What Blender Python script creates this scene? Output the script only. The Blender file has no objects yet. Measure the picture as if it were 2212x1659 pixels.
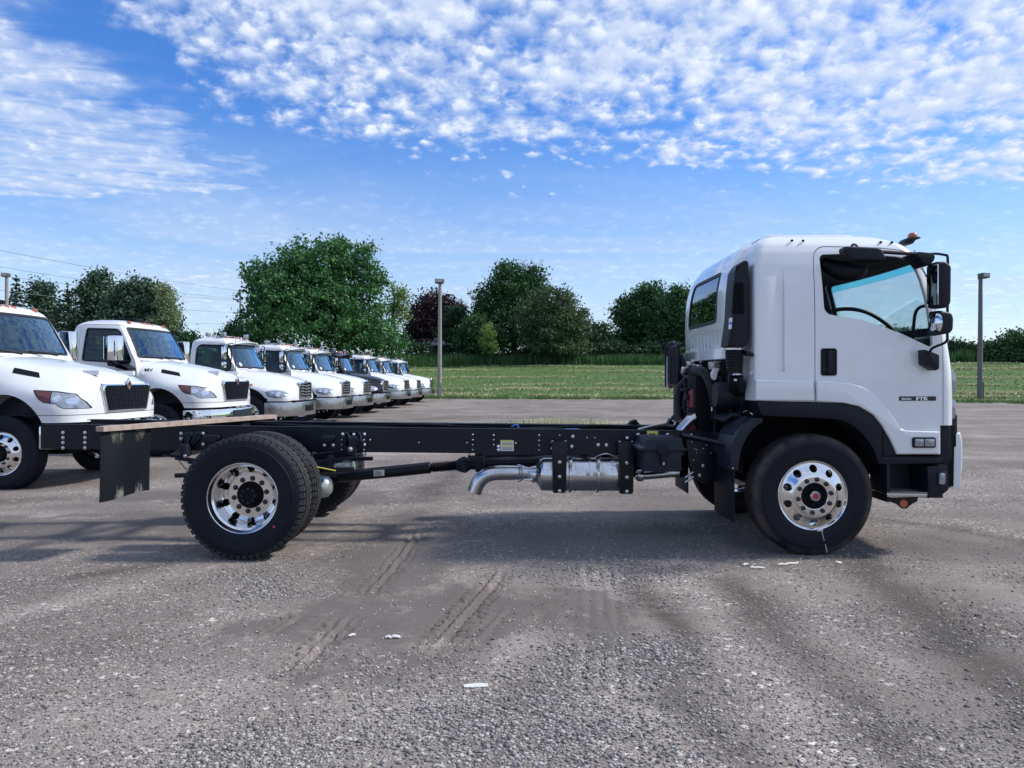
import bpy, bmesh, math, random
import numpy as np
from mathutils import Vector, Matrix
sc = bpy.context.scene
C = sc.collection
R = math.radians
PI = math.pi
rnd = random.Random(7)
nr = np.random.RandomState(11)

# ---------------------------------------------------------------- camera, sky, sun, exposure
F_, CX, HY, H = 1593., 1106., 816., 1.53      # focal length, centre, horizon (in 2212 px units), eye height
cam = bpy.data.objects.new('camera', bpy.data.cameras.new('camera'))
C.objects.link(cam)
cam.location = (0, 0, H)
cam.rotation_euler = (R(90), 0, 0)
cam.data.sensor_width = 36
cam.data.lens = 36 * F_ / 2212
cam.data.shift_y = -13.5 / 2212
cam.data.clip_end = 3000
cam.data.clip_start = .05
sc.camera = cam

SUN_EL, SUN_AZ = 43., 5.          # elevation, angle from +X towards +Y
w = bpy.data.worlds.new('World'); sc.world = w; w.use_nodes = True
nt = w.node_tree; N = nt.nodes; L = nt.links
for n in list(N): N.remove(n)
def nd(tree, typ, **kw):
    n = tree.nodes.new(typ)
    for k, v in kw.items(): setattr(n, k, v)
    return n
class NB:
    """tiny node maths helper"""
    def __init__(s, tree): s.t = tree
    def put(s, sock, v):
        if hasattr(v, 'links'): s.t.links.new(v, sock)
        else: sock.default_value = v
    def m(s, op, a, b=0., c=0., clamp=False):
        n = nd(s.t, 'ShaderNodeMath', operation=op, use_clamp=clamp)
        s.put(n.inputs[0], a); s.put(n.inputs[1], b); s.put(n.inputs[2], c)
        return n.outputs[0]
    def ss(s, x, lo, hi):
        n = nd(s.t, 'ShaderNodeMapRange', interpolation_type='SMOOTHSTEP')
        s.put(n.inputs[0], x); s.put(n.inputs[1], lo); s.put(n.inputs[2], hi)
        return n.outputs[0]
    def noise(s, vec, scale, detail=4, rough=.55, dist=0., dim='3D'):
        n = nd(s.t, 'ShaderNodeTexNoise', noise_dimensions=dim)
        s.put(n.inputs['Vector'], vec); n.inputs['Scale'].default_value = scale
        n.inputs['Detail'].default_value = detail; n.inputs['Roughness'].default_value = rough
        n.inputs['Distortion'].default_value = dist
        return n.outputs['Fac']
    def mix(s, f, a, b, typ='MIX'):
        n = nd(s.t, 'ShaderNodeMix', data_type='RGBA', blend_type=typ)
        s.put(n.inputs[0], f); s.put(n.inputs[6], a); s.put(n.inputs[7], b)
        return n.outputs[2]
    def vm(s, op, a, b=(0, 0, 0)):
        n = nd(s.t, 'ShaderNodeVectorMath', operation=op)
        s.put(n.inputs[0], a); s.put(n.inputs[1], b)
        return n.outputs[0]
    def comb(s, x, y, z=0.):
        n = nd(s.t, 'ShaderNodeCombineXYZ')
        s.put(n.inputs[0], x); s.put(n.inputs[1], y); s.put(n.inputs[2], z)
        return n.outputs[0]
    def sep(s, v):
        n = nd(s.t, 'ShaderNodeSeparateXYZ'); s.put(n.inputs[0], v); return n.outputs
nb = NB(nt)
out = nd(nt, 'ShaderNodeOutputWorld'); bg = nd(nt, 'ShaderNodeBackground')
sky = nd(nt, 'ShaderNodeTexSky', sky_type='NISHITA')
sky.sun_disc = False
sky.sun_elevation = R(SUN_EL); sky.sun_rotation = R(90 - SUN_AZ)
sky.air_density = 1.0; sky.dust_density = .4; sky.ozone_density = 2.5
tc = nd(nt, 'ShaderNodeTexCoord')
xyz = nb.sep(tc.outputs['Generated'])
zc = nb.m('MAXIMUM', xyz[2], .015)
u = nb.m('DIVIDE', xyz[0], zc); v = nb.m('DIVIDE', xyz[1], zc)
uv = nb.comb(u, v, 0.)
# cloud deck: coordinates are positions on a flat layer one unit above the camera
warp = nb.m('SUBTRACT', nb.noise(uv, 1.3, 3, .55), .5)
warp2 = nb.m('SUBTRACT', nb.noise(nb.vm('ADD', uv, (7., 3., 0)), 2.2, 3, .6), .5)
lim = nb.m('ADD', nb.m('MULTIPLY', u, .28), nb.m('MULTIPLY_ADD', warp, 2.3, 3.05))
right = nb.m('MULTIPLY', nb.ss(nb.m('SUBTRACT', lim, v), -.8, .8),
             nb.ss(nb.m('MULTIPLY_ADD', warp2, .9, nb.m('ADD', u, nb.m('MULTIPLY', v, .10))), -1.15, -.35))
left = nb.m('MULTIPLY', nb.ss(nb.m('MULTIPLY_ADD', warp2, 1.1, nb.m('MULTIPLY', u, -1.)), 1.0, 1.7),
            nb.ss(nb.m('SUBTRACT', nb.m('MULTIPLY_ADD', warp, 1.2, 4.25), v), 0., .45))
wisp = nb.m('MULTIPLY', nb.ss(nb.m('SUBTRACT', nb.m('MULTIPLY_ADD', warp2, 2.6, 4.3), v), 0., 1.0), nb.ss(u, -1.0, -.3))
# puffs
rho = nb.m('SQRT', nb.m('ADD', nb.m('MULTIPLY', u, u), nb.m('MULTIPLY', v, v)))
rk = nb.m('DIVIDE', nb.m('LOGARITHM', nb.m('ADD', rho, 1.), math.e), nb.m('MAXIMUM', rho, .01))
pv = nb.comb(nb.m('MULTIPLY', u, nb.m('MULTIPLY', rk, 2.9)), nb.m('MULTIPLY', v, nb.m('MULTIPLY', rk, 2.9)))
puff = nb.noise(pv, 9.5, 6, .60, .2)
vo = nd(nt, 'ShaderNodeTexVoronoi', feature='SMOOTH_F1'); vo.inputs['Scale'].default_value = 10.5; vo.inputs['Smoothness'].default_value = .7
wv = nb.noise(pv, 8., 3, .6)
nt.links.new(nb.vm('ADD', pv, nb.comb(nb.m('MULTIPLY', wv, .18), nb.m('MULTIPLY', puff, .18), 0.)), vo.inputs['Vector'])
cell = nb.m('SUBTRACT', 1., vo.outputs['Distance'])
pf = nb.m('ADD', nb.m('MULTIPLY', puff, .66), nb.m('MULTIPLY', cell, .34))
big_ = nb.m('ADD', nb.m('SUBTRACT', nb.noise(nb.vm('ADD', uv, (2., 9., 0)), 3.2, 3, .55), .5), nb.m('MULTIPLY', nb.m('SUBTRACT', nb.noise(nb.vm('MULTIPLY', pv, (1., .7, 1.)), 2.3, 4, .6, .5), .5), .9))
d1 = nb.ss(nb.m('ADD', pf, nb.m('ADD', nb.m('MULTIPLY', right, .30), nb.m('MULTIPLY', big_, .42))), .52, .92)
d1 = nb.m('MULTIPLY', d1, nb.ss(right, .05, .45))
# streaky sheet on the left
su = nb.comb(nb.m('ADD', u, nb.m('MULTIPLY', v, .35)), nb.m('SUBTRACT', nb.m('MULTIPLY', v, 2.2), nb.m('MULTIPLY', u, .7)))
st = nb.m('ADD', nb.m('MULTIPLY', nb.noise(su, 2.1, 7, .66, .8), .72), nb.m('MULTIPLY', pf, .28))
d2 = nb.m('MULTIPLY', nb.ss(nb.m('ADD', st, nb.m('MULTIPLY', left, .24)), .44, .92), nb.ss(left, 0., .6))
d3 = nb.m('MULTIPLY', nb.ss(nb.m('ADD', pf, nb.m('MULTIPLY', big_, .3)), .52, .78), nb.m('MULTIPLY', wisp, .8))
veil = nb.m('MULTIPLY', nb.ss(nb.noise(nb.comb(nb.m('MULTIPLY', u, .5), v), .55, 5, .6, .8), .40, .72), .20)
veil = nb.m('MULTIPLY', veil, nb.ss(v, 3.4, 6.))
veil = nb.m('MAXIMUM', veil, nb.m('ADD', nb.m('MULTIPLY', nb.ss(xyz[2], .32, .06), .42), nb.m('MULTIPLY', nb.m('MULTIPLY', nb.ss(xyz[2], .34, .2), nb.ss(xyz[2], .02, .12)), nb.m('MULTIPLY', nb.ss(nb.noise(nb.comb(nb.m('MULTIPLY', u, .3), nb.m('MULTIPLY', v, .5)), .8, 5, .6, 1.), .38, .68), .32))))
dens = nb.m('MAXIMUM', nb.m('MAXIMUM', d1, nb.m('MULTIPLY', d2, .95)), nb.m('MAXIMUM', d3, veil))
dens = nb.m('MINIMUM', dens, .96)
ccol = nb.mix(nb.ss(pf, .48, .80), (3.9, 4.6, 6.0, 1), (6.3, 6.6, 7.1, 1))
hs = nd(nt, 'ShaderNodeHueSaturation'); hs.inputs['Saturation'].default_value = 1.12
nt.links.new(sky.outputs[0], hs.inputs['Color'])
grad = nb.mix(nb.ss(xyz[2], .0, .42), (.90, .97, 1.06, 1), (.50, .80, 1.22, 1))
skyc = nb.mix(1., hs.outputs[0], grad, 'MULTIPLY')
nt.links.new(nb.mix(dens, skyc, ccol), bg.inputs[0])
bg.inputs[1].default_value = .125
nt.links.new(bg.outputs[0], out.inputs[0])

sun = bpy.data.objects.new('sun', bpy.data.lights.new('sun', 'SUN'))
C.objects.link(sun)
sun.data.energy = 3.3; sun.data.angle = R(6); sun.data.color = (1., .955, .88)
ts = Vector((math.cos(R(SUN_EL)) * math.cos(R(SUN_AZ)), math.cos(R(SUN_EL)) * math.sin(R(SUN_AZ)), math.sin(R(SUN_EL))))
sun.rotation_euler = ts.to_track_quat('Z', 'Y').to_euler()
sun.location = ts * 60

sc.view_settings.view_transform = 'Standard'
sc.view_settings.look = 'None'
sc.view_settings.gamma = 1
sc.view_settings.exposure = 0.36
sc.view_settings.use_curve_mapping = False
sc.cycles.max_bounces = 8
sc.cycles.transparent_max_bounces = 24

# ---------------------------------------------------------------- objects
OFF = {}; CH = {}
def new(name, data, parent=None, W=None, loc=None, rot=None):
    """link an object; mesh data given in world space unless loc is set"""
    o = bpy.data.objects.new(name, data); C.objects.link(o)
    off = Vector(W) if W is not None else Vector((0, 0, 0))
    if parent is not None:
        o.parent = parent; CH.setdefault(parent, []).append(o)
    if loc is not None:
        o.location = loc; OFF[o] = Vector((0, 0, 0))
    else:
        o.location = off - (OFF[parent] if parent is not None else Vector((0, 0, 0)))
        OFF[o] = off
    if rot is not None: o.rotation_euler = rot
    return o
def thing(name, label, cat, loc=(0, 0, 0), group=None):
    o = new(name, None, W=loc); o.empty_display_size = .2
    o['label'] = label; o['category'] = cat
    if group: o['group'] = group
    return o
def tag(o, label=None, cat=None, group=None, kind=None):
    for k, v in (('label', label), ('category', cat), ('group', group), ('kind', kind)):
        if v: o[k] = v
    return o
def copy_tree(o, parent=None):
    c = o.copy(); C.objects.link(c)
    if parent is not None: c.parent = parent
    for ch in CH.get(o, []): copy_tree(ch, c)
    return c
def P(px, py, Y): return Vector(((px - CX) / F_ * Y, Y, H + (HY - py) / F_ * Y))
def Q(px, py, Y): return ((px - CX) / F_ * Y, H + (HY - py) / F_ * Y)
def QL(pts, Y): return [Q(a, b, Y) for a, b in pts]

class MB:
    def __init__(s): s.v = []; s.f = []
    def add(s, vs, fs, M=None):
        n = len(s.v)
        s.v += [tuple(M @ Vector(p)) if M is not None else tuple(p) for p in vs]
        s.f += [tuple(i + n for i in f) for f in fs]
        return s
    def addbm(s, bm, M=None):
        bm.verts.index_update()
        s.add([v.co[:] for v in bm.verts], [[v.index for v in f.verts] for f in bm.faces], M); bm.free(); return s
    def box(s, c, d, bev=0., M=None, seg=2):
        bm = bmesh.new(); bmesh.ops.create_cube(bm, size=1)
        for v in bm.verts: v.co = Vector((v.co.x * d[0], v.co.y * d[1], v.co.z * d[2])) + Vector(c)
        if bev: bmesh.ops.bevel(bm, geom=bm.edges[:], offset=bev, segments=seg, affect='EDGES', profile=.6)
        return s.addbm(bm, M)
    def prism(s, poly, ax, a, b, bev=0., M=None, seg=2):
        def q(p, t): return {'Y': (p[0], t, p[1]), 'X': (t, p[0], p[1]), 'Z': (p[0], p[1], t)}[ax]
        bm = bmesh.new(); n = len(poly)
        lo = [bm.verts.new(q(p, a)) for p in poly]; hi = [bm.verts.new(q(p, b)) for p in poly]
        bm.faces.new(lo); bm.faces.new(hi[::-1])
        for i in range(n): bm.faces.new((lo[i], hi[i], hi[(i + 1) % n], lo[(i + 1) % n]))
        bmesh.ops.recalc_face_normals(bm, faces=bm.faces)
        if bev:
            es = [e for e in bm.edges if (e.verts[0] in lo) == (e.verts[1] in lo)]
            bmesh.ops.bevel(bm, geom=es, offset=bev, segments=seg, affect='EDGES', profile=.6)
        return s.addbm(bm, M)
    def tube(s, pts, r, seg=10, smooth=0, cap=True, closed=False, M=None):
        pts = [Vector(p) for p in pts]
        if smooth:
            q = []; n = len(pts)
            for i in range(n - 1 if not closed else n):
                a = pts[(i - 1) % n] if (i > 0 or closed) else pts[0]; b = pts[i]; c = pts[(i + 1) % n]; d = pts[(i + 2) % n] if (i + 2 < n or closed) else pts[-1]
                for k in range(smooth):
                    t = k / smooth
                    q.append(.5 * ((2 * b) + (c - a) * t + (2 * a - 5 * b + 4 * c - d) * t * t + (3 * b - a - 3 * c + d) * t ** 3))
            if not closed: q.append(pts[-1])
            if isinstance(r, (list, tuple)):
                rr = []
                for i in range(len(r) - 1):
                    for k in range(smooth): rr.append(r[i] + (r[i + 1] - r[i]) * k / smooth)
                r = rr + [r[-1]]
            pts = q
        n = len(pts); rs = r if isinstance(r, (list, tuple)) else [r] * n
        T = []
        for i in range(n):
            a = pts[i - 1] if (i > 0 or closed) else pts[0]; b = pts[(i + 1) % n] if (i < n - 1 or closed) else pts[-1]
            d = b - a
            T.append(d.normalized() if d.length > 1e-9 else Vector((0, 0, 1)))
        up = Vector((0, 0, 1)) if abs(T[0].z) < .9 else Vector((1, 0, 0))
        nn = T[0].cross(up).normalized(); vs = []
        for i in range(n):
            nn = (nn - T[i] * nn.dot(T[i])).normalized(); bb = T[i].cross(nn)
            for k in range(seg):
                a = 2 * PI * k / seg
                vs.append(pts[i] + (nn * math.cos(a) + bb * math.sin(a)) * rs[i])
        fs = []
        for i in range(n if closed else n - 1):
            j = (i + 1) % n
            for k in range(seg): fs.append((i * seg + k, i * seg + (k + 1) % seg, j * seg + (k + 1) % seg, j * seg + k))
        if cap and not closed:
            fs.append(tuple(range(seg))[::-1]); fs.append(tuple(range((n - 1) * seg, n * seg)))
        return s.add(vs, fs, M)
    def cyl(s, a, b, r, seg=16, r2=None): return s.tube([a, b], [r, r if r2 is None else r2], seg)
    def lathe(s, prof, ax='Y', c=(0, 0, 0), seg=48, closed=False, M=None):
        vs = []; n = len(prof)
        for k in range(seg):
            a = 2 * PI * k / seg; ca, sa = math.cos(a), math.sin(a)
            for r, t in prof:
                p = {'Y': (r * ca, t, r * sa), 'X': (t, r * ca, r * sa), 'Z': (r * ca, r * sa, t)}[ax]
                vs.append((p[0] + c[0], p[1] + c[1], p[2] + c[2]))
        fs = []
        for k in range(seg):
            j = (k + 1) % seg
            for i in range(n if closed else n - 1):
                i2 = (i + 1) % n
                fs.append((k * n + i, k * n + i2, j * n + i2, j * n + i))
        return s.add(vs, fs, M)
    def mesh(s, name, mat=None, ang=40, recalc=True):
        me = bpy.data.meshes.new(name); me.from_pydata(s.v, [], s.f)
        if recalc:
            bm = bmesh.new(); bm.from_mesh(me); bmesh.ops.remove_doubles(bm, verts=bm.verts, dist=1e-6)
            bmesh.ops.recalc_face_normals(bm, faces=bm.faces); bm.to_mesh(me); bm.free()
        return fin(me, mat, ang)
    def build(s, name, mat, parent=None, ang=40, **kw): return new(name, s.mesh(name, mat, ang), parent, **kw)
def fin(me, mat, ang=40):
    if mat is not None and not len(me.materials): me.materials.append(mat)
    if ang:
        me.shade_smooth(); me.set_sharp_from_angle(angle=R(ang))
    return me
def meshnp(name, V, Fc, mat, smooth=False):
    me = bpy.data.meshes.new(name); V = np.asarray(V, np.float32); Fc = np.asarray(Fc, np.int32)
    k = Fc.shape[1]; me.vertices.add(len(V)); me.vertices.foreach_set('co', V.ravel())
    me.loops.add(Fc.size); me.loops.foreach_set('vertex_index', Fc.ravel())
    me.polygons.add(len(Fc)); me.polygons.foreach_set('loop_start', np.arange(0, Fc.size, k, dtype=np.int32))
    me.polygons.foreach_set('loop_total', np.full(len(Fc), k, np.int32)); me.update(calc_edges=True); me.validate()
    if mat: me.materials.append(mat)
    if smooth: me.shade_smooth()
    return me
def boolean(a, b, op='DIFFERENCE', name='part', mat=None, ang=35):
    """a, b meshes -> new mesh"""
    for x in (a, b):
        x.materials.clear()
    oa = bpy.data.objects.new('tmp_a', a); ob = bpy.data.objects.new('tmp_b', b)
    tmpc.objects.link(oa); tmpc.objects.link(ob)
    m = oa.modifiers.new('b', 'BOOLEAN'); m.object = ob; m.operation = op; m.solver = 'EXACT'; m.use_hole_tolerant = False
    bpy.context.view_layer.update()
    dg = bpy.context.evaluated_depsgraph_get()
    me = bpy.data.meshes.new_from_object(oa.evaluated_get(dg)); me.name = name
    bpy.data.objects.remove(oa); bpy.data.objects.remove(ob)
    if mat is not None:
        me.materials.clear(); me.materials.append(mat)
        fin(me, mat, ang)
    return me
tmpc = bpy.data.collections.new('tmp'); C.children.link(tmpc)
def text(s, size, mat, name, parent, mtx, ext=.002, sx=1., align='LEFT', bold=0., **kw):
    cu = bpy.data.curves.new('t', 'FONT'); cu.body = s; cu.size = size; cu.extrude = ext; cu.offset = bold
    cu.align_x = align; cu.resolution_u = 3
    o = bpy.data.objects.new('t', cu); tmpc.objects.link(o); bpy.context.view_layer.update()
    me = bpy.data.meshes.new_from_object(o.evaluated_get(bpy.context.evaluated_depsgraph_get()))
    bpy.data.objects.remove(o); me.name = name
    me.transform(mtx @ Matrix.Diagonal((sx, 1, 1, 1))); me.materials.clear(); me.materials.append(mat)
    return new(name, me, parent, **kw)

# ---------------------------------------------------------------- materials
MATS = {}
def mat(name, col, rough=.5, metal=0., spec=.5, var=0., vs=3., bump=0., bs=40., coat=0., dirt=None, dirt_amt=0., ds=4., emit=None, rvar=0.):
    m = bpy.data.materials.new(name); m.use_nodes = True; t = m.node_tree; b = t.nodes['Principled BSDF']; q = NB(t)
    b.inputs['Base Color'].default_value = (*col, 1); b.inputs['Roughness'].default_value = rough
    b.inputs['Metallic'].default_value = metal; b.inputs['Specular IOR Level'].default_value = spec
    b.inputs['Coat Weight'].default_value = coat; b.inputs['Coat Roughness'].default_value = .05
    co = nd(t, 'ShaderNodeTexCoord').outputs['Object']
    c = None
    if var:
        f = q.noise(co, vs, 5, .6)
        c = q.mix(f, (*[max(0, x * (1 - var)) for x in col], 1), (*[min(1, x * (1 + var)) for x in col], 1))
    if dirt:
        f = q.m('MULTIPLY', q.ss(q.noise(co, ds, 7, .65), .42, .72), dirt_amt)
        c = q.mix(f, c if c is not None else (*col, 1), (*dirt, 1))
        r = q.m('ADD', rough, q.m('MULTIPLY', f, .45 if rough < .5 else .2)); t.links.new(r, b.inputs['Roughness'])
    elif rvar:
        t.links.new(q.m('ADD', rough - rvar / 2, q.m('MULTIPLY', q.noise(co, vs * 2, 5, .6), rvar)), b.inputs['Roughness'])
    if c is not None: t.links.new(c, b.inputs['Base Color'])
    if bump:
        bp = nd(t, 'ShaderNodeBump'); bp.inputs['Strength'].default_value = bump; bp.inputs['Distance'].default_value = .004
        t.links.new(q.noise(co, bs, 4, .6), bp.inputs['Height']); t.links.new(bp.outputs[0], b.inputs['Normal'])
    if emit:
        b.inputs['Emission Color'].default_value = (*emit[0], 1); b.inputs['Emission Strength'].default_value = emit[1]
    return m
def glass(name, tint, refl=1., rough=.0, col=(.95, .97, 1)):
    m = bpy.data.materials.new(name); m.use_nodes = True; t = m.node_tree; q = NB(t)
    t.nodes.remove(t.nodes['Principled BSDF']); o = t.nodes['Material Output']
    tr = nd(t, 'ShaderNodeBsdfTransparent'); tr.inputs[0].default_value = (*tint, 1)
    gl = nd(t, 'ShaderNodeBsdfGlossy'); gl.inputs['Roughness'].default_value = rough; gl.inputs[0].default_value = (*col, 1)
    fr = nd(t, 'ShaderNodeFresnel'); fr.inputs[0].default_value = 1.5
    mx = nd(t, 'ShaderNodeMixShader')
    t.links.new(q.m('MULTIPLY', fr.outputs[0], refl, clamp=True), mx.inputs[0]); t.links.new(tr.outputs[0], mx.inputs[1]); t.links.new(gl.outputs[0], mx.inputs[2])
    t.links.new(mx.outputs[0], o.inputs[0])
    return m
M_white = mat('white_paint', (.79, .81, .82), .2, coat=1., var=.012, vs=1.5, dirt=(.42, .39, .35), dirt_amt=.10, ds=3, bump=.5, bs=2.2)
M_white2 = mat('white_paint_fleet', (.70, .72, .74), .25, coat=.7, var=.012, vs=1.5, dirt=(.5, .47, .42), dirt_amt=.08, ds=2)
M_blue = mat('black_paint', (.003, .004, .009), .2, spec=.35, coat=.12)
M_frame = mat('frame_paint', (.0035, .0048, .0115), .34, var=.3, vs=5, bump=.12, bs=30, dirt=(.035, .037, .045), dirt_amt=.12, ds=6)
M_plast = mat('black_plastic', (.0065, .0085, .0155), .46, var=.15, vs=8, bump=.25, bs=260)
M_plast2 = mat('grey_plastic', (.012, .016, .028), .5, var=.2, vs=8, bump=.25, bs=200)
M_dark = mat('dark_underbody', (.003, .0035, .0065), .7, var=.3, vs=6)
M_cast = mat('cast_iron_paint', (.010, .014, .026), .5, var=.25, vs=12, bump=.4, bs=90, dirt=(.045, .042, .04), dirt_amt=.2, ds=9)
M_rubber = mat('tyre_rubber', (.006, .008, .0145), .6, var=.25, vs=6, bump=.2, bs=120, dirt=(.028, .027, .028), dirt_amt=.25, ds=5)
M_tread = mat('tyre_tread', (.030, .032, .036), .8, var=.3, vs=20, bump=.4, bs=90, dirt=(.085, .08, .075), dirt_amt=.5, ds=9)
M_rubworn = mat('tyre_rubber_brown', (.0075, .009, .0145), .62, var=.3, vs=5, bump=.25, bs=100)
def wear_ring(m, r0, r1, col, amt):
    t = m.node_tree; q = NB(t); b = t.nodes['Principled BSDF']; co = nd(t, 'ShaderNodeTexCoord').outputs['Object']; s = q.sep(co)
    rad = q.m('SQRT', q.m('ADD', q.m('MULTIPLY', s[0], s[0]), q.m('MULTIPLY', s[2], s[2])))
    f = q.m('MULTIPLY', q.ss(rad, r0, r1), q.m('MULTIPLY', q.ss(q.noise(co, 5., 6, .7), .3, .65), amt))
    t.links.new(q.mix(f, b.inputs['Base Color'].links[0].from_socket, (*col, 1)), b.inputs['Base Color'])
wear_ring(M_rubworn, .44, .50, (.085, .070, .060), .75)
M_seal = mat('window_rubber', (.012, .014, .018), .55)
M_alu = mat('polished_aluminium', (.80, .80, .80), .15, 1., rvar=.10, vs=6)
M_alu2 = mat('machined_aluminium', (.60, .58, .56), .24, 1., var=.08, vs=10, rvar=.12)
M_chrome = mat('chrome', (.82, .83, .85), .05, 1., rvar=.05, vs=3)
M_chromed = mat('dusty_chrome', (.50, .50, .50), .2, 1., var=.12, vs=7, rvar=.2, dirt=(.22, .20, .18), dirt_amt=.5, ds=7)
M_steel = mat('exhaust_steel', (.66, .66, .67), .24, 1., var=.15, vs=9, bump=.12, bs=30, dirt=(.26, .22, .18), dirt_amt=.3, ds=6)
M_bolt = mat('zinc_bolt', (.72, .72, .74), .3, 1., var=.1, vs=20)
M_nut = mat('dark_nut', (.05, .055, .065), .4, .7)
M_red = mat('engine_red', (.22, .008, .02), .4, dirt=(.03, .01, .01), dirt_amt=.5, ds=9)
M_pink = mat('oil_plug_red', (.55, .02, .10), .35)
M_orange = mat('amber_lens', (.42, .10, .035), .25, coat=.4, var=.2, vs=40)
M_redlens = mat('red_lens', (.11, .03, .028), .15, coat=.5)
M_lens = mat('clear_lamp_lens', (.34, .37, .41), .14, .55, coat=.8, var=.55, vs=17)
M_wood = mat('weathered_timber', (.43, .335, .285), .75, var=.25, vs=9, bump=.6, bs=25, dirt=(.14, .10, .08), dirt_amt=.5, ds=12)
M_label = mat('paper_label', (.75, .76, .74), .6, var=.05, vs=60)
M_yellow = mat('yellow_print', (.72, .66, .12), .6)
M_bluep = mat('blue_print', (.05, .22, .60), .5)
M_badge = mat('badge_black', (.006, .008, .02), .2, coat=.3)
M_letter = mat('badge_letter', (.82, .84, .86), .3)
M_grey = mat('silver_paint', (.42, .46, .42), .3, .5, var=.1, vs=9)
M_cover = mat('blue_plastic', (.03, .16, .55), .4)
M_int = mat('cab_trim', (.035, .040, .05), .7, var=.1, vs=6)
M_glassF = glass('door_glass', (.92, .985, .99), .7)
M_glassW = glass('windscreen_glass', (.88, .975, .99), .6)
M_band = glass('shade_band_glass', (.42, .88, .93), .6)
M_glassR = glass('rear_glass', (.3, .34, .38), 1.6)
M_glassD = glass('truck_glass', (.70, .80, .86), .5)
M_glassV = glass('windscreen_reflective', (.60, .72, .82), 2.9, col=(.55, .82, 1.))
for m_, s_ in ((M_plast, .28), (M_plast2, .32), (M_frame, .34), (M_rubber, .22), (M_rubworn, .25), (M_dark, .2), (M_cast, .3), (M_tread, .2), (M_seal, .3)):
    m_.node_tree.nodes['Principled BSDF'].inputs['Specular IOR Level'].default_value = s_
M_mirror = mat('mirror_glass', (.75, .82, .88), .03, 1.)
# ---------------------------------------------------------------- ground
def vnoise(x, y, seed=0):
    xi = np.floor(x).astype(np.int64); yi = np.floor(y).astype(np.int64); fx = x - xi; fy = y - yi
    fx = fx * fx * (3 - 2 * fx); fy = fy * fy * (3 - 2 * fy)
    def h(a, b):
        n = (a * 374761393 + b * 668265263 + seed * 974711) & 0x7fffffff
        n = ((n ^ (n >> 13)) * 1274126177) & 0x7fffffff
        return ((n ^ (n >> 16)) & 0xffff) / 65535.
    return (h(xi, yi) * (1 - fx) + h(xi + 1, yi) * fx) * (1 - fy) + (h(xi, yi + 1) * (1 - fx) + h(xi + 1, yi + 1) * fx) * fy
def fbm(x, y, o=4, seed=0):
    a = 0; s = 0; w = 1.
    for i in range(o):
        a = a + w * vnoise(x * 2 ** i + 17.3 * i, y * 2 ** i - 9.1 * i, seed + i); s += w; w *= .5
    return a / s
def edgeY(x):
    """far edge of the gravel lot"""
    return 54.2 - .10 * np.maximum(0, x + 5) - .0125 * np.maximum(0, x - 8) ** 2 * (x < 30) - (x >= 30) * (.0125 * 484 + .3 * (x - 30))
def terrain(x, y):
    x = np.asarray(x, float); y = np.asarray(y, float)
    s = np.maximum(0, y - edgeY(x) - .5)
    z = np.where(s < 50, .085 * s, 4.25 + (s - 50) * .05)
    z = np.where(s > 90, 6.25 + (s - 90) * .01, z)
    z = z * np.clip(s / 3, 0, 1)
    return z + (fbm(x * .25, y * .25, 3, 5) - .5) * .25 * np.clip(s / 6, 0, 1)
# tyre marks: (x0,y0,x1,y1, width, tread pitch, depth)
marks = [(-.52, 3.9, -.12, 6.0, .25, .075, .020, 3), (-.25, 4.15, -.06, 4.95, .2, .08, .013, 3), (-1.16, 3.7, -.90, 8.2, .24, .08, .013, 3),
         (-1.03, 4.18, -.97, 4.75, .07, 0, .02, 1), (-1.5, 4.3, -1.3, 5.2, .2, .08, .009, 3), (.42, 3.4, .74, 6.8, .36, 0, .0045, 4), (2.75, 4.0, 3.15, 5.6, .3, .08, .013, 4), (3.5, 4.3, 3.9, 5.9, .3, .08, .010, 4)]
def height(x, y):
    z = (fbm(x * .5, y * .5, 4, 1) - .5) * .05 + (fbm(x * 3.1, y * 3.1, 3, 2) - .5) * .016
    z = z * np.clip((y - 1) / 2, 0, 1)
    return z
def mud(x, y):
    """bare packed dirt, 0..1"""
    n = fbm(x * 1.1, y * 1.1, 4, 9) - .5; n2 = fbm(x * 4, y * 4, 3, 33) - .5
    def bl(cx, cy, rx, ry, an=0):
        c, s_ = math.cos(an), math.sin(an); dx = x - cx; dy = y - cy
        return 1.25 - np.sqrt(((dx * c + dy * s_) / rx) ** 2 + ((dy * c - dx * s_) / ry) ** 2)
    m = np.maximum.reduce([bl(-1.0, 4.75, .6, .62, .3) - .08, bl(-1.0, 6.2, .34, 1.6, -.05) - .1, bl(-.35, 4.8, .5, .5) - .05, bl(-1.35, 4.5, .42, .35) - .1, bl(.62, 4.6, .30, 1.2) - .35,
                           bl(-4.4, 7.6, 3.2, .7, .05), bl(-3., 9.4, 3., .5), bl(-6., 5.4, 1.2, .35, .3)])
    n3 = fbm(x * 13, y * 13, 3, 51) - .5
    m = np.clip((m + n * 1.7 + n2 * 1.1 + n3 * .9 - .05) * 2.4, 0, 1) * .92
    big = np.clip((fbm(x * .45 + 3, y * .45, 4, 21) - .60) * 7, 0, 1) * .6
    return np.maximum(m, big)
def gravelly(x, y):
    """loose light stone, 0..1"""
    n = fbm(x * .9, y * 1.3, 4, 14); n2 = fbm(x * 3., y * 3., 3, 15)
    return np.clip((n * .6 + n2 * .4 - .28) * 3.2, 0, 1) * (1 - .93 * mud(x, y))
def axis(lo, hi, fine_lo, fine_hi, d, g):
    a = list(np.arange(fine_lo, fine_hi, d)); s = d; p = fine_lo; left_ = []
    while p > lo: s *= g; p -= s; left_.append(p)
    s = d; p = a[-1]; right_ = []
    while p < hi: s *= g; p += s; right_.append(p)
    return np.array(left_[::-1] + a + right_)
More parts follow.
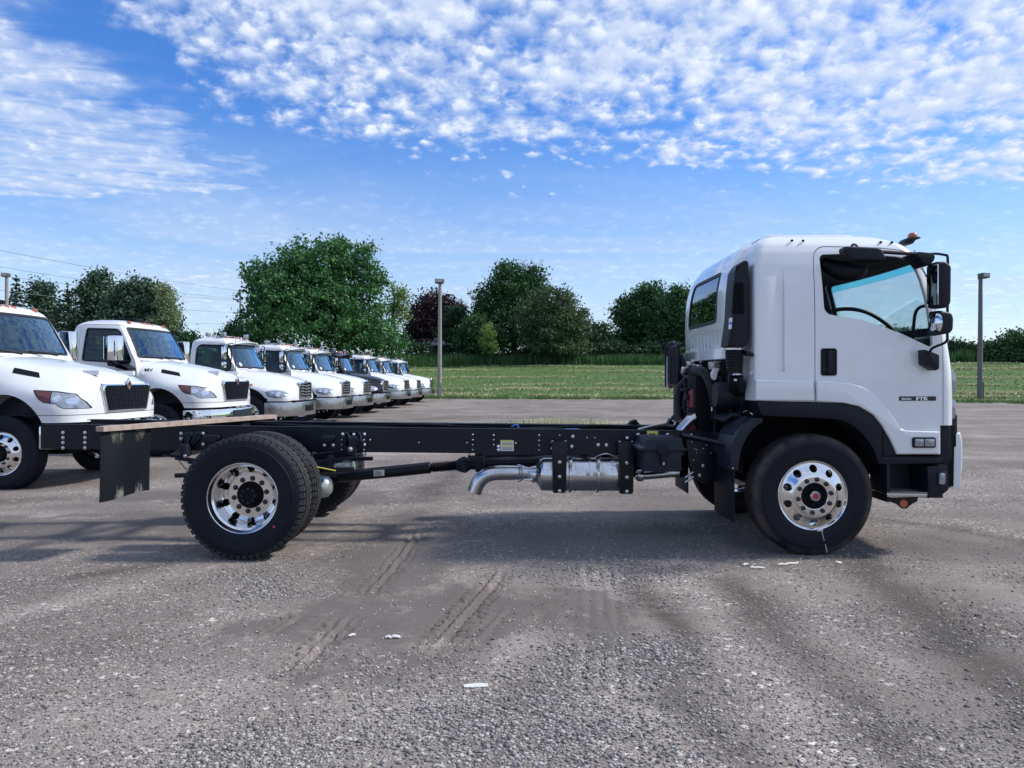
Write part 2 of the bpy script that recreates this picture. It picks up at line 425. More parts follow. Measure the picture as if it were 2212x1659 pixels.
xs = axis(-700, 700, -7, 8, .042, 1.06); ys = axis(-300, 1500, 2.4, 9.5, .036, 1.045)
xs = np.concatenate([xs[xs < -1.65], np.arange(-1.65, .95, .0195), xs[xs > .97]]); ys = np.concatenate([ys[ys < 3.9], np.arange(3.9, 5.7, .0195), ys[ys > 5.71]])
X, Y = np.meshgrid(xs, ys)
Z = height(X, Y)
shade = np.zeros_like(X)
for (x0, y0, x1, y1, wd, pitch, dep, ng) in marks:
    dx, dy = x1 - x0, y1 - y0; Lk = math.hypot(dx, dy); ux, uy = dx / Lk, dy / Lk
    a = (X - x0) * ux + (Y - y0) * uy; b = -(X - x0) * uy + (Y - y0) * ux + .05 * np.sin(a * .8)
    fade = np.clip(a / .3, 0, 1) * np.clip((Lk - a) / .35, 0, 1) * np.clip((fbm(X * 2, Y * 2, 3, 40) - .28) * 4, 0, 1)
    inside = np.abs(b) < wd / 2
    rib = (np.cos(b / wd * 2 * PI * ng) > .15).astype(float)
    if pitch:
        edge = (np.abs(b) > wd * .30)
        lug = (((a / pitch) % 1) < .5).astype(float)
        pat = np.where(edge, lug, rib)
    else: pat = 1 - (np.cos(b / wd * 2 * PI * ng) > .75)
    Z -= inside * fade * (dep * 1.7 * (1 - pat) - dep * .4)
Z -= .002
Z += terrain(X, Y)
nx, ny = len(xs), len(ys)
Vg = np.stack([X, Y, Z], -1).reshape(-1, 3)
ii, jj = np.meshgrid(np.arange(nx - 1), np.arange(ny - 1)); b0 = (jj * nx + ii).ravel()
Fg = np.stack([b0, b0 + 1, b0 + nx + 1, b0 + nx], -1)
# material: r = packed dirt, g = loose stone, b = grass
m = bpy.data.materials.new('gravel_lot_and_field'); m.use_nodes = True; t = m.node_tree; q = NB(t); bs = t.nodes['Principled BSDF']
co = nd(t, 'ShaderNodeTexCoord').outputs['Object']
at = nd(t, 'ShaderNodeAttribute', attribute_name='ground_mask'); sx_ = nd(t, 'ShaderNodeSeparateColor'); t.links.new(at.outputs['Color'], sx_.inputs[0])
mudm, grav, grs = sx_.outputs[0], sx_.outputs[1], sx_.outputs[2]
def vor(scale, feat='F1'):
    n = nd(t, 'ShaderNodeTexVoronoi', feature=feat); n.inputs['Scale'].default_value = scale; t.links.new(co, n.inputs['Vector']); return n
v1 = vor(95); v2 = vor(190); v3 = vor(42)
def cellv(vn): return q.sep(vn.outputs['Color'])[0]
c1 = q.mix(q.m('POWER', cellv(v1), 2.2), (.105, .095, .090, 1), (.44, .412, .395, 1))
c2 = q.mix(q.m('POWER', cellv(v2), 1.8), (.125, .115, .109, 1), (.36, .335, .32, 1))
stone = q.mix(.5, c1, c2)
cst = q.mix(q.ss(cellv(v3), .955, .97), stone, (.50, .48, .46, 1))
fine = q.mix(q.noise(co, 90, 4, .7), (.145, .133, .127, 1), (.31, .288, .276, 1))
brown = q.mix(q.noise(co, 22, 6, .7), (.078, .069, .064, 1), (.150, .134, .125, 1))
base = q.mix(grav, q.mix(.45, fine, stone), cst)
tone = q.noise(co, .8, 6, .62)
base = q.mix(1., base, q.mix(q.ss(tone, .3, .72), (.84, .80, .77, 1), (1.20, 1.15, 1.10, 1)), 'MULTIPLY')
swp = nd(t, 'ShaderNodeAttribute', attribute_name='sweep').outputs['Fac']
base = q.mix(1., base, q.mix(swp, (.50, .48, .47, 1), (1.50, 1.48, 1.47, 1)), 'MULTIPLY')
base = q.mix(q.m('MULTIPLY', mudm, .86), base, brown)
gc = q.mix(q.noise(co, 1.1, 6, .7), (.052, .105, .030, 1), (.120, .19, .054, 1))
gl2 = q.mix(q.m('MULTIPLY', q.ss(q.noise(q.vm('MULTIPLY', co, (.18, 1.3, 1.)), 1., 6, .7), .54, .7), .45), gc, (.16, .17, .07, 1))
base = q.mix(grs, base, gl2)
t.links.new(base, bs.inputs['Base Color']); bs.inputs['Roughness'].default_value = .92; bs.inputs['Specular IOR Level'].default_value = .25
hgt = q.m('ADD', q.m('MULTIPLY', q.m('SUBTRACT', 1., v1.outputs['Distance']), .6), q.m('MULTIPLY', q.noise(co, 60, 5, .7), .7))
hgt = q.m('MULTIPLY', hgt, q.m('SUBTRACT', 1., q.m('MULTIPLY', mudm, .6)))
bp = nd(t, 'ShaderNodeBump'); bp.inputs['Strength'].default_value = .9; bp.inputs['Distance'].default_value = .008
t.links.new(hgt, bp.inputs['Height']); t.links.new(bp.outputs[0], bs.inputs['Normal'])
gme = meshnp('ground', Vg, Fg, m, True)
mk = np.zeros((len(Vg), 4), np.float32); mk[:, 3] = 1
mk[:, 0] = mud(Vg[:, 0], Vg[:, 1]); mk[:, 1] = gravelly(Vg[:, 0], Vg[:, 1])
eg = Vg[:, 1] - edgeY(Vg[:, 0]) + (fbm(Vg[:, 0] * .7, Vg[:, 1] * .7, 4, 3) - .5) * 3.2
mk[:, 2] = np.clip(eg / 1.4 + .5, 0, 1); mk[:, 0] *= 1 - mk[:, 2]
ca = gme.color_attributes.new('ground_mask', 'FLOAT_COLOR', 'POINT'); ca.data.foreach_set('color', mk.ravel())
def GP(px, py): y_ = F_ * H / (py - HY); return ((px - CX) / F_ * y_, y_)
sweeps = [([(1285, 1170), (1310, 1300), (1350, 1420), (1470, 1659)], .20, .9), ([(1400, 1200), (1420, 1330), (1480, 1480), (1640, 1700)], .10, -.8), ([(1500, 1250), (1560, 1380), (1700, 1500), (1860, 1700)], .16, .7),
          ([(1600, 1250), (1690, 1350), (1850, 1480), (2050, 1700)], .15, -.9), ([(1700, 1240), (1800, 1310), (1950, 1440), (2200, 1700)], .12, .8), ([(1850, 1210), (1950, 1280), (2100, 1400), (2330, 1600)], .16, -.9),
          ([(1950, 1150), (2060, 1200), (2200, 1290), (2400, 1420)], .16, .7), ([(1880, 1120), (2100, 1140), (2300, 1180)], .14, -.7), ([(-100, 1360), (120, 1310), (330, 1250), (560, 1205)], .14, .8),
          ([(-100, 1290), (150, 1250), (380, 1215)], .10, -.8), ([(-100, 1460), (200, 1400), (420, 1330), (560, 1260)], .16, -.5), ([(300, 1700), (470, 1540), (560, 1450), (680, 1380)], .14, .8), ([(420, 1700), (600, 1560), (760, 1460), (950, 1420)], .13, -.9),
          ([(700, 1700), (860, 1560), (1010, 1470), (1100, 1400)], .16, .9), ([(1000, 1700), (1080, 1560), (1150, 1420), (1160, 1250)], .10, -.6), ([(-100, 1150), (200, 1130), (500, 1125)], .2, -.9), ([(-100, 1090), (300, 1085), (700, 1080)], .2, .6),
          ([(700, 1210), (850, 1130), (950, 1060), (1010, 1010)], .22, -.9), ([(620, 1180), (740, 1120), (830, 1060)], .15, .7), ([(1050, 1110), (1300, 1090), (1600, 1080)], .3, .5), ([(1900, 1040), (2100, 1010), (2300, 1000)], .4, -.5), ([(600, 1000), (1000, 960), (1500, 950)], .8, .5), ([(900, 905), (1300, 900), (1500, 903)], 1.2, -.5), ([(2050, 940), (2300, 935)], .9, .5)]
gx, gy = Vg[:, 0].astype(float), Vg[:, 1].astype(float); sv = np.zeros(len(gx)); nearm = gy < 40
wxn = (fbm(gx * .9, gy * .9, 3, 61) - .5) * .5; brk = np.clip(fbm(gx * 1.6, gy * .9, 4, 62) * 2.4 - .55, 0, 1)
for pts, wd_, am in sweeps:
    pg = [GP(*p) for p in pts]; P2 = []
    for i in range(len(pg) - 1):
        for k in range(8): P2.append((pg[i][0] + (pg[i + 1][0] - pg[i][0]) * k / 8, pg[i][1] + (pg[i + 1][1] - pg[i][1]) * k / 8))
    P2.append(pg[-1]); P2 = np.array(P2); bb = (gx > P2[:, 0].min() - 3 * wd_ - .5) & (gx < P2[:, 0].max() + 3 * wd_ + .5) & (gy > P2[:, 1].min() - 3 * wd_ - .5) & (gy < P2[:, 1].max() + 3 * wd_ + .5)
    ix = np.where(bb)[0]; dm = np.full(len(ix), 1e9)
    for p_ in P2: dm = np.minimum(dm, (gx[ix] + wxn[ix] - p_[0]) ** 2 + (gy[ix] + wxn[ix] - p_[1]) ** 2)
    sv[ix] += am * np.exp(-dm / (wd_ * 1.1) ** 2) * brk[ix]
sv += (fbm(gx * .35 + gy * .1, gy * 1.2, 5, 63) - .5) * 1.3
sa = gme.attributes.new('sweep', 'FLOAT', 'POINT'); sa.data.foreach_set('value', np.clip(.5 + sv * .62, 0, 1).astype(np.float32))
ground = new('ground', gme); tag(ground, kind='structure')

def gh(x, y):
    x = np.asarray(x, float); y = np.asarray(y, float)
    return height(x, y) + terrain(x, y) - .002
# loose stones
def stones(n, seed, ylo, yhi, smin, smax, keep, mt, name):
    r = np.random.RandomState(seed)
    yy = ylo * (yhi / ylo) ** (r.rand(n) ** .9); xx = (r.rand(n) - .5) * 2 * (yy * .74 + .3)
    k = r.rand(n) < keep(xx, yy); xx, yy = xx[k], yy[k]; n = len(xx)
    s = smin + (smax - smin) * r.rand(n) ** 3.0
    base = np.array([[1, 0, 0], [-1, 0, 0], [0, 1, 0], [0, -1, 0], [0, 0, .7], [0, 0, -.7]], float)
    Vv = base[None] * (1 + (r.rand(n, 6, 1) - .5) * .5) + (r.rand(n, 6, 3) - .5) * .55
    a = r.rand(n) * 6.28; ca_, sa_ = np.cos(a), np.sin(a)
    x_ = Vv[..., 0] * ca_[:, None] - Vv[..., 1] * sa_[:, None]; y_ = Vv[..., 0] * sa_[:, None] + Vv[..., 1] * ca_[:, None]
    Vv = np.stack([x_ * (.8 + .6 * r.rand(n))[:, None], y_, Vv[..., 2] * (.5 + .5 * r.rand(n))[:, None]], -1) * s[:, None, None]
    Vv += np.stack([xx, yy, gh(xx, yy) + s * .15], -1)[:, None]
    f = np.array([[0, 2, 4], [2, 1, 4], [1, 3, 4], [3, 0, 4], [2, 0, 5], [1, 2, 5], [3, 1, 5], [0, 3, 5]])
    Fc = (f[None] + (np.arange(n) * 6)[:, None, None]).reshape(-1, 3)
    me = meshnp(name, Vv.reshape(-1, 3), Fc, mt, False)
    cr = np.repeat(r.rand(n), 6); arr = np.stack([cr, cr, cr, np.ones_like(cr)], -1).astype(np.float32)
    at_ = me.color_attributes.new('rv', 'FLOAT_COLOR', 'POINT'); at_.data.foreach_set('color', arr.ravel())
    return tag(new(name, me), kind='stuff')
ms = bpy.data.materials.new('stone_chips'); ms.use_nodes = True; t2 = ms.node_tree; q2 = NB(t2)
a2 = nd(t2, 'ShaderNodeAttribute', attribute_name='rv'); b2 = t2.nodes['Principled BSDF']; b2.inputs['Roughness'].default_value = .85
t2.links.new(q2.mix(q2.m('POWER', a2.outputs['Fac'], 1.6), (.12, .110, .104, 1), (.47, .44, .42, 1)), b2.inputs['Base Color'])
tag(stones(170000, 3, 2.6, 12, .002, .0105, lambda x, y: .015 + .985 * gravelly(x, y), ms, 'gravel'), 'loose grey and pale stone chips scattered over the lot', 'gravel')
def clump(cx, cy, r_): return lambda x, y: np.exp(-((x - cx) ** 2 + (y - cy) ** 2) / r_ ** 2)
def clumps(x, y):
    s = 0
    for c in [(-2.0, 5.6, .28), (-1.75, 5.25, .2), (.55, 3.95, .32), (.85, 4.15, .2), (.8, 5.9, .5), (.0, 3.3, .5), (-1.1, 2.95, .3), (2.9, 3.2, .4), (-3.2, 3.3, .6), (4.4, 3.6, .3)]:
        s = s + np.exp(-((x - c[0]) ** 2 + ((y - c[1]) * 1.2) ** 2) / c[2] ** 2)
    return np.clip(s, 0, 1)
tag(stones(260000, 5, 2.8, 7, .005, .015, lambda x, y: .6 * clumps(x, y) + .005, ms, 'gravel'), 'coarser pale pebbles gathered in loose patches on the lot', 'gravel')
# bark and paper scraps near the truck
def scrap(px, py, Ln, wd, ang, label, m_, hh=.012, curl=.3):
    Y_ = F_ * H / (py - HY); x = (px - CX) / F_ * Y_
    z = float(gh(x, Y_))
    pts = []; n = 7
    for i in range(n):
        t_ = i / (n - 1) - .5
        pts.append((x + Ln * t_ * math.cos(ang) + wd * .3 * math.sin(i * 1.7), Y_ + Ln * t_ * math.sin(ang), z + hh + hh * curl * math.sin(i * 2.3)))
    mb = MB()
    vs = []; ux, uy = -math.sin(ang), math.cos(ang)
    for i, p in enumerate(pts):
        ww = wd * (.35 + .65 * math.sin(PI * (i + .6) / (n + .2)))
        for sg, dz in ((-1, 0), (1, hh * .5), (1, hh * .5 - .004), (-1, -.004)): vs.append((p[0] + ux * ww / 2 * sg, p[1] + uy * ww / 2 * sg, p[2] + dz))
    fs = [tuple(range(4))[::-1], tuple(range(4 * n - 4, 4 * n))]
    for i in range(n - 1):
        for k in range(4): fs.append((i * 4 + k, i * 4 + (k + 1) % 4, i * 4 + 4 + (k + 1) % 4, i * 4 + 4 + k))
    mb.add(vs, fs)
    o = mb.build('debris', m_, W=(x, Y_, z)); o.data.transform(Matrix.Translation((-x, -Y_, -z)))
    tag(o, label, 'debris')
M_scrap = mat('pale_scrap', (.62, .61, .58), .7, var=.2, vs=40)
scrap(1704, 1222.5, .20, .016, .32, 'long thin white splinter lying in front of the front wheel', M_scrap)
scrap(1638, 1230, .12, .02, -.1, 'short pale splinter just left of the long white one', M_scrap)
scrap(1611, 1223, .07, .02, .7, 'small bent pale splinter farthest left of the front wheel splinters', M_scrap)
scrap(1812, 1219, .05, .03, -.7, 'small white chip on gravel directly below the front tyre', M_scrap)
scrap(851, 1377, .10, .018, .15, 'curled white paper scrap on the muddy tyre tracks', M_scrap, .012, .5)
scrap(761, 1374, .05, .014, .8, 'small pale curled scrap at the end of the dark rut', M_scrap, .010, .4)
scrap(1030, 1479, .13, .04, .15, 'flat pale flake lying on gravel below the tyre print', M_scrap, .006, .2)

# grass, mown rows, tall grass
def blades(n, fx, hmin, hmax, wd, mt, name, label, cat, seed, lean=.5):
    r = np.random.RandomState(seed); xx, yy, sc_ = fx(r, n); n = len(xx)
    hh = (hmin + (hmax - hmin) * r.rand(n)) * sc_; a = r.rand(n) * 6.28; la = r.rand(n) * 6.28; ll = lean * hh * r.rand(n)
    zz = gh(xx, yy) - .02
    b = np.stack([xx, yy, zz], -1); wv_ = np.stack([np.cos(a), np.sin(a), 0 * a], -1) * (wd * (.5 + r.rand(n)) * .5)[:, None]
    tip = b + np.stack([np.cos(la) * ll, np.sin(la) * ll, hh], -1)
    Vv = np.stack([b - wv_, b + wv_, tip + wv_ * .25, tip - wv_ * .25], 1).reshape(-1, 3)
    Fc = np.arange(4 * n).reshape(-1, 4)
    me = meshnp(name, Vv, Fc, mt)
    cr = np.repeat(r.rand(n), 4); arr = np.stack([cr, cr, cr, np.ones_like(cr)], -1).astype(np.float32)
    at_ = me.color_attributes.new('rv', 'FLOAT_COLOR', 'POINT'); at_.data.foreach_set('color', arr.ravel())
    return tag(new(name, me), label, cat, kind='stuff')
def leafmat(name, c1, c2, tr=.25, rough=.55, sc_=.5):
    m = bpy.data.materials.new(name); m.use_nodes = True; t = m.node_tree; q = NB(t); b = t.nodes['Principled BSDF']
    a = nd(t, 'ShaderNodeAttribute', attribute_name='rv').outputs['Fac']
    co = nd(t, 'ShaderNodeTexCoord').outputs['Object']
    f = q.m('ADD', q.m('MULTIPLY', a, .42), q.m('MULTIPLY', q.ss(q.noise(co, sc_ * 1.6, 5, .6), .3, .7), .58), clamp=True)
    c = q.mix(f, (*c1, 1), (*c2, 1)); t.links.new(c, b.inputs['Base Color']); b.inputs['Roughness'].default_value = rough
    b.inputs['Specular IOR Level'].default_value = .3
    if tr:
        tl = nd(t, 'ShaderNodeBsdfTranslucent'); t.links.new(c, tl.inputs[0]); mx = nd(t, 'ShaderNodeMixShader'); mx.inputs[0].default_value = tr
        t.links.new(b.outputs[0], mx.inputs[1]); t.links.new(tl.outputs[0], mx.inputs[2]); t.links.new(mx.outputs[0], t.nodes['Material Output'].inputs[0])
    return m
M_grass = leafmat('mown_grass', (.05, .105, .028), (.125, .20, .06), .3)
M_straw = leafmat('cut_hay', (.36, .37, .20), (.56, .55, .34), .2)
M_tall = leafmat('tall_grass', (.032, .095, .036), (.085, .18, .06), .3)
def fx_field(r, n):
    x = (r.rand(n) - .5) * 110; s = 40 * r.rand(n) ** 1.4; y = edgeY(x) + s - .3 + r.rand(n); k = (np.abs(x) < y * .72 + 2); x, y = x[k], y[k]
    return x, y, np.ones_like(x)
blades(90000, fx_field, .05, .14, .05, M_grass, 'grass', 'short mown green grass of the sloping field', 'grass', 1, .9)
def fx_straw(r, n):
    rows = [(3.2, .55, 1), (6.8, 1.1, 4), (11.5, .5, .8), (18.5, .8, 1.4), (27., 1., 1.5), (34, 1., 1.2), (2., .4, .5)]
    wts = np.array([k[2] for k in rows], float); wts /= wts.sum(); idx = r.choice(len(rows), n, p=wts)
    off = np.array([k[0] for k in rows])[idx]; sd = np.array([k[1] for k in rows])[idx]
    x = (r.rand(n) - .5) * 120 + 8; y = edgeY(x) + off + r.randn(n) * sd * .33 + np.sin(x * .13 + off) * .6
    k = (fbm(x * .22 + off, y * .9, 4, 77) > .42) & (np.abs(x) < y * .72 + 2)
    return x[k], y[k], np.ones(k.sum())
blades(95000, fx_straw, .08, .2, .13, M_straw, 'cut_hay', 'pale rows of cut hay lying across the mown field', 'hay', 2, 2.2)
def fx_tall(r, n):
    x = (r.rand(n) - .5) * 170 + 5; y = edgeY(x) + 35. + r.rand(n) ** .8 * 10 + 1.5 * np.sin(x * .15); k = (np.abs(x) < y * .73 + 3)
    x, y = x[k], y[k]; return x, y, .6 + .8 * fbm(x * .3, y * .3, 3, 8)
blades(70000, fx_tall, .7, 1.35, .13, M_tall, 'tall_grass', 'tall dark green unmown grass bank along the top of the field', 'grass', 3, .5)
def fx_edge(r, n):
    x = (r.rand(n) - .5) * 90 + 5; y = edgeY(x) - 1.4 + 2.4 * r.rand(n); k = fbm(x * 1.2, y, 3, 90) > .42; x, y = x[k], y[k]
    return x, y, np.ones_like(x)
blades(16000, fx_edge, .1, .32, .05, M_grass, 'grass', 'ragged weeds along the edge between gravel and field', 'grass', 4, .7)
def fx_weed(r, n):
    x = 1.5 + r.randn(n) * 1.4; y = 24 + r.randn(n) * .6; return x, y, np.exp(-(x - 1.5) ** 2 / 4) + .3
blades(700, fx_weed, .05, .22, .04, M_straw, 'weed_patch', 'sparse pale weeds growing through gravel beyond the frame rails', 'weeds', 6, .7)
# ---------------------------------------------------------------- trees
M_bark = mat('bark', (.055, .045, .038), .9, var=.3, vs=4, bump=.6, bs=12)
M_twig = mat('dead_twigs', (.16, .15, .14), .9)
LM = {
    'maple': leafmat('maple_leaves', (0.024, 0.086, 0.035), (0.104, 0.259, 0.077), .25, sc_=.35),
    'green': leafmat('mid_green_leaves', (0.018, 0.056, 0.025), (0.067, 0.166, 0.049), .22, sc_=.3),
    'dark': leafmat('dark_green_leaves', (0.013, 0.042, 0.021), (0.048, 0.109, 0.043), .2, sc_=.3),
    'greyg': leafmat('grey_green_leaves', (0.037, 0.071, 0.035), (0.116, 0.173, 0.074), .25, sc_=.3),
    'purple': leafmat('dark_red_leaves', (0.023, 0.014, 0.025), (0.079, 0.037, 0.045), .15, sc_=.4),
    'light': leafmat('light_green_leaves', (0.085, 0.160, 0.044), (0.226, 0.358, 0.087), .35, sc_=.5),
    'silver': leafmat('silvery_leaves', (0.132, 0.188, 0.087), (0.320, 0.377, 0.211), .3, sc_=.5),
    'spruce': leafmat('spruce_needles', (0.013, 0.037, 0.025), (0.056, 0.094, 0.060), .1, sc_=.8),
    'pine': leafmat('pine_needles', (0.019, 0.056, 0.035), (0.085, 0.146, 0.084), .1, sc_=.8),
}
def leaf_mesh(name, cen, size, r, mt, flat=0.):
    n = len(cen)
    a = r.randn(n, 3); a[:, 2] *= (1 - flat); a /= np.linalg.norm(a, axis=1)[:, None] + 1e-9
    b = r.randn(n, 3); b -= a * (a * b).sum(1)[:, None]; b /= np.linalg.norm(b, axis=1)[:, None] + 1e-9
    s = size * 1.18 * (.55 + .9 * r.rand(n))
    A = a * s[:, None]; B = b * (s * .62)[:, None]
    Vv = np.stack([cen - A * .5, cen + B * .5, cen + A * .5, cen - B * .5], 1).reshape(-1, 3)
    me = meshnp(name, Vv, np.arange(4 * n).reshape(-1, 4), mt)
    cr = np.repeat(r.rand(n), 4); arr = np.stack([cr, cr, cr, np.ones_like(cr)], -1).astype(np.float32)
    at_ = me.color_attributes.new('rv', 'FLOAT_COLOR', 'POINT'); at_.data.foreach_set('color', arr.ravel())
    return me
def blob_leaves(blobs, Y, ncl, per, clr, r, dz=1.):
    """leaf centres: clusters sit near the skin of ellipsoids given in picture units at distance Y"""
    k = Y / F_; cen = []; anch = []; ncl = int(ncl * 1.7)
    areas = np.array([b[2] * b[3] for b in blobs], float); idx = r.choice(len(blobs), ncl, p=areas / areas.sum())
    for i in idx:
        px, py, rx, ry = blobs[i][:4]
        d = r.randn(3); d /= np.linalg.norm(d)
        rad = 1 - .6 * r.rand() ** 1.7
        if r.rand() < .16: rad = 1.0 + .2 * r.rand()
        c = P(px, py, Y + (blobs[i][4] if len(blobs[i]) > 4 else 0))
        p = np.array([c.x + d[0] * rx * k * rad, c.y + d[1] * rx * k * rad * dz, c.z + d[2] * ry * k * rad])
        anch.append(p)
        n = int(per * (.5 + r.rand())); rr = clr * (.6 + .8 * r.rand())
        q_ = r.randn(n, 3) * np.array([.5, .5, .34]) * rr
        cen.append(p + q_)
    return np.concatenate(cen), np.array(anch)
def limbs(mb, base, anch, r, n, r0, fork):
    top = anch.mean(0); base = np.array(base)
    tz = base[2] + (anch[:, 2].max() - base[2]) * fork
    tp = np.array([top[0] * .6 + base[0] * .4, top[1] * .6 + base[1] * .4, tz])
    pts = [base - [0, 0, .3], base * .66 + tp * .34 + r.randn(3) * [.12, .12, 0], base * .3 + tp * .7 + r.randn(3) * [.15, .15, 0], tp]
    mb.tube(pts, [r0 * 1.25, r0, r0 * .8, r0 * .5], 8, smooth=3)
    for i in r.choice(len(anch), min(n, len(anch)), replace=False):
        e = anch[i]; s = base + (tp - base) * (.35 + .62 * r.rand())
        mid = (s + e) / 2 + np.array([0, 0, -.06 * np.linalg.norm(e - s)]) + r.randn(3) * .2
        rr = r0 * (.16 + .18 * r.rand())
        mb.tube([s, mid, e], [rr, rr * .55, rr * .18], 5, smooth=3, cap=False)
def tree(name, label, blobs, Y, kind, ncl, per=34, clr=1.0, leaf=.34, base=None, seed=0, r0=.22, fork=.7, group=None, nl=26, cat='tree', dz=1.):
    r = np.random.RandomState(seed); k = Y / F_
    bx = base if base is not None else np.mean([b[0] for b in blobs])
    x = (bx - CX) * k; z = float(gh(x, Y)) - .05
    root = thing(name, label, cat, (x, Y, z), group)
    cen, anch = blob_leaves(blobs, Y, ncl, per, clr, r, dz)
    cen[:, 2] = np.maximum(cen[:, 2], float(z) + .15)
    new('crown', leaf_mesh('crown', cen, leaf, r, LM[kind]), root)['kind'] = 'stuff'
    mb = MB(); limbs(mb, (x, Y, z), anch, r, nl, r0, fork); mb.build('trunk', M_bark, root)
    return root
def conifer(name, label, px, top, bot, w_, Y, kind, seed, droop=.25, gap=1., per=26, base_=None, ragged=.3):
    r = np.random.RandomState(seed); k = Y / F_
    x = (px - CX) * k; zt = H + (HY - top) * k; z0 = float(gh(x, Y)) - .05; zb = H + (HY - bot) * k
    root = thing(name, label, 'tree', (x, Y, z0))
    cen = []; mb = MB(); mb.tube([(x, Y, z0 - .2), (x + .05, Y, (z0 + zt) / 2), (x, Y, zt)], [.2, .12, .03], 8, smooth=3)
    z = zb; W_ = w_ * k
    while z < zt - .1:
        f = (zt - z) / (zt - zb); L_ = W_ * (f ** .8) * (1 + ragged * (r.rand() - .5)); nb_ = 6 + int(5 * f)
        for i in range(nb_):
            a = 2 * PI * (i + r.rand()) / nb_; l = L_ * (1 - ragged + ragged * 1.6 * r.rand())
            e = np.array([x + math.cos(a) * l, Y + math.sin(a) * l, z - droop * l + l * .12])
            mb.tube([(x, Y, z), tuple(e)], [.035, .01], 4, cap=False)
            n = int(per * max(.3, l)); t_ = r.rand(n) ** .7
            p = np.array([x, Y, z]) * (1 - t_[:, None]) + e * t_[:, None]
            cen.append(p + r.randn(n, 3) * np.array([.16, .16, .08]) * (1 + l * .15))
        z += (.34 + .2 * r.rand()) * gap
    cen.append(np.array([x, Y, zt]) + r.randn(14, 3) * [.05, .05, .22])
    new('crown', leaf_mesh('crown', np.concatenate(cen), .24, r, LM[kind]), root)['kind'] = 'stuff'
    mb.build('trunk', M_bark, root)
    return root
# big maple
tree('maple_tree', 'large broad green maple towering behind the parked white trucks', [
    (690, 560, 78, 42), (610, 620, 72, 55), (740, 615, 78, 62), (675, 660, 130, 70), (770, 690, 68, 55), (590, 690, 62, 50), (690, 715, 160, 42),
    (800, 730, 66, 32), (830, 742, 45, 22), (545, 720, 38, 26), (640, 575, 50, 36), (560, 590, 36, 26), (790, 560, 26, 30), (815, 600, 24, 22), (735, 540, 30, 24)],
    84, 'maple', 760, 40, .95, .30, base=690, seed=2, r0=.4, nl=60)
tree('willow_tree', 'wispy light green tree leaning out beside the big maple', [(858, 632, 26, 16), (850, 655, 30, 20), (865, 672, 20, 18), (845, 690, 24, 20), (868, 640, 16, 14)],
     92, 'light', 60, 22, .8, .26, base=846, seed=4, r0=.14, nl=40, fork=.9)
tree('copper_beech', 'dark purple leaved tree behind the wooden light pole', [(940, 655, 38, 26), (925, 690, 44, 34), (962, 680, 40, 34), (920, 730, 44, 30), (965, 735, 46, 28), (900, 720, 22, 28)],
     104, 'purple', 330, 34, 1.0, .32, base=935, seed=5, r0=.3)
tree('broadleaf_tree', 'dark green tree standing just right of the purple leaved tree', [(985, 690, 26, 26), (995, 720, 28, 32), (975, 735, 34, 26)], 99, 'dark', 140, 34, .9, .3, base=985, seed=6)
tree('broadleaf_tree', 'tallest dark green tree in the middle clump, bare twigs at its top', [(1100, 610, 36, 38), (1130, 640, 50, 46), (1070, 660, 46, 44), (1110, 700, 70, 54), (1040, 700, 34, 44), (1150, 610, 28, 30), (1095, 585, 16, 16)],
     98, 'green', 520, 36, .95, .3, base=1110, seed=7, r0=.35, nl=44)
tree('broadleaf_tree', 'low dense green tree at the left foot of the middle clump', [(1030, 720, 34, 34), (1055, 735, 40, 30), (1010, 735, 24, 26)], 93, 'green', 160, 34, .9, .28, base=1035, seed=8)
tree('russian_olive', 'rounded grey green tree forming the right side of the middle clump', [(1195, 660, 48, 40), (1215, 700, 56, 50), (1180, 720, 60, 46), (1240, 725, 30, 42), (1160, 690, 44, 46), (1200, 745, 66, 22)],
     91, 'greyg', 560, 38, .85, .24, base=1200, seed=9, r0=.3)
tree('sapling', 'small bright green sapling in front of the dark middle clump', [(1055, 715, 10, 16), (1055, 735, 15, 16), (1058, 752, 12, 10)], 88, 'light', 46, 26, .5, .2, base=1057, seed=10, r0=.07, fork=.9)
tree('broadleaf_tree', 'low far green bush in the gap right of the middle clump', [(1298, 722, 26, 22), (1285, 742, 28, 16), (1315, 740, 22, 14)], 112, 'dark', 110, 30, .9, .32, base=1298, seed=11)
tree('broadleaf_tree', 'round topped green tree at the left of the right-hand clump', [(1400, 650, 34, 36), (1375, 690, 40, 44), (1410, 700, 56, 50), (1360, 730, 32, 30), (1346, 672, 18, 26)], 100, 'green', 400, 36, .95, .3, base=1395, seed=12, r0=.3)
tree('broadleaf_tree', 'tall green tree rising close behind the truck cab', [(1470, 655, 34, 38), (1455, 700, 46, 46), (1490, 690, 44, 52), (1450, 740, 60, 26), (1530, 720, 40, 40)], 96, 'green', 380, 36, .95, .3, base=1470, seed=13, r0=.3)
tree('shrub', 'dark brushy undergrowth at the foot of the right-hand clump', [(1330, 752, 40, 12), (1420, 755, 60, 14), (1270, 757, 40, 10)], 94, 'dark', 150, 26, .6, .24, base=1370, seed=14, r0=.08, cat='bush')
tree('shrub', 'dark brush low between the parked pickups and the middle clump', [(1010, 755, 26, 12), (890, 752, 40, 12), (1140, 762, 60, 10)], 95, 'dark', 120, 26, .6, .24, base=1000, seed=15, r0=.08, cat='bush')
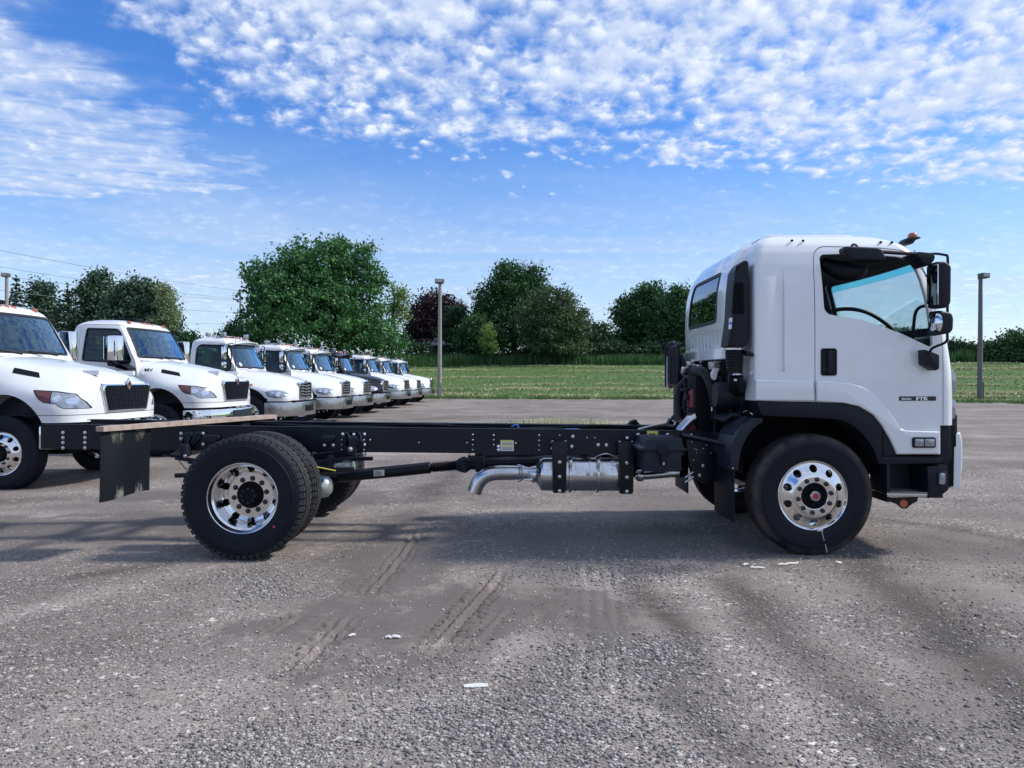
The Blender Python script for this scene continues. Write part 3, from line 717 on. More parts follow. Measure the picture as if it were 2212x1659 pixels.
# dead twigs on the middle tree
def twigs(px, py, n, hh, Y, seed):
    r = random.Random(seed); mb = MB()
    for i in range(n):
        x0 = px + r.uniform(-26, 26); a = P(x0, py, Y); b = P(x0 + r.uniform(-14, 14), py - hh * r.uniform(.5, 1), Y)
        mb.tube([a, (a + b) / 2 + Vector((r.uniform(-.2, .2), 0, 0)), b], [.035, .025, .008], 4, cap=False)
        for k in range(5):
            t_ = r.uniform(.3, 1); s = a.lerp(b, t_); mb.tube([s, s + Vector((r.uniform(-.5, .5), r.uniform(-.3, .3), r.uniform(.3, 1.)))], [.015, .005], 4, cap=False)
    return mb
mt_ = [o for o in C.objects if o.get('label', '').startswith('tallest dark green')][0]
for a_ in ((1150, 605, 12, 45, 98, 3), (1098, 590, 7, 30, 98, 5), (1040, 650, 7, 26, 97, 9)): twigs(*a_).build('dead_branch', M_twig, mt_)['kind'] = 'stuff'
# hedge on the right
tree('hedge_tree', 'bushy green tree at the right edge of the picture', [(2205, 745, 40, 26), (2190, 765, 44, 22), (2235, 750, 40, 30)], 74, 'green', 200, 34, .8, .24, base=2205, seed=21)
tree('hedge_tree', 'low green thicket just right of the right-hand light pole', [(2150, 762, 34, 20), (2165, 772, 34, 16)], 76, 'green', 150, 34, .8, .24, base=2150, seed=22)
tree('hedge_tree', 'low green thicket between the cab front and the right-hand light pole', [(2090, 766, 34, 18), (2060, 762, 26, 22), (2110, 772, 26, 14)], 78, 'dark', 190, 34, .8, .24, base=2085, seed=23)
tree('hedge_tree', 'thicket seen through the cab windows behind the truck', [(1930, 738, 50, 24), (1895, 742, 46, 22), (1980, 742, 40, 22), (1840, 760, 40, 18)], 80, 'green', 300, 34, .8, .24, base=1940, seed=24)
tree('hedge_tree', 'thicket hidden behind the truck cab', [(1600, 740, 60, 30), (1700, 745, 60, 26), (1780, 760, 50, 18)], 88, 'dark', 220, 34, .9, .26, base=1690, seed=25)
# left group
conifer('spruce_tree', 'narrow dark spruce at the far left beside the short lamp pole', 35, 600, 745, 34, 78, 'spruce', 31, ragged=.5)
conifer('spruce_tree', 'dark blue spruce with tiered branches rising behind the two nearest trucks', 146, 618, 760, 58, 70, 'spruce', 33, ragged=.45)
tree('pine_tree', 'open blue green pine between the two spruces', [(92, 622, 18, 16), (88, 645, 26, 18), (95, 680, 30, 30), (90, 720, 34, 30)], 82, 'pine', 130, 36, .8, .26, base=92, seed=32, fork=.95, r0=.16)
tree('pine_tree', 'tall pointed blue green pine left of the broad roadside trees', [(212, 605, 16, 16), (205, 630, 30, 22), (215, 665, 36, 34), (205, 700, 40, 40)], 74, 'pine', 190, 36, .8, .26, base=210, seed=34, fork=.95, r0=.18)
tree('broadleaf_tree', 'broad olive green tree behind the cab of the second truck', [(290, 635, 42, 28), (265, 675, 40, 36), (320, 665, 44, 40), (295, 710, 70, 34), (345, 700, 34, 40), (335, 632, 18, 16)], 70, 'pine', 420, 36, .75, .24, base=295, seed=35, r0=.25)
tree('poplar_tree', 'pale silvery leaved tree at the right edge of the left tree group', [(360, 650, 18, 26), (372, 680, 16, 18), (355, 695, 24, 20), (350, 625, 12, 14)], 68, 'silver', 90, 26, .55, .17, base=350, seed=36, r0=.1, fork=.9)
tree('broadleaf_tree', 'small green bush peeking above the third truck roof', [(405, 735, 18, 18), (395, 745, 26, 14)], 80, 'green', 60, 30, .7, .22, base=402, seed=37, r0=.1)
tree('broadleaf_tree', 'small green tree just left of the maple behind the roof lights', [(498, 712, 24, 14), (505, 735, 30, 18)], 86, 'green', 80, 30, .7, .22, base=500, seed=38, r0=.1)
tree('shrub', 'low brush far behind the left trucks', [(60, 745, 90, 20), (200, 745, 90, 20), (330, 752, 60, 14), (450, 765, 80, 10)], 86, 'dark', 260, 28, .7, .26, base=220, seed=39, r0=.08, cat='bush')
# ---------------------------------------------------------------- poles, wires
M_pole = mat('pole_wood', (.30, .29, .27), .85, var=.25, vs=7, bump=.5, bs=18, dirt=(.14, .12, .10), dirt_amt=.5, ds=5)
M_poled = mat('dark_pole_wood', (.14, .14, .135), .85, var=.25, vs=7, bump=.5, bs=18)
M_lampb = mat('lamp_housing', (.10, .09, .08), .5)
M_lampg = mat('lamp_window', (.42, .42, .40), .25)
def light_pole(px, base, top, Y, label, m_, rr=.13, side=0, hw=.34):
    x, zt = Q(px, top, Y); z0 = float(gh(x, Y))
    root = thing('light_pole', label, 'light pole', (x, Y, z0))
    mb = MB(); mb.tube([(x - .03, Y, z0 - .3), (x, Y, (z0 + zt) / 2), (x + .02, Y, zt)], [rr * 1.2, rr, rr * .82], 14, smooth=4); mb.build('pole', m_, root)
    mb = MB(); cx = x + side
    mb.prism([(cx - hw * .95, zt - .02), (cx + hw * .85, zt - .02), (cx + hw, zt + .28), (cx - hw, zt + .31)], 'Y', Y - .38, Y + .2, .02)
    mb.box((x, Y, zt + .0), (.2, .2, .12)); hd = mb.build('lamp_head', M_lampb, root)
    MB().prism([(cx - hw * .8, zt + .06), (cx + hw * .74, zt + .05), (cx + hw * .86, zt + .25), (cx - hw * .86, zt + .27)], 'Y', Y - .40, Y - .36, .01).build('lens', M_lampg, hd)
    MB().tube([(x + .14, Y - .1, z0), (x + .15, Y - .1, z0 + 1.1)], .035, 8).build('conduit', m_, root)
light_pole(950, 858, 612, 56, 'tall grey wooden pole with a box floodlight, beyond the row of trucks', M_pole, .15)
light_pole(2117.5, 866, 601, 47.5, 'tall dark wooden pole with a floodlight turned right, right of the cab', M_poled, .14, .18, .24)
light_pole(14, 870, 598, 62, 'floodlight pole at the left edge of the picture behind the nearest truck', M_pole, .15, 0, .24)
px0 = 519; Yp = 108
x0, zt0 = Q(px0, 627, Yp); z0 = float(gh(x0, Yp))
root = thing('utility_pole', 'thin far utility pole with crossarms at the left edge of the maple', 'utility pole', (x0, Yp, z0))
MB().tube([(x0, Yp, z0 - .3), (x0, Yp, zt0)], [.17, .11], 10).build('pole', M_poled, root)
for py in (647, 676): MB().box((x0 - .45, Yp, Q(px0, py, Yp)[1]), (1.1, .12, .12)).build('crossarm', M_poled, root)
def wire(a, b, sag, label, r_=.02):
    a, b = Vector(a), Vector(b); n = 24; pts = []
    for i in range(n + 1):
        t_ = i / n; p = a.lerp(b, t_); p.z -= sag * 4 * t_ * (1 - t_); pts.append(p)
    o = MB().tube(pts, r_, 5).build('overhead_wire', M_wire, W=a); o.data.transform(Matrix.Translation(-a))
    tag(o, label, 'wire', 'overhead wires left of the maple')
M_wire = mat('wire', (.22, .24, .28), .6)
wire(P(px0, 628, Yp), P(-40, 533, 60), .25, 'topmost overhead wire, running down from the left edge to the utility pole')
wire(P(px0 - 5, 646, Yp), P(-40, 570, 60), .25, 'overhead wire second from the top left of the maple')
wire(P(px0 - 2, 649, Yp + .5), P(-40, 590, 62), .3, 'overhead wire third from the top left of the maple')
wire(P(px0 - 3, 676, Yp), P(-40, 622, 63), .3, 'overhead wire fourth from the top left of the maple')
wire(P(px0 - 12, 700, Yp), P(-40, 668, 66), .3, 'lowest overhead wire left of the maple')
wire(P(1255, 697, 120), P(1345, 684, 118), .1, 'short overhead wire crossing the sky gap right of the middle clump')
# ---------------------------------------------------------------- far pickups and shed
def pickup(px, base, Y, ang, body, low, label, sc_=1.):
    x, z = Q(px, base, Y)
    root = thing('pickup', label, 'pickup truck', (x, Y, z))
    def add(mb, n, m_, par=root): return new(n, mb.mesh(n, m_), par, loc=(0, 0, 0))
    prof = [(-2.6, .55), (-2.6, 1.15), (-.75, 1.18), (-.7, 1.15), (-.45, 1.15), (1.3, 1.12), (2.45, 1.0), (2.6, .85), (2.6, .5)]
    add(MB().prism(prof, 'Y', -.9, .9, .06), 'body', body)
    add(MB().prism([(-2.62, .55), (-2.62, .85), (2.62, .82), (2.62, .5)], 'Y', -.92, .92, .02), 'lower_panel', low)
    cabp = [(-.75, 1.14), (-.62, 1.72), (-.4, 1.78), (.45, 1.76), (1.15, 1.14)]
    add(MB().prism(cabp, 'Y', -.78, .78, .06), 'cab', body)
    add(MB().prism([(-.55, 1.2), (-.48, 1.66), (.38, 1.66), (.75, 1.2)], 'Y', -.80, .80), 'window', M_glassD)
    add(MB().prism([(.56, 1.68), (.52, 1.66), (1.14, 1.16), (1.2, 1.17)], 'Y', -.66, .66), 'windscreen', M_lens)
    add(MB().box((2.63, 0, .6), (.1, 1.8, .2), .03), 'bumper', M_chromed)
    for wx in (-1.65, 1.65):
        for sy in (-1, 1):
            w_ = add(MB().lathe([(.0, -.08), (.2, -.1), (.21, -.07), (.2, .1)], 'Y', (0, 0, 0), 16), 'wheel', M_chromed)
            w_.location = (wx, sy * .82, .36)
            t_ = new('tyre', MB().lathe([(.2, -.12), (.33, -.12), (.37, -.09), (.37, .09), (.33, .12), (.2, .12)], 'Y', (0, 0, 0), 20, True).mesh('tyre', M_rubber), w_, loc=(0, 0, 0))
    root.rotation_euler = (0, 0, R(ang)); return root
M_maroon = mat('maroon_paint', (.10, .02, .03), .3); M_silver = mat('silver_body', (.42, .40, .46), .3, .3); M_navy = mat('navy_paint', (.012, .016, .04), .3)
pickup(952, 759, 99, -28, M_silver, M_maroon, 'two-tone silver and maroon pickup parked under the purple leaved tree')
pickup(985, 757, 103, 205, M_navy, M_maroon, 'dark pickup with red tail, parked behind the two-tone pickup')
pickup(920, 760, 101, -12, M_maroon, M_dark, 'old maroon pickup in deep shade left of the two-tone pickup')
x, z = Q(1325, 760, 118); root = thing('shed', 'small white shed with a blue roof glimpsed through the trees', 'shed', (x, 118, z))
MB().prism([(x - 1.1, z), (x - 1.1, z + .75), (x + 1.1, z + .75), (x + 1.1, z)], 'Y', 118, 121).build('wall', M_white, root)
MB().prism([(x - 1.4, z + .7), (x - .6, z + 1.25), (x + .6, z + 1.25), (x + 1.4, z + .7)], 'Y', 117.7, 121.2).build('roof', M_bluep, root)
# ---------------------------------------------------------------- wheels (local: axle along Y, outer face towards -Y)
def tyre_profile(rib=True):
    o = [(.286, -.085), (.292, -.108), (.300, -.119), (.312, -.124), (.330, -.131), (.338, -.1345), (.345, -.1335), (.365, -.1385), (.400, -.1410),
         (.428, -.1405), (.431, -.1435), (.436, -.1435), (.439, -.1395), (.470, -.1330), (.492, -.1240), (.506, -.1160), (.517, -.1060), (.5215, -.0960)]
    if rib:
        g = []
        for c in (-.072, -.026, .026, .072):
            r_ = .525 - abs(c) * .018
            g += [(r_, c - .0065), (r_ - .013, c - .004), (r_ - .013, c + .004), (r_, c + .0065)]
        mid = g
    else:
        o = [p if p[0] < .5 else (p[0] - .009, p[1]) for p in o]
        mid = [(.515, -.05), (.516, 0), (.515, .05)]
    return o + mid + [(r_, -t_) for r_, t_ in reversed(o)]
def letters_on_tyre(s, rad, a0, step, size, par, yy=-.1412, up=1):
    for i, ch in enumerate(s):
        a = a0 - i * step * up
        ux, uz = -math.sin(a) * -up, math.cos(a) * -up   # reading direction
        tx = Vector((math.sin(a) * up, 0, -math.cos(a) * up)); ty = Vector((math.cos(a) * up, 0, math.sin(a) * up)); n = Vector((0, -1, 0))
        M_ = Matrix((tx, ty, n)).transposed().to_4x4(); M_.translation = Vector((math.cos(a) * rad, yy, math.sin(a) * rad))
        text(ch, size, M_rubber, 'raised_letter', par, M_, .0022, 1.15, 'CENTER', .0015, loc=(0, 0, 0))
T_RIB = MB().lathe(tyre_profile(True), 'Y', seg=96, closed=False).mesh('tyre', M_rubworn, 28)
T_RIBW = T_RIB.copy(); T_RIBW.materials.clear(); T_RIBW.materials.append(M_rubber)
T_LUG = MB().lathe(tyre_profile(False), 'Y', seg=96, closed=False).mesh('tyre', M_rubber, 28)
def tread_mesh():
    mb = MB(); n = 56
    rows = [(-.094, .040, .0, .5), (-.044, .036, .5, .72), (0, .034, .15, .72), (.044, .036, .6, .72), (.094, .040, .35, .5)]
    for c, wd, ph, fill in rows:
        r0 = .527 - (.006 if abs(c) > .08 else 0)
        for i in range(n):
            a0 = 2 * PI * (i + ph) / n; a1 = a0 + 2 * PI / n * (fill + .2)
            sk = .012 if c < 0 else -.012
            vs = []
            for a, yy in ((a0, c - wd / 2), (a1, c - wd / 2 + 0), (a1, c + wd / 2), (a0, c + wd / 2)):
                aa = a + (sk * (yy - c) / wd * 4 if abs(c) < .08 else 0)
                for rr in (.50, r0): vs.append((rr * math.cos(aa), yy, rr * math.sin(aa)))
            mb.add(vs, [(1, 3, 5, 7), (0, 1, 3, 2)[::-1], (2, 3, 5, 4)[::-1], (4, 5, 7, 6)[::-1], (6, 7, 1, 0)[::-1]])
            if abs(c) > .08:   # shoulder lug runs down the side
                s_ = -1 if c < 0 else 1; vs = []
                for a in (a0, a1):
                    for rr, yy in ((r0 - .002, s_ * .108), (.505, s_ * .1235), (.482, s_ * .1295), (.49, s_ * .10)): vs.append((rr * math.cos(a), yy, rr * math.sin(a)))
                mb.add(vs, [(0, 4, 5, 1), (1, 5, 6, 2), (0, 1, 2, 3), (4, 7, 6, 5), (0, 3, 7, 4)])
    return mb.mesh('tread', M_tread, 0, True)
T_TREAD = tread_mesh()
def holes(rr, n, hr, y0, y1, ph=0.):
    mb = MB()
    for i in range(n):
        a = 2 * PI * (i + ph) / n; mb.cyl((rr * math.cos(a), y0, rr * math.sin(a)), (rr * math.cos(a), y1, rr * math.sin(a)), hr, 20)
    return mb.mesh('h', None, 0)
def rim_front():
    p = [(.302, -.108), (.3025, -.119), (.298, -.1235), (.292, -.1215), (.287, -.114), (.282, -.108), (.272, -.108), (.255, -.114), (.232, -.125), (.210, -.137), (.196, -.146),
         (.189, -.152), (.182, -.1545), (.150, -.155), (.117, -.155), (.1125, -.152), (.111, -.145), (.111, -.128), (.17, -.128), (.2, -.112), (.25, -.088), (.272, -.075), (.280, -.05), (.284, .09), (.300, .112)]
    me = MB().lathe(p, 'Y', seg=96, closed=True).mesh('rim', None, 0)
    return boolean(me, holes(.2315, 10, .0335, -.3, 0, .5), name='rim', mat=M_alu, ang=24)
def rim_rear():
    p = [(.302, -.108), (.3025, -.119), (.298, -.1235), (.292, -.1215), (.287, -.112), (.284, -.085), (.279, -.075), (.263, -.062), (.261, .02), (.258, .05), (.250, .075), (.232, .092),
         (.212, .098), (.201, .090), (.196, .078), (.190, .074), (.150, .073), (.117, .073), (.1125, .076), (.111, .082), (.111, .10), (.19, .102), (.2, .125), (.25, .115), (.275, .09), (.281, .05), (.282, -.06), (.29, -.09)]
    me = MB().lathe(p, 'Y', seg=96, closed=True).mesh('rim', None, 0)
    return boolean(me, holes(.2300, 10, .0325, -.05, .3, .5), name='rim', mat=M_alu, ang=24)
RIM_F = rim_front(); RIM_R = rim_rear()
NUT = MB().lathe([(0, -.036), (.009, -.036), (.010, -.024), (.0125, -.024), (.0165, -.020), (.018, -.004), (.021, -.002), (.021, .004)], 'Y', seg=10).mesh('lug_nut', M_nut, 30)
NUTR = MB().lathe([(0, -.030), (.010, -.030), (.012, -.022), (.0175, -.018), (.0185, -.004), (.023, -.003), (.023, .004)], 'Y', seg=10).mesh('lug_nut', M_nut, 30)
HUB_F = MB().lathe([(0, -.175), (.020, -.175), (.024, -.172), (.024, -.182), (.036, -.182), (.044, -.174), (.046, -.14), (.058, -.118), (.062, -.10), (.109, -.095), (.109, -.06), (.2, -.05), (.2, .12), (0, .12)], 'Y', seg=40).mesh('wheel', M_chromed, 30)
PLUG = MB().lathe([(0, -.179), (.017, -.179), (.022, -.176), (.0235, -.170)], 'Y', seg=24).mesh('oil_plug', M_pink, 30)
HUBD = MB().lathe([(0, .02), (.07, .02), (.085, .03), (.095, .05), (.1085, .06), (.1085, .10), (.2, .12), (.2, .3), (0, .3)], 'Y', seg=40).mesh('wheel', M_dark, 30)
INHUB = MB().lathe([(0, -.1), (.09, -.1), (.105, -.05), (.105, .1), (.2, .11), (.2, .2), (0, .2)], 'Y', seg=24).mesh('wheel', M_dark, 30)
CUP = MB().lathe([(0, -.168), (.075, -.160), (.098, -.13), (.108, -.10), (.2, -.05), (.2, .12), (0, .12)], 'Y', seg=32).mesh('wheel', M_dark, 30)
RECESS = MB().lathe([(.060, -.112), (.1105, -.112), (.1105, -.10)], 'Y', seg=32).mesh('hub_recess', M_dark, 30)
AXB = MB().lathe([(0, .008), (.009, .008), (.010, .022)], 'Y', (0, 0, 0), 8).mesh('axle_bolt', M_nut, 30)
def wheel(parent, kind, loc, far=False, nuts=True, tyre=None):
    """kind: steer / dual / fleet"""
    hub = {'steer': HUB_F, 'dual': HUBD, 'fleet': CUP}[kind]
    o = new('wheel', hub, parent, loc=loc, rot=(0, 0, PI if far else 0))
    z3 = (0, 0, 0)
    ty = new('tyre', tyre or (T_LUG if kind == 'dual' else T_RIB if kind == 'steer' else T_RIBW), o, loc=z3)
    if kind == 'dual': new('tread', T_TREAD, o, loc=z3)['kind'] = 'stuff'
    new('rim', RIM_R if kind == 'dual' else RIM_F, o, loc=z3)
    if kind == 'steer': new('oil_plug', PLUG, o, loc=z3); new('hub_recess', RECESS, o, loc=z3)
    for i in range(8 if kind == 'dual' and nuts else 0): new('axle_bolt', AXB, o, loc=(.058 * math.cos(PI * i / 4), 0, .058 * math.sin(PI * i / 4)))
    if nuts:
        for i in range(10):
            a = 2 * PI * (i + .28) / 10
            new('lug_nut', NUTR if kind == 'dual' else NUT, o, loc=(.1425 * math.cos(a), (.073 if kind == 'dual' else -.155), .1425 * math.sin(a)))
    return o
# rounded cab shells lofted from floor to roof
def ring(xb, xf, hw, rb, rf, bulge=0., d=0., nc=6):
    xb, xf, hw = xb + d, xf - d, hw - d
    rb = max(.005, rb - d); rf = max(.005, rf - d); p = []
    for i in range(nc + 1):
        a = PI + PI / 2 * i / nc; p.append((xb + rb + rb * math.cos(a), -hw + rb + rb * math.sin(a)))
    for i in range(nc + 1):
        a = -PI / 2 + PI / 2 * i / nc; p.append((xf - rf + rf * math.cos(a), -hw + rf + rf * math.sin(a)))
    m_ = 7
    for i in range(1, m_): p.append((xf, (-hw + rf) + (2 * hw - 2 * rf) * i / m_))
    for i in range(nc + 1):
        a = PI / 2 * i / nc; p.append((xf - rf + rf * math.cos(a), hw - rf + rf * math.sin(a)))
    for i in range(nc + 1):
        a = PI / 2 + PI / 2 * i / nc; p.append((xb + rb + rb * math.cos(a), hw - rb + rb * math.sin(a)))
    return [(x - bulge * (y / hw) ** 2 * (1 if x > (xb + xf) / 2 else 0) * max(0., min(1., (x - (xf - rf - .02)) / (rf + .02))), y) for x, y in p]
def resample(levels, n=5):
    L_ = [tuple(l) + (0.,) * (7 - len(l)) for l in levels]; o = []
    for i in range(len(L_) - 1):
        a = L_[max(0, i - 1)]; b = L_[i]; c = L_[i + 1]; d = L_[min(len(L_) - 1, i + 2)]
        k_ = n if (c[0] - b[0]) > .03 else 2
        for k in range(k_):
            t_ = k / k_
            o.append(tuple(.5 * (2 * b[j] + (c[j] - a[j]) * t_ + (2 * a[j] - 5 * b[j] + 4 * c[j] - d[j]) * t_ * t_ + (3 * b[j] - a[j] - 3 * c[j] + d[j]) * t_ ** 3) if j else b[0] + (c[0] - b[0]) * t_ for j in range(7)))
    o.append(L_[-1]); return o
def lin(levels, z):
    L_ = levels
    for i in range(len(L_) - 1):
        if L_[i][0] <= z <= L_[i + 1][0]:
            t_ = (z - L_[i][0]) / (L_[i + 1][0] - L_[i][0] + 1e-9); return tuple(L_[i][j] + (L_[i + 1][j] - L_[i][j]) * t_ for j in range(7))
    return L_[-1] if z > L_[-1][0] else L_[0]
def loft_solid(levels, yc, d=0., z0=None, x0=0.):
    vs = []; fs = []; lv = resample(levels)
    if z0 is not None: lv = [(z0,) + lin(lv, z0)[1:]] + [l for l in lv if l[0] > z0 + .004]
    zt = lv[-1][0]
    for i, l in enumerate(lv):
        z = l[0] + (d if i == 0 else 0) - (d if l[0] > zt - .15 else 0) * (1 if i else 0)
        r_ = ring(*l[1:], d=d); n = len(r_)
        vs += [(x + x0, y + yc, z) for x, y in r_]
        if i:
            b = (i - 1) * n
            for k in range(n): fs.append((b + k, b + (k + 1) % n, b + n + (k + 1) % n, b + n + k))
    fs.append(tuple(range(n))[::-1]); fs.append(tuple(range(len(vs) - n, len(vs))))
    return vs, fs
def shell(levels, yc, a, b, z0=None):
    v1_, f1_ = loft_solid(levels, yc, a, z0); v2_, f2_ = loft_solid(levels, yc, b, z0)
    m1 = MB().add(v1_, f1_).mesh('s', None, 0); bm = bmesh.new(); bm.from_mesh(m1)
    m2 = MB().add(v2_, f2_).mesh('s', None, 0)
    b2_ = bmesh.new(); b2_.from_mesh(m2); bmesh.ops.reverse_faces(b2_, faces=b2_.faces); b2_.to_mesh(m2); b2_.free()
    bm.from_mesh(m2); me = bpy.data.meshes.new('shell'); bm.to_mesh(me); bm.free(); return me
def pm(poly, ax, a, b): return MB().prism(poly, ax, a, b).mesh('c', None, 0)
def rpoly(pts, r=.04, n=4):
    """round the corners of a polygon"""
    o = []; N_ = len(pts)
    for i in range(N_):
        p = Vector(pts[i]); a = Vector(pts[i - 1]) - p; b = Vector(pts[(i + 1) % N_]) - p
        k = min(r, a.length * .45, b.length * .45); s = p + a.normalized() * k; e = p + b.normalized() * k
        for j in range(n + 1):
            t_ = j / n; q_ = s * (1 - t_) ** 2 + p * 2 * t_ * (1 - t_) + e * t_ * t_; o.append((q_.x, q_.y))
    return o
def offset(poly, d):
    """offset a 2D polygon outwards by d"""
    n = len(poly); A = sum(poly[i][0] * poly[(i + 1) % n][1] - poly[(i + 1) % n][0] * poly[i][1] for i in range(n)); s = 1 if A > 0 else -1; o = []
    for i in range(n):
        p0 = Vector(poly[i - 1]); p = Vector(poly[i]); p1 = Vector(poly[(i + 1) % n])
        e0 = (p - p0); e1 = (p1 - p)
        if e0.length < 1e-7 or e1.length < 1e-7: o.append(tuple(p)); continue
        e0.normalize(); e1.normalize()
        n0 = Vector((e0.y, -e0.x)) * s; n1 = Vector((e1.y, -e1.x)) * s; m_ = n0 + n1
        m_ = m_ / max(.5, m_.length_squared / 2) if m_.length > .1 else n0
        o.append(tuple(p + m_ * d))
    return o
# ---------------------------------------------------------------- the cab chassis truck in front
YC = 7.46; YS = 6.33; RY = 7.04; RY2 = 7.88
truck = thing('cab_chassis_truck', 'white cab-over truck with a bare black chassis frame and no body, closest to the camera', 'truck', (0., YC, 0.))
def T(mb, name, m_, par=None, ang=40): return mb.build(name, m_, par or truck, ang)
def TM(me, name, par=None):
    me.name = name; return new(name, me, par or truck)
LV = [(.874, 2.09, 3.85, 1.13, .04, .13, .03), (1.2, 2.09, 3.87, 1.13, .05, .14, .04), (1.55, 2.09, 3.88, 1.13, .05, .16, .05), (1.87, 2.09, 3.85, 1.13, .05, .18, .06),
      (2.1, 2.09, 3.80, 1.128, .05, .19, .07), (2.3, 2.09, 3.745, 1.12, .05, .20, .07), (2.5, 2.095, 3.68, 1.10, .05, .20, .07), (2.62, 2.11, 3.62, 1.075, .06, .21, .07),
      (2.69, 2.135, 3.55, 1.045, .08, .22, .07), (2.74, 2.175, 3.46, 1.0, .1, .24, .06), (2.78, 2.24, 3.35, .93, .12, .26, .05), (2.802, 2.32, 3.2, .8, .14, .28, .04), (2.815, 2.5, 2.95, .45, .1, .2, .0)]
def ysurf(z): return YC - lin(LV, z)[3]
win_px = [(1773, 556), (1779, 548), (1840, 546), (1904, 549), (1948, 553), (1970, 563), (1982, 580), (1991, 605), (1999, 640), (2005, 675), (2010, 712), (2013.5, 744), (2008, 750), (1978, 736), (1948, 721.5), (1917, 710), (1886, 699.5), (1858, 691), (1832, 686.5), (1789, 679.5), (1779.5, 669)]
WIN = rpoly(QL(win_px, 6.34), .03, 3)
door_px = [(1760, 1050), (1760, 866), (1759.5, 600), (1759.5, 565), (1763, 545), (1772, 535), (1785, 530.5), (1904, 534), (1948, 539), (1970, 547), (1988, 565), (2000, 590), (2011, 630), (2022, 680), (2030, 725), (2034, 755), (2034, 919), (2030, 985), (2020, 1050)]
DOOR = rpoly(QL(door_px, 6.345), .02, 2)
arch_px = [(1500, 1080), (1500, 865.5), (1631, 865.5), (1823, 870), (1854.5, 877.6), (1886, 896), (1904.5, 918), (1923, 949.4), (1937, 980.7), (1942, 1080)]
ARCH = QL(arch_px, 6.33)
low_px = [(2031, 1080), (2031, 919), (2140, 919), (2140, 1080)]
S0 = shell(LV, YC, 0., .035)
wnear = pm(WIN, 'Y', 5.9, YC); wfar = pm(WIN, 'Y', YC, 9.)
wind = rpoly([(-1.03 + YC, 1.95), (-.93 + YC, 2.585), (.93 + YC, 2.585), (1.03 + YC, 1.95)], .09, 5)
wsc = pm(wind, 'X', 3.3, 4.3)
b_ = boolean(S0, pm(ARCH, 'Y', 6, 9)); b_ = boolean(b_, pm(QL(low_px, 6.33), 'Y', 6, 9)); b_ = boolean(b_, wnear.copy()); b_ = boolean(b_, wfar.copy()); b_ = boolean(b_, wsc.copy())
door = boolean(b_.copy(), pm(DOOR, 'Y', 5.9, YC - .6), 'INTERSECT', 'door', M_white, 30)
body = boolean(b_, pm(offset(DOOR, .007), 'Y', 5.9, YC - .6), 'DIFFERENCE')
gx_ = [Q(a, 0, 6.34)[0] for a in (1669, 1681, 1694)]
gm = MB().prism([(gx_[0], 6.329), (gx_[1], 6.356), (gx_[2], 6.356), (gx_[2], 6.2), (gx_[0] - .002, 6.2)], 'Z', Q(0, 804, 6.34)[1], Q(0, 548, 6.34)[1]).mesh('c', None, 0)
body = boolean(body, gm, 'DIFFERENCE', 'cab_body', M_white, 30)
cab = TM(body, 'cab_body'); door_o = TM(door, 'door')
# dark seal strip behind the door gap
BEHIND = boolean(shell(LV, YC, .036, .05), pm(offset(DOOR, .02), 'Y', 5.9, YC - .6), 'INTERSECT'); BEHIND = boolean(BEHIND, pm(offset(DOOR, -.03), 'Y', 5.8, YC - .5)); BEHIND = boolean(BEHIND, pm(ARCH, 'Y', 6, 9), 'DIFFERENCE', 'door_seal', M_seal)
TM(BEHIND, 'door_seal', cab)
# window rubber and glass
fr = boolean(shell(LV, YC, -.004, .03), pm(offset(WIN, .004), 'Y', 5.9, YC), 'INTERSECT'); fr = boolean(fr, pm(offset(WIN, -.028), 'Y', 5.8, YC + .1), 'DIFFERENCE', 'window_frame', M_seal)
TM(fr, 'window_frame', door_o)
g_ = boolean(shell(LV, YC, .012, .016), pm(offset(WIN, -.02), 'Y', 5.9, YC), 'INTERSECT', 'window_glass', M_glassF); TM(g_, 'window_glass', door_o)
g_ = boolean(shell(LV, YC, .012, .016), pm(offset(WIN, .005), 'Y', YC, 9), 'INTERSECT', 'far_glass', M_glassF); TM(g_, 'window_glass')
ws = boolean(shell(LV, YC, .004, .008), pm(wind, 'X', 3.3, 4.3), 'INTERSECT')
band = boolean(ws.copy(), MB().box((3.7, YC, 2.665), (2, 3, .34)).mesh('c', None, 0), 'INTERSECT', 'shade_band', M_band)
ws = boolean(ws, MB().box((3.7, YC, 2.665), (2, 3, .34)).mesh('c', None, 0), 'DIFFERENCE', 'windscreen', M_glassW)
wso = TM(ws, 'windscreen'); TM(band, 'shade_band', wso)
wf = boolean(shell(LV, YC, -.003, .02), pm(offset(wind, .004), 'X', 3.3, 4.3), 'INTERSECT'); wf = boolean(wf, pm(offset(wind, -.03), 'X', 3.2, 4.4), 'DIFFERENCE', 'windscreen_seal', M_seal); TM(wf, 'windscreen_seal', wso)
# inside trim
tr_ = boolean(shell(LV, YC, .045, .055, 1.36), pm(offset(WIN, .01), 'Y', 5.9, 9)); tr_ = boolean(tr_, pm(offset(wind, -.01), 'X', 3.2, 4.3), 'DIFFERENCE', 'cab_trim', M_int)
trim = TM(tr_, 'cab_trim')
T(MB().prism([(3.25, 1.4), (3.25, 1.72), (3.42, 1.84), (3.7, 1.90), (3.8, 1.9), (3.8, 1.4)], 'Y', 6.42, 8.5, .04), 'dashboard', M_int)
for sy in (6.62, 7.75):
    s_ = T(MB().box((2.7, sy + .25, 1.62), (.52, .5, .16), .05), 'seat', M_int)
    T(MB().box((2.44, sy + .25, 1.95), (.16, .48, .6), .06, M=None), 'seat_back', M_int, s_)
sw = [(1785, 690), (1791, 676), (1812, 668.5), (1842, 668), (1870, 674), (1898, 688), (1925, 709), (1948, 735), (1958, 765), (1930, 790), (1860, 790), (1800, 750)]
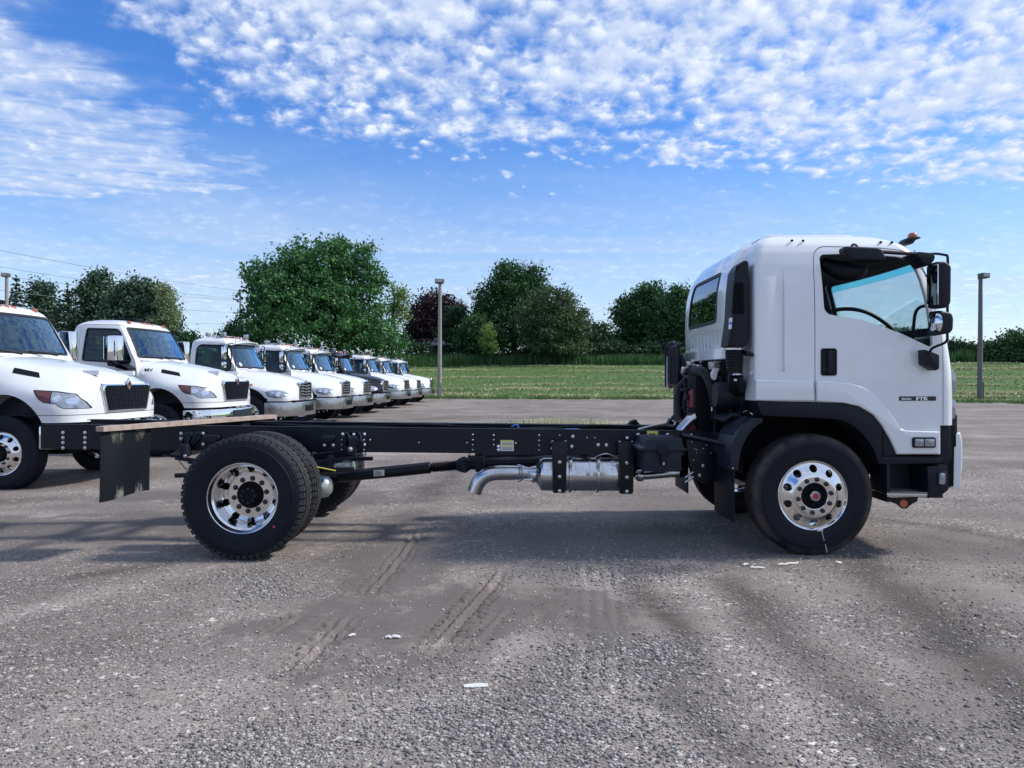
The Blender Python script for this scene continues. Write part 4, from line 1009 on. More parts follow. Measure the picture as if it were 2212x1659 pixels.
T(MB().tube([P(a, b, 6.9 + .0 * i) for i, (a, b) in enumerate(sw)], .0185, 12, smooth=4, closed=True), 'steering_wheel', M_plast)
T(MB().tube([P(1971, 757, 6.6), P(1973, 715, 6.6), P(1977, 678, 6.6), P(1987, 664, 6.6), P(2003, 660, 6.55)], .014, 10, smooth=4), 'grab_handle', M_plast)
# sun visor / overhead console seen through the glass
T(MB().tube([P(1775, 567, 6.62), P(1810, 584, 6.62), P(1850, 586, 6.62), P(1862, 560, 6.62)], [.05, .09, .09, .04], 10, smooth=3), 'sun_visor', M_plast)
# lip panels over the wheel
lip_r = [(1632, 820), (1757.6, 821), (1760.2, 866.4), (1632, 865.2)]
T(MB().prism(QL(lip_r, YS - .02), 'Y', YS - .034, YS + .03, .022, seg=3), 'arch_panel', M_white, None, 25)
lip_f = [(1762.4, 822), (1800, 823.5), (1839, 828), (1861, 835), (1879.5, 845), (1895, 857), (1910, 875), (1932.6, 906), (1946, 926), (1957, 929.5), (2029.3, 932), (2028.4, 980.5), (1937, 980.7), (1923, 949.4), (1904.5, 918), (1886, 896), (1870, 886), (1854.5, 877.6), (1823, 870.6), (1764.5, 867)]
T(MB().prism(QL(lip_f, YS - .02), 'Y', YS - .034, YS + .03, .019, seg=3), 'arch_panel', M_white, door_o, 25)
# black flare
fl = [(1633, 866.5), (1762, 868), (1823, 871.5), (1854, 879), (1884, 897), (1902, 918), (1905, 922), (1905, 1002), (1897, 1002), (1893, 990), (1886, 971), (1876, 955), (1864, 940), (1853, 928), (1839, 918), (1824, 909.5), (1807.6, 905), (1780, 903.5), (1648, 898), (1640, 885)]
T(MB().prism(QL(fl, YS), 'Y', YS - .012, YS + .40, .010), 'wheel_flare', M_plast)
T(MB().prism(QL([(1906.5, 925), (1914, 937), (1923, 952), (1936, 980), (1936, 984), (1906.5, 984)], YS), 'Y', YS - .006, YS + .25, .004), 'flare_corner', M_plast)
# inner wheel housing, a dark box shaped to block light above the tyre
T(MB().prism(QL([(1600, 900), (1640, 900), (1807, 908), (1850, 935), (1884, 985), (1895, 1010), (1925, 1010), (1925, 880), (1600, 880)], 6.6), 'Y', 6.6, 8.3), 'housing_light_block', M_dark)
T(MB().box((2.9, YC, 1.25), (1.5, 1.3, .25)), 'floor_pan', M_dark)
# corner steps
T(MB().prism(QL([(1906, 986), (2036, 989), (2037, 1001), (1906, 1003)], YS), 'Y', YS + .0, YS + .3, .008), 'upper_step', M_plast)
mb = MB()
for i in range(24): mb.box((Q(1908 + i * 5.4, 0, YS)[0], YS + .03, Q(0, 986.2 + i * .12, YS)[1] + .006), (.010, .05, .012))
T(mb, 'step_teeth', M_plast)
T(MB().prism(QL([(1902, 980), (2034, 982), (2034, 1075), (1902, 1072)], 6.62), 'Y', 6.60, 6.66), 'step_back', M_plast2)
T(MB().box((Q(1904, 0, 6.45)[0], 6.48, Q(0, 1038, 6.45)[1]), (.03, .3, .34), .006), 'step_side', M_plast)
T(MB().prism(QL([(2000, 1008), (2045, 1005), (2047, 1058), (2030, 1071), (2004, 1076)], YS), 'Y', YS - .02, YS + .42, .014), 'bumper_corner', M_plast)
stp = T(MB().prism(QL([(1915, 1066), (2015, 1067), (2015, 1073), (1916, 1073)], YS), 'Y', YS - .005, YS + .26, .003), 'lower_step', M_alu2)
mb = MB()
for j in range(4):
    for i in range(24): mb.box((Q(1917 + i * 4.15 + (j % 2) * 2, 0, YS)[0], YS + .005 + j * .07, Q(0, 1065.6, YS)[1] + .004), (.009, .03, .012))
T(mb, 'step_grip', M_alu2, stp)
T(MB().prism(QL([(1917, 1074), (1981, 1074), (1979, 1082), (1966, 1089), (1956, 1098), (1946, 1098), (1936, 1089), (1920, 1083)], YS + .05), 'Y', YS + .03, YS + .05, .003), 'reflector_bracket', M_plast)
c = P(1952, 1088, YS + .02); T(MB().lathe([(0, -.012), (.028, -.010), (.036, -.002), (.037, .006)], 'Y', c, 24), 'side_reflector', M_orange)
c = P(2031, 1032, YS); fg = T(MB().prism(rpoly([(c.x - .038, c.z - .07), (c.x + .05, c.z - .07), (c.x + .05, c.z + .055), (c.x - .038, c.z + .055)], .025), 'Y', YS - .034, YS - .005, .006), 'fog_lamp', M_plast2)
T(MB().prism(rpoly([(c.x - .030, c.z - .052), (c.x + .022, c.z - .052), (c.x + .025, c.z + .046), (c.x - .026, c.z + .046)], .02), 'Y', YS - .040, YS - .02, .006), 'lens', M_lens, fg)
# front column, bumper
T(MB().prism(QL([(2031, 921), (2058, 919), (2060, 990), (2047, 1010), (2031, 990)], 6.4), 'Y', 6.42, 8.5, .01), 'lower_front', M_plast)
T(MB().prism([(3.84, .56), (3.93, .56), (3.95, .75), (3.95, .98), (3.93, 1.05), (3.86, 1.05)], 'Y', 6.46, 8.46, .018, seg=3), 'bumper', M_white)
T(MB().prism([(3.72, .58), (3.86, .58), (3.87, 1.12), (3.74, 1.12)], 'Y', 6.44, 8.48, .01), 'bumper_support', M_dark)
# head lamps on the corner
hl = T(MB().prism([(3.80, 1.38), (3.87, 1.38), (3.895, 1.42), (3.895, 1.54), (3.87, 1.60), (3.80, 1.61)], 'Y', 6.46, 6.72, .012), 'headlamp', M_lens)
T(MB().prism([(3.80, 1.17), (3.87, 1.17), (3.885, 1.2), (3.885, 1.33), (3.80, 1.36)], 'Y', 6.45, 6.7, .010), 'turn_lamp', M_lens)
T(MB().box((3.88, YC, 1.06), (.05, 2., .3), .015), 'grille', M_plast2)
# side lamp in the lower panel
lm = T(MB().prism(rpoly(QL([(1968, 944), (2018, 944), (2018, 967), (1968, 967)], YS - .02), .02), 'Y', YS - .050, YS - .01, .007), 'side_lamp', M_plast)
T(MB().prism(rpoly(QL([(1972, 947.5), (1991, 947.5), (1991, 963.5), (1972, 963.5)], YS - .02), .008), 'Y', YS - .058, YS - .03, .004), 'lens', M_lens, lm)
T(MB().prism(rpoly(QL([(1993, 947.5), (2014, 947.5), (2014, 963.5), (1993, 963.5)], YS - .02), .008), 'Y', YS - .058, YS - .03, .004), 'lens', M_lens, lm)
# door handle
hp = QL([(1773, 752.5), (1807, 752.5), (1807, 811.5), (1773, 811.5)], YS)
hb = rpoly(hp, .025); mb = MB(); n = len(hb); hi_ = offset(hb, -.012)
vs = [(x_, YS - .010, z_) for x_, z_ in hb] + [(x_, YS - .014, z_) for x_, z_ in offset(hb, -.006)] + [(x_, YS - .004, z_) for x_, z_ in offset(hb, -.016)] + [(x_, YS + .01, z_) for x_, z_ in hb]
fs = []
for a in (0, 1):
    for i in range(n): fs.append((a * n + i, a * n + (i + 1) % n, a * n + n + (i + 1) % n, a * n + n + i))
for i in range(n): fs.append((i, 3 * n + i, 3 * n + (i + 1) % n, (i + 1) % n))
fs.append(tuple(range(2 * n, 3 * n)))
mb.add(vs, fs); hd = T(mb, 'door_handle', M_plast, door_o, 30)
gx0, gz0 = Q(1790, 757, YS); gx1, gz1 = Q(1790, 808, YS)
T(MB().box((gx0, YS - .012, (gz0 + gz1) / 2), (.036, .022, abs(gz0 - gz1)), .008), 'grip', M_plast, hd)
T(MB().box((gx0, YS - .002, Q(0, 799, YS)[1]), (.11, .018, .04), .006), 'catch', M_plast, hd)
# badge
bq = QL([(1942, 856.2), (2021.5, 856.2), (2021.5, 865.6), (1942, 865.6)], YS)
bd = T(MB().prism(rpoly(bq, .006, 3), 'Y', YS - .004, YS + .004), 'badge', M_badge, door_o)
def face(x, z, y): return Matrix(((1, 0, 0, x), (0, 0, -1, y), (0, 1, 0, z), (0, 0, 0, 1)))
x_, z_ = Q(1946.8, 863.6, YS); text('ISUZU', .023, M_letter, 'lettering', bd, face(x_, z_, YS - .0045), .0008, 1.32, bold=.0009)
x_, z_ = Q(1978, 864.6, YS); text('FTR', .040, M_letter, 'lettering', bd, face(x_, z_, YS - .0045), .0008, 1.5, bold=.0018)
# mirrors
YM = 6.08
mbk = T(MB().prism(rpoly(QL([(1992.5, 755), (2010, 761), (2024, 767), (2024, 797), (2017, 801), (1993.5, 787)], 6.26), .01, 2), 'Y', 6.22, 6.34, .012), 'mirror_mount', M_plast)
T(MB().tube([P(2009, 768, 6.24), P(2010, 757, 6.22), P(2018, 750, 6.18), P(2040, 741, 6.12), P(2046, 733, 6.1), P(2046.5, 722, 6.09), P(2047, 600, 6.09), P(2047, 556, 6.10), P(2041, 551, 6.12), P(2022, 548, 6.2), P(2006, 549, 6.3), P(1994, 551, 6.36)], .0105, 10, smooth=3), 'mirror_arm', M_plast)
def mirror_head(pxs, y0, y1, nm):
    x0_, x1_ = Q(pxs[0], 0, YM)[0] + .008, Q(pxs[1], 0, YM)[0] - .012; zt_, zb_ = Q(0, y0, YM)[1], Q(0, y1, YM)[1]
    o = T(MB().prism(rpoly([(x0_, zb_ + .01), (x0_ + .045, zb_), (x1_ - .03, zb_), (x1_, zb_ + .04), (x1_ + .004, zt_ - .04), (x1_ - .04, zt_), (x0_ + .045, zt_), (x0_, zt_)], .02, 3), 'Y', YM - .04, YM + .10, .020, seg=3), nm, M_plast)
    T(MB().box((x0_ - .002, YM + .015, (zt_ + zb_) / 2), (.008, .16, abs(zt_ - zb_) - .05), .003), 'mirror_glass', M_mirror, o)
    T(MB().box(((x0_ + .045), YM - .0405, (zt_ + zb_) / 2), (.003, .003, abs(zt_ - zb_) - .05)), 'mirror_seam', M_dark, o)
    return o
mirror_head((2015, 2052), 566, 666, 'mirror')
c = P(2034.5, 698, YM); mb = MB()
prof = [(c.x - .075, c.z - .10), (c.x - .06, c.z - .105), (c.x + .05, c.z - .085), (c.x + .074, c.z - .055), (c.x + .078, c.z + .04), (c.x + .06, c.z + .085), (c.x - .04, c.z + .103), (c.x - .055, c.z + .10)]
m2_ = T(mb.prism(rpoly(prof, .02, 3), 'Y', YM - .04, YM + .10, .022, seg=3), 'mirror', M_plast)
T(MB().lathe([(0, -.035), (.05, -.028), (.085, -.008), (.095, .01)], 'X', (c.x - .052, YM + .012, c.z), 20), 'mirror_glass', M_mirror, m2_)
# look-down mirror above the door
YL = 6.13
T(MB().tube([P(2006, 552, 6.2), P(1985, 549, 6.2), P(1940, 546.5, 6.2), P(1890, 543, 6.2), P(1862, 541, 6.18)], .016, 8, smooth=2), 'mirror_arm', M_plast)
T(MB().prism(rpoly(QL([(1961, 552), (1975, 546), (2006, 549), (2011, 556), (2009, 566), (1997, 577), (1990, 577), (1978, 562)], 6.25), .02, 3), 'Y', 6.18, 6.38, .015), 'arm_bracket', M_plast)
T(MB().prism(rpoly(QL([(1816.5, 537), (1822, 534), (1889, 537), (1897, 540), (1907, 559), (1903, 565), (1838, 563), (1828, 559), (1817, 545)], YL), .01, 2), 'Y', YL - .06, YL + .05, .016, seg=3), 'mirror', M_plast)
T(MB().prism(rpoly(QL([(1829, 560), (1900, 565), (1893, 569), (1870, 571), (1848, 570)], YL + .03), .01, 2), 'Y', YL - .02, YL + .09, .01), 'mirror_back', M_dark)
T(MB().tube([P(1838, 537, 6.2), P(1842, 528.5, 6.2), P(1850, 530, 6.2), P(1854, 538, 6.18)], .010, 8, smooth=3), 'mirror_clip', M_plast)
T(MB().tube([P(1975, 541, 6.34), P(2006, 606, 6.40), P(2018, 652, 6.42)], .004, 6), 'stay_rod', M_plast)
# beacon
bb = T(MB().prism(rpoly(QL([(1945, 527), (1950, 518), (1961, 513.5), (1981, 513.5), (1982, 517), (1971, 521), (1965, 529), (1955, 530)], 6.62), .008, 2), 'Y', 6.56, 6.68, .01), 'beacon_base', M_plast)
c = P(1971, 513.5, 6.62); T(MB().lathe([(.040, 0), (.041, .012), (.036, .03), (.024, .042), (0, .048)], 'Z', c, 24), 'beacon', M_orange, bb)
for px_ in (1711, 1735, 1903, 1927):
    c = P(px_, 519.5 + (px_ - 1711) * .018, 6.42); T(MB().lathe([(0, -.01), (.009, -.008), (.011, .01)], 'Y', c, 8), 'roof_plug', M_dark)
T(MB().prism([(2.22, 2.775), (2.30, 2.812), (3.05, 2.812), (3.12, 2.775)], 'Y', 6.62, 8.3, .018, seg=3), 'roof_panel', M_white)
# ------------- back wall bulge with window
LB = [(1.70, 1.955, 2.4, .845, .09, .05, 0), (1.80, 1.935, 2.4, .85, .10, .05, 0), (2.1, 1.93, 2.4, .85, .10, .05), (2.35, 1.945, 2.4, .85, .10, .05), (2.5, 1.98, 2.4, .845, .11, .05), (2.62, 2.04, 2.42, .83, .13, .05), (2.70, 2.10, 2.5, .81, .15, .05),
      (2.755, 2.17, 2.55, .78, .16, .05), (2.79, 2.27, 2.6, .72, .18, .05), (2.80, 2.4, 2.6, .6, .1, .05)]
rw = rpoly([(6.95, 2.05), (6.99, 2.535), (8.0, 2.535), (8.06, 2.05)], .08, 5)
bp_ = boolean(shell(LB, YC, 0, .03), pm(rw, 'X', 1.7, 2.2), 'DIFFERENCE')
mbg = MB()
for i in range(9): mbg.box((1.925, 6.86 + i * .135, 1.885 - .0 * i), (.056, .05, .19), .016)
bp_ = boolean(bp_, mbg.mesh('c', None, 0), 'DIFFERENCE', 'back_panel', M_white, 30)
bpo = TM(bp_, 'back_panel')
g_ = boolean(shell(LB, YC, .004, .010), pm(offset(rw, -.01), 'X', 1.7, 2.2), 'INTERSECT', 'rear_window', M_glassR); rwo = TM(g_, 'rear_window')
f_ = boolean(shell(LB, YC, -.005, .02), pm(offset(rw, .004), 'X', 1.7, 2.2), 'INTERSECT'); f_ = boolean(f_, pm(offset(rw, -.03), 'X', 1.6, 2.3), 'DIFFERENCE', 'window_frame', M_seal); TM(f_, 'window_frame', rwo)
T(MB().prism([(1.945, 1.695), (1.915, 1.705), (1.925, 1.80), (1.95, 1.81)], 'Y', 6.64, 8.28, .006), 'back_ledge', M_white)
T(MB().box((2.05, YC + .1, 1.55), (.1, 1.75, .3)), 'back_lower', M_dark)
T(MB().box((2.75, 7.02, 1.1), (1.5, .04, .45)), 'light_gap_blocker', M_dark)  # dark panel added to block lit ground showing through below the flare
# ------------- snorkel on the corner
YN = 6.50
sn = T(MB().prism(rpoly(QL([(1572, 748), (1580, 690), (1583, 630), (1588, 585), (1596, 572), (1606, 563), (1614, 562), (1617, 569), (1617, 735), (1611, 748), (1596, 752)], YN - .10), .012, 3), 'Y', YN - .11, YN + .13, .016, seg=3), 'air_snorkel', M_plast)
mb = MB(); x0_ = Q(1584, 0, YN - .11)[0]
for i in range(20):
    z_ = Q(0, 614 + i * 3.3, YN - .11)[1]; mb.box((x0_ + .055, YN - .114, z_), (.075, .012, .007))
T(mb, 'intake_slats', M_dark, sn)
T(MB().prism(rpoly(QL([(1585, 611), (1605, 610), (1606, 677), (1581, 678)], YN - .11), .008, 2), 'Y', YN - .113, YN - .10, .002), 'intake_grille', M_dark, sn)
T(MB().prism(rpoly(QL([(1591, 574), (1595, 573), (1593, 586), (1589.5, 586)], YN - .11), .004, 2), 'Y', YN - .113, YN - .10), 'intake_slot', M_dark, sn)
T(MB().prism(QL([(1575, 687), (1582, 686), (1580, 711), (1573.5, 711)], YN - .11), 'Y', YN - .1125, YN - .108), 'label', M_label, sn)
T(MB().prism(QL([(1575, 696), (1581.6, 695.6), (1580.8, 701), (1574.3, 701)], YN - .11), 'Y', YN - .1135, YN - .11), 'label_print', M_bluep, sn)
cx_, _ = Q(1586.5, 0, YN); pr = []
for i in range(13):
    z_ = Q(0, 756 + i * 3.2, YN)[1]; pr.append((.086 - .001 * i - (.010 if i % 2 else 0), z_))
T(MB().lathe([(.07, Q(0, 750, YN)[1])] + pr + [(.07, Q(0, 796, YN)[1]), (.055, Q(0, 806, YN)[1]), (.055, Q(0, 812, YN)[1])], 'Z', (cx_, YN, 0), 28), 'intake_bellows', M_seal)
T(MB().lathe([(.088, Q(0, 752, YN)[1]), (.088, Q(0, 756, YN)[1])], 'Z', (cx_, YN, 0), 28), 'hose_clamp', M_alu2)
T(MB().lathe([(.060, Q(0, 807, YN)[1]), (.062, Q(0, 810, YN)[1])], 'Z', (cx_ + .01, YN, 0), 28), 'hose_clamp', M_alu2)
T(MB().prism(QL([(1608, 757), (1628, 764), (1630, 771), (1610, 768)], 6.42), 'Y', 6.38, 6.46, .005), 'snorkel_bracket', M_plast)
c = P(1629.5, 768, 6.36); T(MB().lathe([(.007, -.02), (.010, -.02), (.010, .0)], 'Y', c, 10), 'bolt', M_bolt)
ca_ = (0, 6.78, 1.37)
cn = T(MB().lathe([(0, 1.86), (.11, 1.862), (.125, 1.88), (.128, 1.98)] + [(.128 + (.006 if i % 2 else 0), 1.98 + .012 * i) for i in range(8)] + [(.15, 2.08), (.172, 2.085), (.175, 2.11), (.165, 2.13), (.165, 2.24), (.15, 2.27), (0, 2.28)], 'X', ca_, 32), 'air_cleaner', M_plast)
T(MB().tube([(cx_ + .01, YN, Q(0, 812, YN)[1] + .02), (cx_ + .04, YN + .08, 1.48), (cx_ + .1, YN + .2, 1.43)], [.062, .075, .09], 16, smooth=3), 'intake_elbow', M_plast, cn)
T(MB().prism(QL([(1585, 819), (1591, 818.5), (1591.5, 822.5), (1585.5, 823)], 6.42), 'Y', 6.415, 6.42), 'label', M_label, cn)
for zz in (1.50, 1.22): T(MB().tube([(2.07, 6.60, zz), (2.10, 6.58, zz + .015), (2.13, 6.60, zz), (2.15, 6.585, zz - .02)], .006, 6, smooth=2), 'latch', M_steel, cn)
# ------------- engine bay behind the cab
T(MB().box((1.755, 8.02, 1.66), (.035, .50, .45), .01), 'cooler_panel', M_plast)
mb = MB()
for i in range(7): mb.box((1.735, 7.82 + i * .07, 1.66), (.012, .018, .40), .003)
T(mb, 'cooler_rib', M_cast)
T(MB().box((1.725, 8.28, 1.66), (.02, .012, .47)), 'cooler_frame', M_plast2)
T(MB().prism(QL([(1440, 770), (1445, 768), (1443, 842), (1439, 836)], 8.25), 'Y', 8.23, 8.26), 'white_edge', M_white)
T(MB().prism(QL([(1444, 821), (1452, 818), (1452, 838), (1446, 840), (1441, 834)], 8.2), 'Y', 8.16, 8.20), 'red_tag', mat('faded_red', (.35, .16, .22), .5))
T(MB().tube([P(1444, 747, 8.2), P(1447, 742, 8.1), P(1460, 744, 8.0), P(1474, 745, 7.9)], .02, 8, smooth=3), 'cooler_bracket', M_plast)
T(MB().box((1.79, 8.0, 1.27), (.06, .12, .75), .008), 'post', M_frame)
T(MB().box((1.90, 8.3, 1.3), (.1, .12, .9), .008), 'post', M_frame)
hoses = [([(1467, 783, 7.9), (1470, 800, 7.8), (1482, 813, 7.6), (1500, 818, 7.4), (1524, 817, 7.3)], .022), ([(1486, 819, 7.6), (1472, 833, 7.7), (1465, 855, 7.7), (1465, 890, 7.6), (1470, 915, 7.5)], .042),
         ([(1500, 800, 7.3), (1522, 806, 7.1), (1536, 830, 7.0), (1545, 868, 7.0), (1546, 905, 7.1)], .05), ([(1470, 770, 7.9), (1476, 790, 7.8), (1472, 806, 7.8), (1464, 812, 7.8)], .03),
         ([(1478, 820, 7.4), (1482, 846, 7.4), (1478, 870, 7.4), (1482, 890, 7.4)], .018), ([(1514, 836, 7.2), (1511, 862, 7.2), (1506, 885, 7.2)], .02), ([(1452, 902, 7.9), (1470, 885, 7.6), (1492, 872, 7.4), (1500, 850, 7.4)], .014),
         ([(1556, 812, 6.8), (1566, 840, 6.8), (1572, 868, 6.8), (1580, 890, 6.8)], .022), ([(1440, 925, 7.8), (1452, 905, 7.8), (1474, 897, 7.6), (1490, 880, 7.5)], .012)]
for pts, r_ in hoses: T(MB().tube([P(*p) for p in pts], r_, 10, smooth=4), 'hose', M_seal)
for pts in ([(1456, 922, 7.6), (1458, 914, 7.6), (1462, 908, 7.6)], [(1463, 925, 7.5), (1470, 914, 7.5), (1484, 900, 7.4), (1490, 894, 7.4)], [(1469, 925, 7.4), (1476, 914, 7.4), (1492, 905, 7.3)], [(1509, 868, 7.2), (1507, 886, 7.2), (1500, 900, 7.2)], [(1538, 870, 7.0), (1538, 888, 7.0)]):
    T(MB().tube([P(*p) for p in pts], .007, 8, smooth=3), 'brake_line', M_bolt)
T(MB().box((2.05, 7.45, 1.30), (.5, .62, .62), .04), 'engine_block', M_dark)
T(MB().box((1.84, 7.33, 1.27), (.16, .22, .30), .02).box((1.80, 7.36, 1.05), (.22, .3, .12), .02), 'engine_side', M_red)
mb = MB()
for i in range(9):
    a = P(1476 + rnd.uniform(0, 70), 835 + rnd.uniform(0, 75), 7.1 + rnd.uniform(0, .3)); mb.box(a, (rnd.uniform(.03, .1), .05, rnd.uniform(.02, .09)), .008)
T(mb, 'engine_fittings', M_cast)
mb = MB()
for i in range(16):
    a = P(1474 + rnd.uniform(0, 90), 780 + rnd.uniform(0, 24), 7.0 + rnd.uniform(0, .8)); mb.box(a, (rnd.uniform(.02, .07), .05, rnd.uniform(.01, .05)), .005, M=None)
T(mb, 'wiring_clips', M_steel)
T(MB().prism(rpoly(QL([(1531, 782), (1560, 779), (1562, 800), (1546, 803), (1533, 799)], 6.9), .01, 2), 'Y', 6.86, 6.96, .012), 'heat_shield', M_chromed)
T(MB().prism(rpoly(QL([(1541, 794), (1553, 796), (1549, 806), (1547, 818), (1541, 822), (1535, 816), (1534, 806)], 6.8), .008, 2), 'Y', 6.78, 6.80, .004), 'cab_bracket', M_white)
T(MB().prism(QL([(1500, 812), (1560, 806), (1575, 850), (1560, 900), (1500, 920)], 7.2), 'Y', 7.15, 7.5, .02), 'gearbox', M_dark)
T(MB().prism(QL([(1440, 915), (1447, 903), (1455, 916), (1456, 925)], 8.0), 'Y', 7.95, 8.05), 'valve', M_plast)
T(MB().tube([P(1468, 933, 7.2), P(1477, 922, 7.2), P(1491, 908, 7.2), P(1506, 900, 7.2), P(1522, 898, 7.2)], .046, 20, smooth=5), 'exhaust_elbow', M_steel)
T(MB().lathe([(.048, 1.845)] + [(.062 + (.004 if i % 2 else 0), 1.85 + .008 * i) for i in range(16)] + [(.05, 1.985)], 'X', (0, 7.22, Q(0, 901, 7.2)[1]), 24), 'exhaust_flex', M_cast)
T(MB().tube([P(1546, 883, 6.9), P(1543, 930, 6.9), P(1542, 938, 6.9)], .006, 6), 'cab_latch_rod', M_cast)
T(MB().prism(QL([(1550, 905), (1574, 891), (1602, 894), (1602, 901), (1576, 899), (1556, 911)], 6.7), 'Y', 6.6, 6.9, .006), 'cab_mount_arm', M_plast2)
# ------------- chassis rails
def ztop(x): return 1.0355 - (x + 4.5) * 0 + (-.0103 * (x - .5)) + .0
def rail(Y, sgn, name='frame_rail'):
    x0_, x1_ = -4.50, 3.6
    web = [(x0_, ztop(x0_)), (x1_, ztop(x1_)), (x1_, ztop(x1_) - .19), (1.9, ztop(1.9) - .236), (x0_, ztop(x0_) - .236)]
    mb = MB().prism(web, 'Y', Y, Y + .008 * sgn)
    mb.prism([(x0_, ztop(x0_)), (x1_, ztop(x1_)), (x1_, ztop(x1_) - .008), (x0_, ztop(x0_) - .008)], 'Y', Y + .0085 * sgn, Y + .075 * sgn)
    mb.prism([(x0_, ztop(x0_) - .228), (1.9, ztop(1.9) - .228), (1.9, ztop(1.9) - .236), (x0_, ztop(x0_) - .236)], 'Y', Y + .0085 * sgn, Y + .075 * sgn)
    # rounded upper corner
    mb.tube([(x0_, Y + .005 * sgn, ztop(x0_) - .003), (x1_, Y + .005 * sgn, ztop(x1_) - .003)], .0065, 8)
    return T(mb, name, M_frame)
railn = rail(RY, 1); railf = rail(RY2, -1)
for xx in (-4.2, -3.3, -2.75, -1.75, -.25, .75, 1.5):
    zz = ztop(xx); mb = MB().box((xx, YC, zz - .06), (.10, .70, .008)).box((xx, YC, zz - .12), (.006, .70, .12))
    for sy in (-1, 1): mb.prism([(xx - .13, YC + sy * .40), (xx + .13, YC + sy * .40), (xx + .07, YC + sy * .24), (xx - .07, YC + sy * .24)], 'Z', zz - .05, zz - .045)
    T(mb, 'crossmember', M_frame)
def zweb(px): x_ = (px - CX) / F_ * RY; return x_
BOLT = MB().lathe([(0, -.016), (.006, -.0155), (.0105, -.011), (.0115, -.004), (.016, -.003), (.016, .002)], 'Y', seg=12).mesh('bolt', M_bolt, 30)
BOLTS = MB().lathe([(0, -.010), (.004, -.010), (.007, -.007), (.0078, -.003), (.010, .002)], 'Y', seg=10).mesh('bolt', M_bolt, 30)
b3 = [(195, 155), (195, 187), (195, 218), (195, 251), (333, 155), (333, 187), (333, 218), (333, 251), (937, 160), (937, 193), (1075, 160), (1155, 180), (1118, 180), (1075, 228), (1853, 182), (1885, 182), (1837, 235), (1893, 235), (1953, 165), (2023, 167), (2090, 165), (2090, 230)]
b3s = [(1948, 200), (2086, 200), (1948, 230), (1948, 262), (2086, 262), (2125, 200)]
b4 = [(1338, 179), (1331, 242), (1497, 232), (1549, 233), (1680, 190), (1210, 215), (1210, 254), (1292, 215), (1292, 254), (1632, 218), (1632, 257), (1712, 218), (1712, 257), (1748, 168), (1933, 168), (870, 242), (870, 264)]
b4s = [(64, 200), (370, 217), (673, 218), (709, 168), (709, 200), (709, 231), (709, 262), (840, 170), (840, 200), (840, 231), (980, 221), (1125, 171), (1125, 203), (1125, 234), (1125, 265), (1255, 172), (2025, 168), (2085, 167), (2085, 208), (1427, 186), (1476, 187), (1913, 175)]
def b_at(px, py, Y, big=True, par=None): 
    c = P(px, py, Y); o = new('bolt', BOLT if big else BOLTS, par or railn, W=c)
for a, b in b3: b_at(69.1 + a * .3437, 881.3 + b * .3437, RY - (.03 if 900 < a else .001))
for a, b in b3s: b_at(69.1 + a * .3437, 881.3 + b * .3437, RY - .02, False)
for a, b in b4: b_at(777.6 + a * .3437, 881.3 + b * .3437, RY - (.012 if 1200 < a < 1720 else .001))
for a, b in b4s: b_at(777.6 + a * .3437, 881.3 + b * .3437, RY - .001, False)
for a, b in ((1375, 888), (1393, 892)): pass
# weld / joint lines on the rail
for px_ in (855, 997, 1178, 770): 
    x_ = zweb(px_); T(MB().box((x_, RY - .001, ztop(x_) - .12), (.004, .004, .17)), 'scuff_line', M_cast, railn)
# labels on the rail
lb = T(MB().prism(QL([(1081, 950.7), (1109.8, 950.9), (1109.8, 974.2), (1081, 974)], RY), 'Y', RY - .002, RY), 'warning_label', M_label, railn)
T(MB().prism(QL([(1081.3, 951), (1109.4, 951.2), (1109.4, 954.4), (1081.3, 954.2)], RY), 'Y', RY - .003, RY - .0021), 'label_band', M_yellow, lb)
T(MB().prism(QL([(1081.3, 961.4), (1109.4, 961.6), (1109.4, 964.4), (1081.3, 964.2)], RY), 'Y', RY - .003, RY - .0021), 'label_band', M_yellow, lb)
mb = MB()
for yy in (956.2, 958, 959.6, 966, 967.8, 969.6, 971.4): mb.prism(QL([(1083, yy), (1107.5, yy + .1), (1107.5, yy + .8), (1083, yy + .7)], RY), 'Y', RY - .0027, RY - .0021)
T(mb, 'label_print', M_plast2, lb)
yt = T(MB().prism(QL([(1397, 931), (1421.5, 931.3), (1420, 943.5), (1398.5, 943.5)], RY - .03), 'Y', RY - .045, RY - .02, .004), 'yellow_plate', M_yellow)
T(MB().lathe([(0, -.01), (.012, -.008), (.014, .0)], 'Y', P(1405, 939, RY - .045), 10).lathe([(0, -.01), (.012, -.008), (.014, .0)], 'Y', P(1412, 939, RY - .045), 10), 'plug_socket', M_plast, yt)
# loose cable on the rail
T(MB().tube([P(1058, 950, RY - .02), P(1057, 958, RY - .02), P(1063, 968, RY - .02), P(1073, 975, RY - .02), P(1079, 982, RY)], .004, 6, smooth=4), 'cable', M_plast, railn)
T(MB().tube([P(383, 975, RY - .03), P(384, 990, RY - .03), P(393, 1003, RY - .05), P(404, 1016, RY - .1)], .004, 6, smooth=4), 'cable', M_plast, railn)
